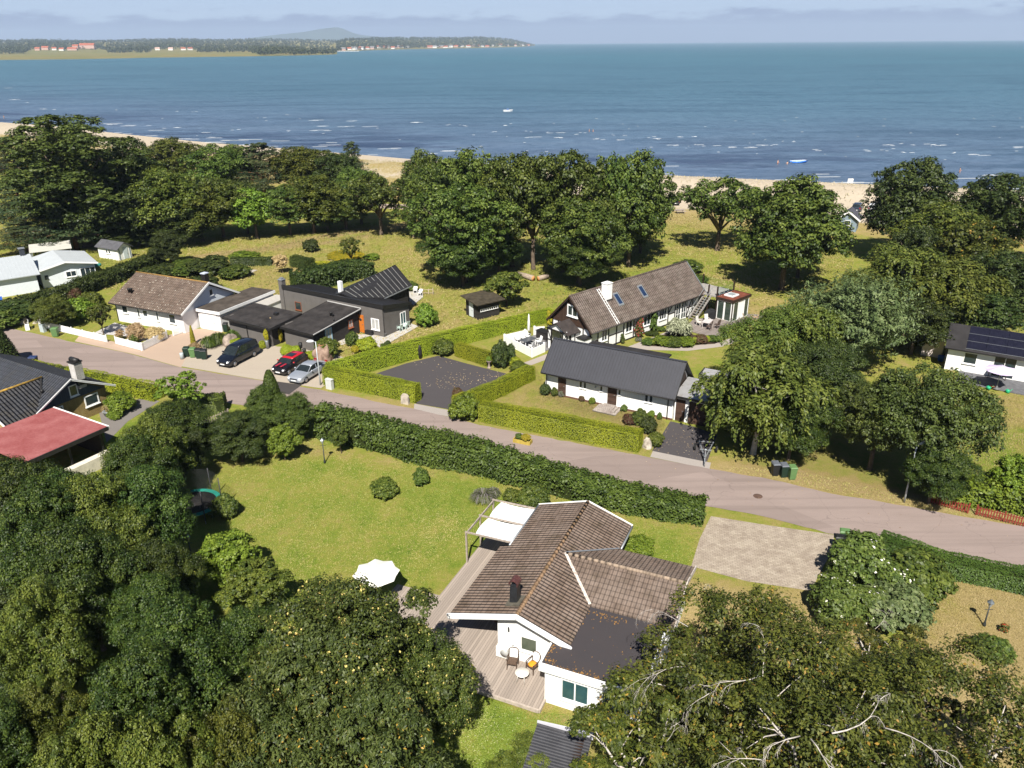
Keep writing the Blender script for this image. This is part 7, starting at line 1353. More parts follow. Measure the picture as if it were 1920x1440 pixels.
def simple_table(p,rz,w,d,h,top,leg,label):
    t=empty('garden_table',p,rz,label,'table'); MB().box(-w/2,w/2,-d/2,d/2,h-.05,h).build('tabletop',top,t)
    for x in (-1,1):
        for y in (-1,1): MB().box(x*(w/2-.08)-.03,x*(w/2-.08)+.03,y*(d/2-.08)-.03,y*(d/2-.08)+.03,0,h-.05).build('leg',leg,t)
    return t
def simple_chair(p,rz,mat,label,group,h=.95,cat='chair'):
    t=empty('garden_chair',p,rz,label,cat,group); MB().box(-.24,.24,-.24,.24,.4,.45).build('seat',mat,t); MB().add([(-.24,.2,.45),(.24,.2,.45),(.24,.34,h),(-.24,.34,h),(-.24,.25,.45),(.24,.25,.45),(.24,.39,h),(-.24,.39,h)],[(0,1,2,3),(7,6,5,4),(0,4,5,1),(1,5,6,2),(2,6,7,3),(3,7,4,0)]).build('backrest',mat,t)
    for x in (-1,1):
        for y in (-1,1): MB().bar((x*.2,y*.2,.4),(x*.24,y*.26,0),.04).build('leg',mat,t)
        MB().bar((x*.26,-.2,.62),(x*.26,.27,.64),.05,.03).build('armrest',mat,t)
    return t
DT=mk('dark_table_top',(.08,.085,.095),.3,.5,.1); WCH=mk('white_chair_paint',(.72,.72,.71),.5,.3,.05)
simple_table(loc_world(TF,(2.15,2.6,.06)),TA,1.7,.95,.73,DT,WHITE,'white table with dark top on the fenced terrace'); simple_table(loc_world(TF,(2.9,1.3,.06)),TA,.5,.5,.45,DT,WHITE,'small low side table on the fenced terrace')
gt='white chairs on the fenced terrace'
for p,rz,l in (((2.0,4.0),-5,'white chair at the left of the fenced terrace'),((2.75,3.9),-5,'middle white chair along the back screen'),((3.4,3.8),-5,'white chair nearest the closed parasol'),((1.5,1.5),190,'white chair behind the front screen'),((3.1,1.9),250,'white chair with cushion right of the table')): simple_chair(loc_world(TF,p+(.06,)),TA+math.radians(rz),WCH,l,gt)
cpz=empty('closed_parasol',loc_world(TF,(3.75,4.0,.06)),0,'tall closed white parasol on the fenced terrace','parasol'); MB().lathe([(.05,.9),(.16,1.0),(.13,2.0),(.07,2.7),(.02,2.85)],n=10).build('canopy',MATS['cream_canvas'],cpz); MB().tube([(0,0,0),(0,0,2.9)],.03,8).build('pole',GREYMETAL,cpz); MB().lathe([(.3,0),(.3,.07),(.06,.1)],n=14).build('base',MATS['parasol_base'],cpz)
sb=empty('storage_box',loc_world(TF,(5.0,2.9,.06)),TA,'black storage box on the terrace before the farmhouse porch','box'); MB().box(-.45,.45,-.75,.75,0,.82).build('body',DBL,sb); MB().box(-.5,.5,-.8,.8,.825,.9).build('lid',BLACK,sb)
# things on the farmhouse deck
TBK=mk('pale_table_wood',(.5,.46,.45),.7,.2,.1); q=loc_world(HF,(16.2,-3.2,.12)); simple_table(q,HA+.3,1.5,.9,.73,TBK,TBK,'pale rectangular table on the dark timber deck')
gd='chairs round the table on the timber deck'; LC=mk('limed_chair_wood',(.6,.57,.53),.7,.2,.1); BC=mk('brown_chair_wood',(.11,.08,.07),.7,.2,.2)
for p,rz,m_,l in (((15.9,-2.3),0,LC,'pale high backed deck chair left behind the table'),((17.1,-2.6),-25,LC,'pale high backed deck chair right behind the table'),((15.5,-3.9),190,BC,'brown deck chair left in front of the table'),((16.6,-4.2),170,BC,'brown deck chair right in front of the table')): simple_chair(loc_world(HF,p+(.12,)),HA+math.radians(rz)+.1,m_,l,gd,1.08)
gq=empty('covered_grill',loc_world(HF,(18.6,-1.9,.12)),HA,'barbecue under a black cover below the outside stair','grill'); MB().add([(-.7,-.35,.0),(.7,-.35,0),(.7,.35,0),(-.7,.35,0),(-.68,-.33,.95),(.68,-.33,.95),(.68,.33,.95),(-.68,.33,.95),(-.38,-.2,1.25),(.38,-.2,1.25),(.38,.2,1.25),(-.38,.2,1.25)],[(0,3,2,1),(0,1,5,4),(1,2,6,5),(2,3,7,6),(3,0,4,7),(4,5,9,8),(5,6,10,9),(6,7,11,10),(7,4,8,11),(8,9,10,11)]).build('cover',mk('black_cover',(.02,.021,.023),.7,.3,.3,4,bump=.4,bscale=6),gq)
hm_=empty('hammock_stand',loc_world(HF,(22.6,-5.2,.12)),HA-.1,'curved wooden hammock stand on the timber deck','hammock stand'); HW=mk('larch_wood',(.4,.27,.17),.6,.3,.2,5)
MB().tube([(-2.1,0,1.05),(-1.6,0,.4),(-.9,0,.08),(0,0,.02),(.9,0,.08),(1.6,0,.4),(2.1,0,1.1)],[.04,.05,.06,.06,.06,.05,.04],8).build('bow',HW,hm_); MB().bar((-.5,-.7,.03),(-.5,.7,.03),.08).bar((.5,-.7,.03),(.5,.7,.03),.08).build('foot',HW,hm_)
# things at the charcoal house
PG=mk('pale_green_plastic',(.5,.62,.58),.5,.3,.05); gp='pale green plastic chairs on the white terrace'
for px,py,l in ((750,622,'pale green chair nearer the house corner'),(763,616,'pale green chair further right on the terrace')): g=G(px,py); simple_chair((g[0],g[1],.09),-2.2,PG,l,gp,.85)
g=G(757,619); simple_table((g[0],g[1],.09),.4,.5,.5,.45,PG,PG,'small pale green table between two plastic chairs')
g=G(708,627); bq=empty('kettle_grill',(g[0],g[1],.09),0,'black kettle grill under the white window','grill'); MB().ball((0,0,.75),.3,14,8,.8).build('bowl',BLACK,bq)
for a in (0,2.1,4.2): MB().bar((.2*math.cos(a),.2*math.sin(a),.6),(.33*math.cos(a),.33*math.sin(a),0),.03).build('leg',GREYMETAL,bq)
g=G(694,628); bb_=empty('garden_bench',(g[0],g[1],.09),-.55,'dark covered seat beside the orange door','seat'); MB().box(-.5,.5,-.3,.3,0,.45).build('seat',TRIM,bb_); MB().box(-.5,.5,.2,.3,.45,.85).build('backrest',TRIM,bb_)
g=G(716,625); pz=empty('folded_parasol',(g[0]-.6,g[1]+.6,.09),0,'folded grey violet parasol beside the orange door','parasol'); MB().lathe([(.03,.5),(.14,.6),(.1,1.4),(.02,1.9)],n=9).build('canopy',mk('grey_violet_cloth',(.3,.28,.34),.8,.2,.1),pz); MB().tube([(0,0,0),(0,0,1.95)],.025,7).build('pole',GREYMETAL,pz)
for px,py,rz,l in ((779,551,.5,'white wooden lounge chair on the rear terrace'),(788,556,.2,'second white wooden lounge chair on the rear terrace')): g=G(px,py); simple_chair((g[0],g[1],.12),rz-.6,WCH,l,'white lounge chairs on the rear terrace',.8)
fence('rail_fence',(790,552),(812,552),.8,mk('raw_rail_wood',(.4,.33,.25),.8,.2,.2,5),'short raw wood rail at the rear terrace',pitch=.9,wd=.1)
def pot(px,py,r,h,mat,label,name='plant_pot',cat='pot',z=0.02):
    g=G(px,py); o=MB().lathe([(r*.7,0),(r*.95,h*.9),(r,h*.92),(r,h),(r*.85,h),(r*.8,h*.85)],n=16).build(name,mat); o.location=(g[0],g[1],z); return tag(o,label,cat)
pot(502,654,.2,.95,mk('zinc_pot',(.35,.38,.4),.45,.4,.1,metal=.3),'tall zinc planter beside the dark outbuilding door'); plant('shrub_olive',(G(502,654)[0],G(502,654)[1],.9),1.3,.28,'potted_plant','tall brownish plant in the zinc planter','plant',mat='yellow')
pot(667,661,.3,.4,BLACK,'dark pot with pale yellow flowers on the lawn'); pot(722,632,.2,.45,mk('grey_pot',(.2,.2,.2),.7,.2,.1),'grey pot with the slim conifer')
for px,py,h,l in ((566,668,1.5,'taller black garden ornament by the annex wall'),(572,671,1.0,'lower black garden ornament by the annex wall')):
    g=G(px,py); o=MB().lathe([(.16,0),(.16,.06),(.05,.12),(.05,h*.6),(.14,h*.62),(.2,h*.8),(.2,h)],n=10).build('garden_ornament',BLACK); o.location=g; tag(o,l,'ornament')
g=G(788,672); o=MB().tube([(0,0,0),(.02,0,.5),(-.02,.02,1.0),(.0,0,1.25),(0,0,1.45)],[.16,.2,.22,.12,.1],10).build('garden_statue',BLACK); o.location=g; tag(o,'black slim statue in front of the long clipped hedge','statue')
g=G(917,690); o=MB().lathe([(.22,0),(.22,.08),(.1,.16),(.09,.5),(.26,.75),(.28,.8),(.2,.8)],n=14).build('stone_urn',STONE); o.location=g; tag(o,'stone urn with green plant at the parking square','urn'); plant('box_ball',(g[0],g[1],.78),.45,.22,'urn_plant','round green plant in the stone urn','plant',mat='bright')
# stones
def stone(px,py,w,h,label,mat=STONE,seed=1,name='boulder',z=0,sq=1.):
    r=random.Random(seed); g=G(px,py); W_=w*depth(g)/FPX/2; me=bpy.data.meshes.new(name); bm=__import__('bmesh').new(); __import__('bmesh').ops.create_icosphere(bm,subdivisions=4,radius=1)
    ph=[(Vector((r.uniform(-1,1),r.uniform(-1,1),r.uniform(-1,1))).normalized(),r.uniform(1,3.5),r.uniform(0,6)) for _ in range(14)]
    for v in bm.verts:
        d=v.co.normalized(); k=1+sum(.05*math.sin(f*3*d.dot(a)+p_) for a,f,p_ in ph); q=d*k; q.z=max(q.z,-.25); v.co=Vector((q.x*W_,q.y*W_*sq,(q.z+.2)*h/1.2))
    bm.to_mesh(me); bm.free(); me.materials.append(mat); me.polygons.foreach_set('use_smooth',[True]*len(me.polygons)); o=bpy.data.objects.new(name,me); COL.objects.link(o); o.location=(g[0],g[1],z); o.rotation_euler=(0,0,r.uniform(0,6)); return tag(o,label,'stone')
BSTONE=mk('streaked_stone',(.23,.165,.125),.9,.2,.5,3,bump=.8,bscale=5,tint=(.16,.1,.075))
stone(605,676,36,1.75,'great split stone in front of the charcoal annex',BSTONE,4); bowl=MB().lathe([(.3,0),(.36,.16),(.32,.16),(.2,.06)],n=14).build('clay_bowl',mk('terracotta',(.3,.12,.07),.8,.2,.2)); gq_=G(605,676); bowl.location=(gq_[0],gq_[1]+.1,1.62); tag(bowl,'terracotta bowl on top of the great split stone','bowl')
stone(432,648,27,1.2,'rounded boulder among ornamental grasses by the van',seed=7); stone(1213,839,17,.85,'pale boulder at the barn drive corner',mk('pale_boulder',(.42,.37,.31),.9,.2,.3,3,bump=.6,bscale=6),9); stone(45,606,16,.7,'boulder on the verge at the left edge',MATS['pale_boulder'],11); stone(68,606,9,.3,'low flat stone right of the verge boulder',MATS['pale_boulder'],12); stone(78,601,8,.5,'small stone at the white fence end',MATS['pale_boulder'],13)
g=G(760,757); o=MB().add([(-.4,-.14,0),(.4,-.14,0),(.4,.14,0),(-.4,.14,0),(-.36,-.12,.75),(.36,-.12,.75),(.36,.12,.75),(-.36,.12,.75),(-.2,-.1,.98),(.2,-.1,.98),(.2,.1,.98),(-.2,.1,.98)],[(0,3,2,1),(0,1,5,4),(1,2,6,5),(2,3,7,6),(3,0,4,7),(4,5,9,8),(5,6,10,9),(6,7,11,10),(7,4,8,11),(8,9,10,11)]).build('marker_stone',MATS['pale_boulder']); o.location=g; o.rotation_euler=(0,0,-.45); tag(o,'upright marker stone at the clipped hedge end','stone')
g=G(980,830); pb=empty('planter_box',g,-.42,'yellow wooden planter box with flowers at the road edge','planter'); YW=mk('yellow_wood',(.4,.3,.06),.8,.2,.2,5); MB().box(-.75,.75,-.3,-.24,0,.35).box(-.75,.75,.24,.3,0,.35).box(-.75,-.69,-.24,.24,0,.35).box(.69,.75,-.24,.24,0,.35).build('box',YW,pb); MB().box(-.68,.68,-.23,.23,.2,.3).build('soil',mk('dark_soil',(.05,.035,.02),1,.1,.3),pb); plant('shrub_lime',(g[0]-.3,g[1]+.1,.28),.5,.3,'planter_flowers','green leaves left in the yellow planter','plant',mat='oak'); plant('shrub_yellow',(g[0]+.25,g[1]-.1,.28),.5,.4,'planter_flowers','yellow flowers right in the yellow planter','plant')
def log(a,b,r,label): A=Vector(G(*a));B=Vector(G(*b)); A.z=B.z=r; o=empty('cut_log',A,0,label,'log','cut logs on the meadow'); MB().tube([Vector((0,0,0)),(B-A)*.5+Vector((0,0,.03)),B-A],[r*.85,r*.95,r],12).build('bark',mk('log_bark',(.3,.24,.19),.9,.1,.3,4),o); d=(B-A).normalized(); MB().tube([B-A+d*.002,B-A+d*.02],r*.93,12).build('cut_end',mk('fresh_cut_wood',(.5,.25,.1),.8,.1,.15,6),o); return o
log((970,518),(1000,527),.38,'left cut log below the middle grove'); log((1027,523),(1009,527),.36,'right cut log below the middle grove')
# trampoline
tr=empty('trampoline',(-22.2,46.4,0),0,'round trampoline with green edge and safety net in the shade','trampoline'); TGREEN=mk('teal_pad',(.02,.22,.17),.6,.3,.15,3)
def annulus(r0,r1,z0,z1,n=40):
    V=[];F=[]
    for r,z in ((r0,z1),(r1,z1-.02),(r1,z0),(r0,z0)):
        for k in range(n): a=2*math.pi*k/n; V.append((r*math.cos(a),r*math.sin(a),z))
    for i in range(4):
        for k in range(n): F.append((i*n+k,i*n+(k+1)%n,((i+1)%4)*n+(k+1)%n,((i+1)%4)*n+k))
    return MB().add(V,[f[::-1] for f in F])
annulus(1.5,1.85,.82,.88).build('edge_pad',TGREEN,tr); MB().lathe([(1.52,.83),(1.52,.845)],n=40).build('jump_mat',mk('jump_mat',(.03,.027,.027),.8,.2,.4,2),tr)
for k in range(6):
    a=k*math.pi/3+.2; MB().tube([(1.8*math.cos(a),1.8*math.sin(a),0),(1.8*math.cos(a),1.8*math.sin(a),.85)],.03,7).build('leg',GREYMETAL,tr); MB().tube([(1.86*math.cos(a),1.86*math.sin(a),.3),(1.86*math.cos(a),1.86*math.sin(a),2.6)],.035,7).build('net_pole',mk('foam_pole',(.05,.05,.055),.7,.3,.1),tr)
NET=bpy.data.materials.new('safety_net'); NET.use_nodes=True; nn_=NET.node_tree; nn_.nodes['Principled BSDF'].inputs['Base Color'].default_value=(.05,.055,.055,1); nn_.nodes['Principled BSDF'].inputs['Alpha'].default_value=.22
V=[];n=24
for z in (.9,1.7,2.5):
    for k in range(n): a=2*math.pi*k/n; V.append((1.8*math.cos(a),1.8*math.sin(a),z))
meshobj('net',V,[(i*n+k,i*n+(k+1)%n,(i+1)*n+(k+1)%n,(i+1)*n+k) for i in range(2) for k in range(n)],NET,tr)
# boat trailer under the tree by the barn drive
g=G(1322,852); bt=empty('boat_trailer',g,math.radians(75),'galvanised trailer parked at the barn drive under the trees','trailer'); MB().bar((-1.6,0,.5),(1.2,-.55,.5),.08).bar((-1.6,0,.5),(1.2,.55,.5),.08).bar((-.2,-.45,.52),(-.2,.45,.52),.08).bar((1.2,-.6,.52),(1.2,.6,.52),.08).bar((-2.2,0,.5),(-1.5,0,.5),.08).build('frame',GREYMETAL,bt); MB().bar((-1.4,0,.5),(-1.4,0,1.15),.08).ball((-1.4,0,1.15),.1,8,6).build('winch_post',GREYMETAL,bt); MB().tube([(-2.,.0,.0),(-2.,0,.5)],.05,8).build('jockey_leg',GREYMETAL,bt)
for s in (-1,1): w_=MB().tube([(.6,s*.75,.28),(.6,s*.92,.28)],.28,16).build('wheel',TYRE,bt); MB().tube([(.6,s*.93,.28),(.6,s*.94,.28)],.16,12).build('rim',RIM,w_)
# small things at the right house
for px,py,l in ((1680+915*.189,580+795*.189,'green watering can left of the dark terrace'),(1680+1105*.189,580+828*.189,'green watering can right of the dark terrace')):
    g=G(px,py); wc=empty('watering_can',g,0,l,'watering can','green watering cans'); GP=mk('green_plastic',(.02,.35,.17),.4,.4,.1); MB().lathe([(.17,0),(.18,.25),(.12,.32),(.1,.32)],n=12).build('body',GP,wc); MB().tube([(.15,0,.08),(.4,0,.38)],[.03,.02],6).build('spout',GP,wc); MB().tube([(-.16,0,.1),(-.28,0,.3),(-.05,0,.4)],.02,6).build('handle',GP,wc)
g=G(1680+445*.189,580+510*.189); o=MB().lathe([(.3,0),(.36,.5),(.38,.52),(.34,.52),(.3,.1)],n=14).build('blue_tub',mk('blue_plastic',(.02,.1,.5),.4,.4,.1)); o.location=g; tag(o,'blue plastic tub beside the solar panel house','tub')
q=G(1680+990*.189,580+690*.189); simple_table((q[0],q[1],.1),-.5,1.6,.9,.73,DARKWOOD,DARKWOOD,'dark wooden table under the lilac parasol')
pot(1680+950*.189,580+790*.189,.2,.3,MATS['terracotta'],'terracotta pot beside the left watering can')
# brick house yard
g=G(176,769); be=empty('garden_bench',(g[0],g[1],0),KA+math.radians(-90),'weathered wooden bench along the brick gable wall','bench'); MB().box(-.75,.75,-.22,.22,.4,.45).build('seat',TIM,be); MB().box(-.75,.75,.2,.25,.5,.9).build('backrest',TIM,be)
for x in (-.65,.65): MB().box(x-.04,x+.04,-.2,.2,0,.4).build('leg',TIM,be)
pot(203,779,.42,.42,MATS['zinc_pot'],'zinc tub with pale grass by the brick gable'); plant('grass_pale',(G(203,779)[0],G(203,779)[1],.4),.9,.55,'potted_grass','pale plumed grass in the zinc tub','ornamental grass')
# left verge
g=G(52,617); be=empty('garden_bench',g,math.radians(-60),'white slatted bench on the verge at the left','bench'); MB().box(-.6,.6,-.2,.2,.4,.44).build('seat',WHITE,be); mb=MB(); [mb.box(-.6,.6,.2,.24,.5+i*.13,.58+i*.13) for i in range(4)]; mb.build('backrest',WHITE,be)
for x in (-.55,.55): MB().box(x-.03,x+.03,-.2,.24,0,.42).build('leg',WHITE,be)
g=G(5,590); rs=empty('road_sign',g,math.radians(15),'blue sign on a pole at the left edge','sign'); MB().tube([(0,0,0),(0,0,2.3)],.035,8).build('pole',GREYMETAL,rs); MB().box(-.45,.45,-.045,-.02,1.75,2.3).build('sign_plate',mk('blue_sign',(.03,.12,.5),.4,.4,.05),rs)
g=G(1593,349); o=empty('notice_board',(g[0],g[1],float(gz(g[0],g[1]))),0,'small white notice board on the dune above the car park','sign'); MB().box(-.6,.6,-.03,.03,.5,1.5).build('board',WHITE,o); MB().box(-.5,-.4,.031,.1,0,.6).box(.4,.5,.031,.1,0,.6).build('post',TIM,o)
g=G(1275,400); pt=empty('picnic_table',g,.1,'grey picnic table on sand by the dark car','table'); MB().box(-.9,.9,-.38,.38,.7,.75).build('tabletop',TIM,pt); MB().box(-.9,.9,-.85,-.58,.42,.47).build('bench_seat',TIM,pt); MB().box(-.9,.9,.58,.85,.42,.47).build('bench_seat',TIM,pt)
for x in (-.6,.6): MB().bar((x,-.7,0),(x,-.2,.7),.07).bar((x,.7,0),(x,.2,.7),.07).build('leg',TIM,pt)
g=G(100,548); lt=MB().lathe([(.7,0),(.7,.3),(.6,.32)],n=16).build('sandpit_lid',mk('teal_lid',(.04,.2,.17),.5,.3,.1)); q=G(181,499); lt.location=q; tag(lt,'low teal lidded drum on the grass by the garden shed','drum')
sl_=MB().box(-1.8,1.8,-.6,.6,.0,.12).build('stone_slab',CONC); q=G(458,508); sl_.location=q; sl_.rotation_euler=(0,0,-.3); tag(sl_,'pale stone slab among the shrubs behind the bungalow','slab')
# ---------------------------------------------------------------- boats and bathers
g=G(1497,305,SEA); bo=empty('inflatable_boat',(g[0],g[1],SEA),.12,'blue and white inflatable boat floating near the dunes','boat'); mb=MB().tube([(-2.2,-.6,.2),(0,-.75,.22),(1.6,-.55,.28),(2.3,0,.45),(1.6,.55,.28),(0,.75,.22),(-2.2,.6,.2)],.28,10); mb.build('tube',mk('blue_pvc',(.03,.16,.55),.4,.4,.1,4),bo); MB().box(-2.1,1.6,-.5,.5,.08,.2).build('floor',WHITE,bo); MB().tube([(-2.15,-.6,.48),(0,-.75,.5),(1.6,-.55,.56),(2.3,0,.72),(1.6,.55,.56),(0,.75,.5),(-2.15,.6,.48)],.07,6).build('rope_band',WHITE,bo)
g=G(952,209,SEA); bo=empty('motor_boat',(g[0],g[1],SEA),.2,'small white motor boat out on the bay','boat'); V=[(-2.2,-.8,.7),(1.2,-.8,.75),(2.6,0,.9),(1.2,.8,.75),(-2.2,.8,.7),(-2.1,-.55,-.2),(1.1,-.5,-.2),(2.1,0,-.1),(1.1,.5,-.2),(-2.1,.55,-.2)]; meshobj('hull',V,[(0,1,2,3,4),(9,8,7,6,5),(0,5,6,1),(1,6,7,2),(2,7,8,3),(3,8,9,4),(4,9,5,0)],WHITE,bo); MB().add([(-.6,-.5,.75),(.7,-.5,.75),(.7,.5,.75),(-.6,.5,.75),(-.5,-.42,1.45),(.1,-.42,1.45),(.1,.42,1.45),(-.5,.42,1.45)],[(0,3,2,1),(4,5,6,7),(0,1,5,4),(1,2,6,5),(2,3,7,6),(3,0,4,7)]).build('cabin',mk('boat_blue',(.08,.15,.3),.3,.4,.1),bo)
SKIN=mk('bather_skin',(.5,.3,.21),.6,.3,.06)  # plain skin colour with slight noise
def person(p,rz,label,suit,arms=.5,z=0.):
    J=[(0,0,.95),(0,0,1.15),(0,0,1.42),(0,0,1.52),(0,-.01,1.66),(0,-.01,1.76)]; R_=[.15,.13,.14,.055,.1,.07]; E=[(i,i+1) for i in range(5)]
    for s in (-1,1):
        a=len(J); J+=[(s*.19,0,1.43),(s*(.19+.2*arms),-.05,1.2),(s*(.2+.25*arms),-.2,1.02),(s*(.2+.25*arms),-.28,.96)]; R_+=[.06,.045,.035,.03]; E+=[(2,a),(a,a+1),(a+1,a+2),(a+2,a+3)]
        a=len(J); J+=[(s*.1,0,.88),(s*.12,-.03,.5),(s*.12,.03,.1),(s*.12,-.1,.05)]; R_+=[.1,.065,.045,.035]; E+=[(0,a),(a,a+1),(a+1,a+2),(a+2,a+3)]
    me=bpy.data.meshes.new('body'); me.from_pydata(J,E,[]); o=bpy.data.objects.new('person',me); COL.objects.link(o); sk=o.modifiers.new('s','SKIN'); 
    for v,r in zip(me.skin_vertices[0].data,R_): v.radius=(r,r)
    me.skin_vertices[0].data[0].use_root=True; ss=o.modifiers.new('d','SUBSURF'); ss.levels=ss.render_levels=2
    dg=bpy.context.evaluated_depsgraph_get(); m2=bpy.data.meshes.new_from_object(o.evaluated_get(dg)); o.modifiers.clear(); o.data=m2; m2.materials.clear(); m2.materials.append(SKIN); m2.polygons.foreach_set('use_smooth',[True]*len(m2.polygons))
    o.location=(p[0],p[1],z); o.rotation_euler=(0,0,rz); tag(o,label,'person','bathers in the shallow water')
    MB().lathe([(.165,.82),(.175,.93),(.165,1.02)],n=12,sy=.8).build('swimwear',suit,o); MB().ball((0,.02,1.72),.115,10,7,.85).build('hair',mk('brown_hair',(.06,.04,.025),.8,.2,.2),o); return o
SW1=mk('red_swimwear',(.5,.05,.05),.8,.2,.1); SW2=mk('dark_swimwear',(.03,.04,.08),.8,.2,.1)
for px,py,l,s,dz in ((1458,308,'bather standing in the water left of the inflatable boat',SW1,-.6),(1476,308,'bather bending deeper in the water beside the inflatable boat',SW2,-1.),(1105,247,'bather between the wave crests further out',SW2,-.7),(1112,247,'second bather beside the one among the wave crests',SW1,-.8),(8,223,'bather at the water edge far left',SW2,-.2),(1799,324,'bather seen past the silhouetted oak at right',SW1,-.5)):
    g=G(px,py,SEA); person(g,random.Random(px).uniform(0,6),l,s,.6,SEA+dz)
# ---------------------------------------------------------------- woods and houses across the bay
def prof(px,t_):
    if px<=632: return np.interp(t_,[0,.02,.12,.3,.5,.8,1.2,1.8,2.6],[SEA,.6,1.5,2.5,4,14,34,58,62])
    return np.interp(t_,[0,.02,.1,.3,.6],[SEA,3,16,44,60])*np.interp(px,[500,600,650,800,900,960,985,1003],[0,.15,1.,1.1,1.25,1.,.5,.03])
r=np.random.default_rng(77); cs=[];rs=[];os2=[]
def shore_d(px): return np.array(G(px,float(np.interp(px,[c[0] for c in colA],[c[1] for c in colA])),SEA)[:2]) if px<=632 else np.array(G(px,float(np.interp(px,[c[0] for c in colB],[c[1] for c in colB])),SEA)[:2])
for k in range(7000):
    px=r.uniform(-220,1002)
    if px<=632:
        lo=float(np.interp(px,[50,60,195,205,285,290,365,375,470,485,560,632],[.5,.82,.82,.5,.42,.72,.72,.4,.35,.012,.012,.02])); t_=lo+(2.5-lo)*r.random()**1.6
        if t_<lo+.05 and r.random()<.3: continue
    else: t_=.02+.5*r.random()**1.6
    b=shore_d(px)*(1+t_); h=r.uniform(11,19)*(1.15 if px<700 else 1.25)*float(np.interp(px,[930,1000],[1,.35]))*(1+.35*math.sin(px*.021+1)*math.sin(px*.0073)); z=float(prof(px,t_)); w_=h*r.uniform(.35,.55)
    for q in range(5): cs.append((b[0]+r.normal(0,w_*.45),b[1]+r.normal(0,w_*.45),z+h*r.uniform(.25,.95))); rs.append(w_*.5); d=r.normal(size=3); os2.append(d/np.linalg.norm(d))
cs=np.array(cs); pz=puffs(cs,np.array(rs),np.array(os2),7,5.,3.6,r,squash=.8,rnd=.4,tintk=.35)
o=bpy.data.objects.new('far_wood',leafmesh('far_wood',[pz],leafmat('far_leaves',(.022,.04,.012),(.042,.065,.018),(.085,.105,.03),trans=.1))); COL.objects.link(o); tag(o,'dark band of woodland on the far side of the bay','woodland',None,'stuff')
FW=mk('far_white_wall',(.7,.68,.64),.8,.1,.05); FR=mk('far_red_tile',(.34,.1,.05),.85,.1,.2,.3); FRo=mk('far_rose_wall',(.5,.33,.27),.8,.1,.1,.3)
def far_house(px,t_,L,W_,h,rz,label,wall=FW,roof=FR,lift=0,group='houses on the far shore'):
    b=shore_d(px)*(1+t_); z=float(prof(px,t_))-1+lift; e=empty('far_house',(b[0],b[1],z),math.radians(rz),label,'house',group)
    mb=MB(); gable_walls(mb,-L/2,L/2,-W_/2,W_/2,h,0,h+W_*.38,th=.4); mb.build('wall',wall,e); a=W_/2+.6; hr_=h+W_*.4+.3
    MB().slab([(-L/2-.6,0,hr_),(L/2+.6,0,hr_),(L/2+.6,-a,h-.1),(-L/2-.6,-a,h-.1)],.5).slab([(-L/2-.6,.01,hr_),(-L/2-.6,a,h-.1),(L/2+.6,a,h-.1),(L/2+.6,.01,hr_)],.5).build('roof',roof,e); return e
for px,t_,L,W_,h,rz,l,lf in ((75,.78,20,14,9,10,'red roofed house at the left of the far shore meadow',0),(90,.8,30,15,10,0,'wider red roofed house on the far shore, second from left',2),(106,.79,18,13,9,20,'red roofed far house with pale gable, third from left',0),(140,.76,40,15,8,5,'low long red roofed house before the far manor',0),(147,.81,26,15,13,0,'far white house with steep red roof by the manor',4),(169,.82,66,20,15,3,'large pale manor with long red roof across the bay',5),(120,.74,20,13,8,0,'small far house with red roof beside the manor lawn',0)): far_house(px,t_,L,W_,h,rz,l,FRo if W_>13 else FW,FR,lf)
for px,t_,l in ((298,.68,'white far house at the meadow edge with dark trees around'),(323,.66,'red far cottage among the dark meadow trees'),(346,.66,'first white house of the close far pair'),(359,.66,'second white house of the close far pair')): far_house(px,t_,20,12,8,px%40,l,FW,FR if px>340 else FRo,0)
rr=random.Random(31); vill=[644,655,664,672,679,688,698,706,712,722,731,737,745,756,764,806,815,822,828,836,845,855,866,878,888,897,905,914,925,938,950,966,978,990]
for i,px in enumerate(vill): far_house(px,.012+.03*rr.random(),rr.uniform(18,34),14,rr.uniform(6,10),rr.uniform(-40,40),'small pale house of the village along the far headland shore',FW if i%3 else FRo,FR if i%2 else mk('far_grey_roof',(.2,.19,.19),.8,.1,.1),2,'village houses on the far headland')
pr=MB().box(-60,60,-4,4,-1,2.2).build('far_pier',mk('pale_pier',(.5,.48,.45),.9,.1,.1,.05)); b=G(648,96.5,SEA); pr.location=(b[0],b[1],0); tag(pr,'long pale pier at the far point of land','pier')
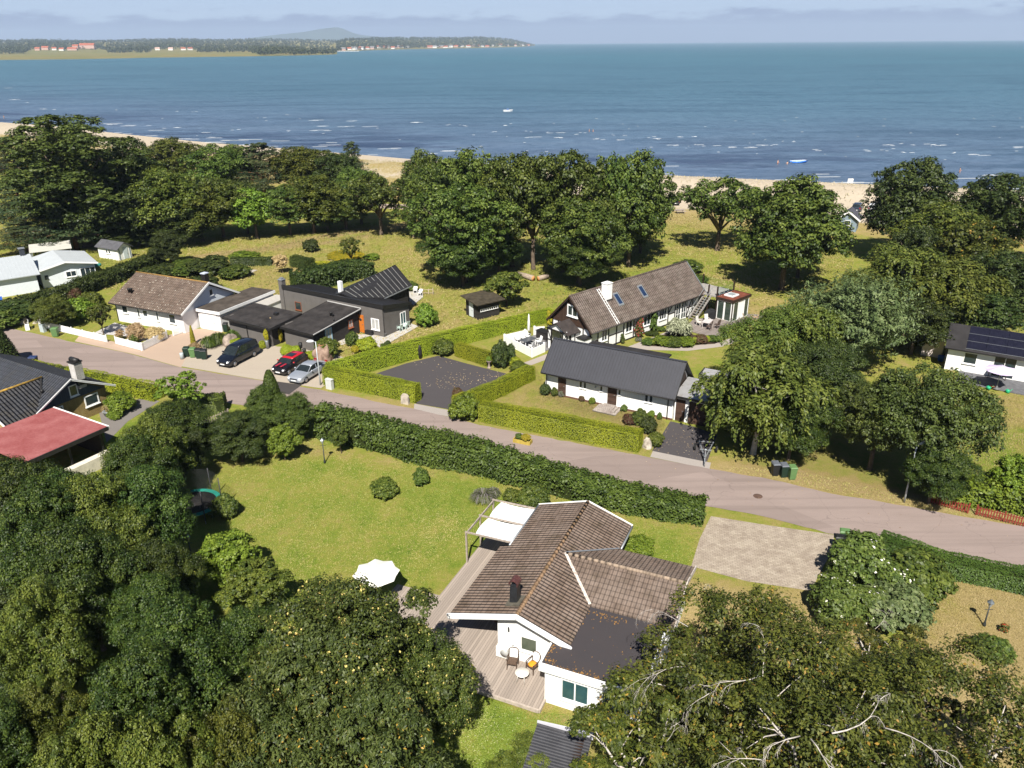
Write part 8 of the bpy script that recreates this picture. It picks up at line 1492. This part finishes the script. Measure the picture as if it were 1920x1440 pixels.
# ---------------------------------------------------------------- grass blades and litter: textures one can touch
def inside(P,x,y):
    P=np.array(P); ins=np.zeros(len(x),bool)
    for i in range(len(P)):
        a=P[i];b=P[(i+1)%len(P)]; c=((a[1]>y)!=(b[1]>y)); ins^=c&(x<np.where(c,(b[0]-a[0])*(y-a[1])/(b[1]-a[1]+1e-12)+a[0],1e9))
    return ins
def blades(name,label,px,n,L,Wd,seed,mat,clump=.5,lean=.6,dryv=0.):
    rng=np.random.default_rng(seed); P=[G(x,y)[:2] for x,y in px]; A=np.array(P); lo=A.min(0);hi=A.max(0); x=rng.uniform(lo[0],hi[0],n*2); y=rng.uniform(lo[1],hi[1],n*2)
    q=.5+.5*fbm(x,y,.35,seed)+.4*fbm(x,y,1.6,seed+1); k=inside(P,x,y)&(rng.random(len(x))<np.clip(q*clump+(1-clump),0,1)); x=x[k][:n];y=y[k][:n]; m=len(x); z=gz(x,y)
    C=np.stack([x,y,z+L*.3],-1); V,F=leafquads(C,np.array([0,-.3,1.])+.8*unit(rng,m),unit(rng,m)*lean+np.array([0,0,.8]),L,Wd,rng); ti=np.clip(.45+.55*fbm(x,y,.16,seed+2)+.5*np.maximum(fbm(x,y,.7,seed+4)-.1,0)+rng.normal(0,.16,m)+dryv,0,1)
    o=bpy.data.objects.new(name,leafmesh(name,[(V,F,ti)],mat)); COL.objects.link(o); tag(o,label,'grass',None,'stuff')
LAWNG=leafmat('lawn_blades',(.105,.155,.02),(.195,.235,.04),(.33,.29,.11),trans=.15); MEADG=leafmat('meadow_blades',(.1,.125,.02),(.23,.23,.055),(.35,.29,.12),trans=.15); DUNEG=leafmat('dune_blades',(.2,.2,.08),(.36,.33,.17),(.5,.45,.3),trans=.1)
blades('lawn_grass','short mown grass of the near lawn',[(410,900),(520,790),(660,850),(900,890),(1100,950),(1320,990),(1290,1060),(1190,1030),(960,950),(870,1040),(780,1110),(500,1110),(390,1010)],70000,.09,.03,5,LAWNG,.7)
blades('lawn_grass','strip of grass by the corrugated shed',[(830,1300),(1010,1335),(1110,1345),(985,1445),(840,1460)],12000,.08,.025,6,LAWNG,dryv=-.12)
blades('dry_grass','dry straw coloured grass round the garden lamp',[(1690,1120),(1770,1080),(1930,1120),(1930,1290),(1690,1270)],16000,.08,.03,7,MEADG,dryv=.5)
blades('meadow_grass','rough tufted grass of the meadow behind the houses',[(400,440),(800,410),(1240,400),(1600,420),(1600,640),(1330,600),(1040,575),(860,625),(640,690),(620,560),(400,560),(150,540),(170,480)],90000,.32,.09,8,MEADG,.8)
blades('garden_grass','grass of the barn garden and road verges',[(900,745),(1005,690),(1030,735),(1250,790),(1225,850),(1100,835),(905,790)],16000,.1,.035,9,MEADG)
blades('verge_grass','dry roadside verge under the birch and walnut',[(1330,876),(1480,880),(1700,930),(1925,975),(1925,988),(1700,950),(1450,900)],9000,.12,.04,10,MEADG,dryv=.15)
blades('yard_grass','grass of the garden at the right edge',[(1740,760),(1930,735),(1930,930),(1790,900)],16000,.12,.04,11,MEADG)
blades('dune_grass','pale marram grass on the dunes along the beach',[(0,262),(240,275),(700,305),(1240,336),(1640,350),(1930,360),(1930,392),(1240,380),(700,360),(0,300)],22000,.8,.12,12,DUNEG,.9)
def litter(name,label,px,n,s,seed,mat,z,bias=None):
    rng=np.random.default_rng(seed); P=[G(x,y)[:2] for x,y in px]; A=np.array(P); lo=A.min(0);hi=A.max(0); x=rng.uniform(lo[0],hi[0],n*3); y=rng.uniform(lo[1],hi[1],n*3); q=fbm(x,y,.6,seed); k=inside(P,x,y)&(rng.random(len(x))<np.clip(.25+q,0.03,1)); x=x[k][:n];y=y[k][:n]; m=len(x)
    V,F=leafquads(np.stack([x,y,np.full(m,z+.012)],-1),np.array([0,0,1.])+.25*unit(rng,m),unit(rng,m),s,s*.6,rng); o=bpy.data.objects.new(name,leafmesh(name,[(V,F,np.clip(rng.normal(.5,.25,m),0,1))],mat)); COL.objects.link(o); tag(o,label,'fallen leaves',None,'stuff')
LIT=leafmat('dry_leaf',(.16,.1,.04),(.32,.24,.12),(.5,.42,.28),trans=.05)
litter('fallen_leaves','pale fallen leaves scattered on the dark parking square',[(760,684),(822,668),(872,682),(958,703),(905,740),(800,725)],420,.16,3,LIT,.014)
litter('fallen_leaves','fallen leaves along the road edge',[(560,728),(900,800),(1215,862),(1560,930),(1925,992),(1925,1050),(1560,985),(1215,905),(900,840),(560,760)],700,.11,4,LIT,.022)
litter('fallen_leaves','leaves and grit on the barn drive',[(1257,792),(1345,816),(1325,866),(1224,844)],160,.1,5,LIT,.014)
litter('fallen_leaves','white petals and leaves on the lawn by the corrugated shed',[(850,1310),(990,1340),(960,1440),(860,1440)],220,.05,6,leafmat('petal',(.4,.38,.2),(.6,.56,.35),(.7,.68,.5)),.03)
HAZE=True
if HAZE:
    ho_=hb.build('haze',hm); tag(ho_,'thin pale haze in the air over the whole bay','haze',None,'stuff')
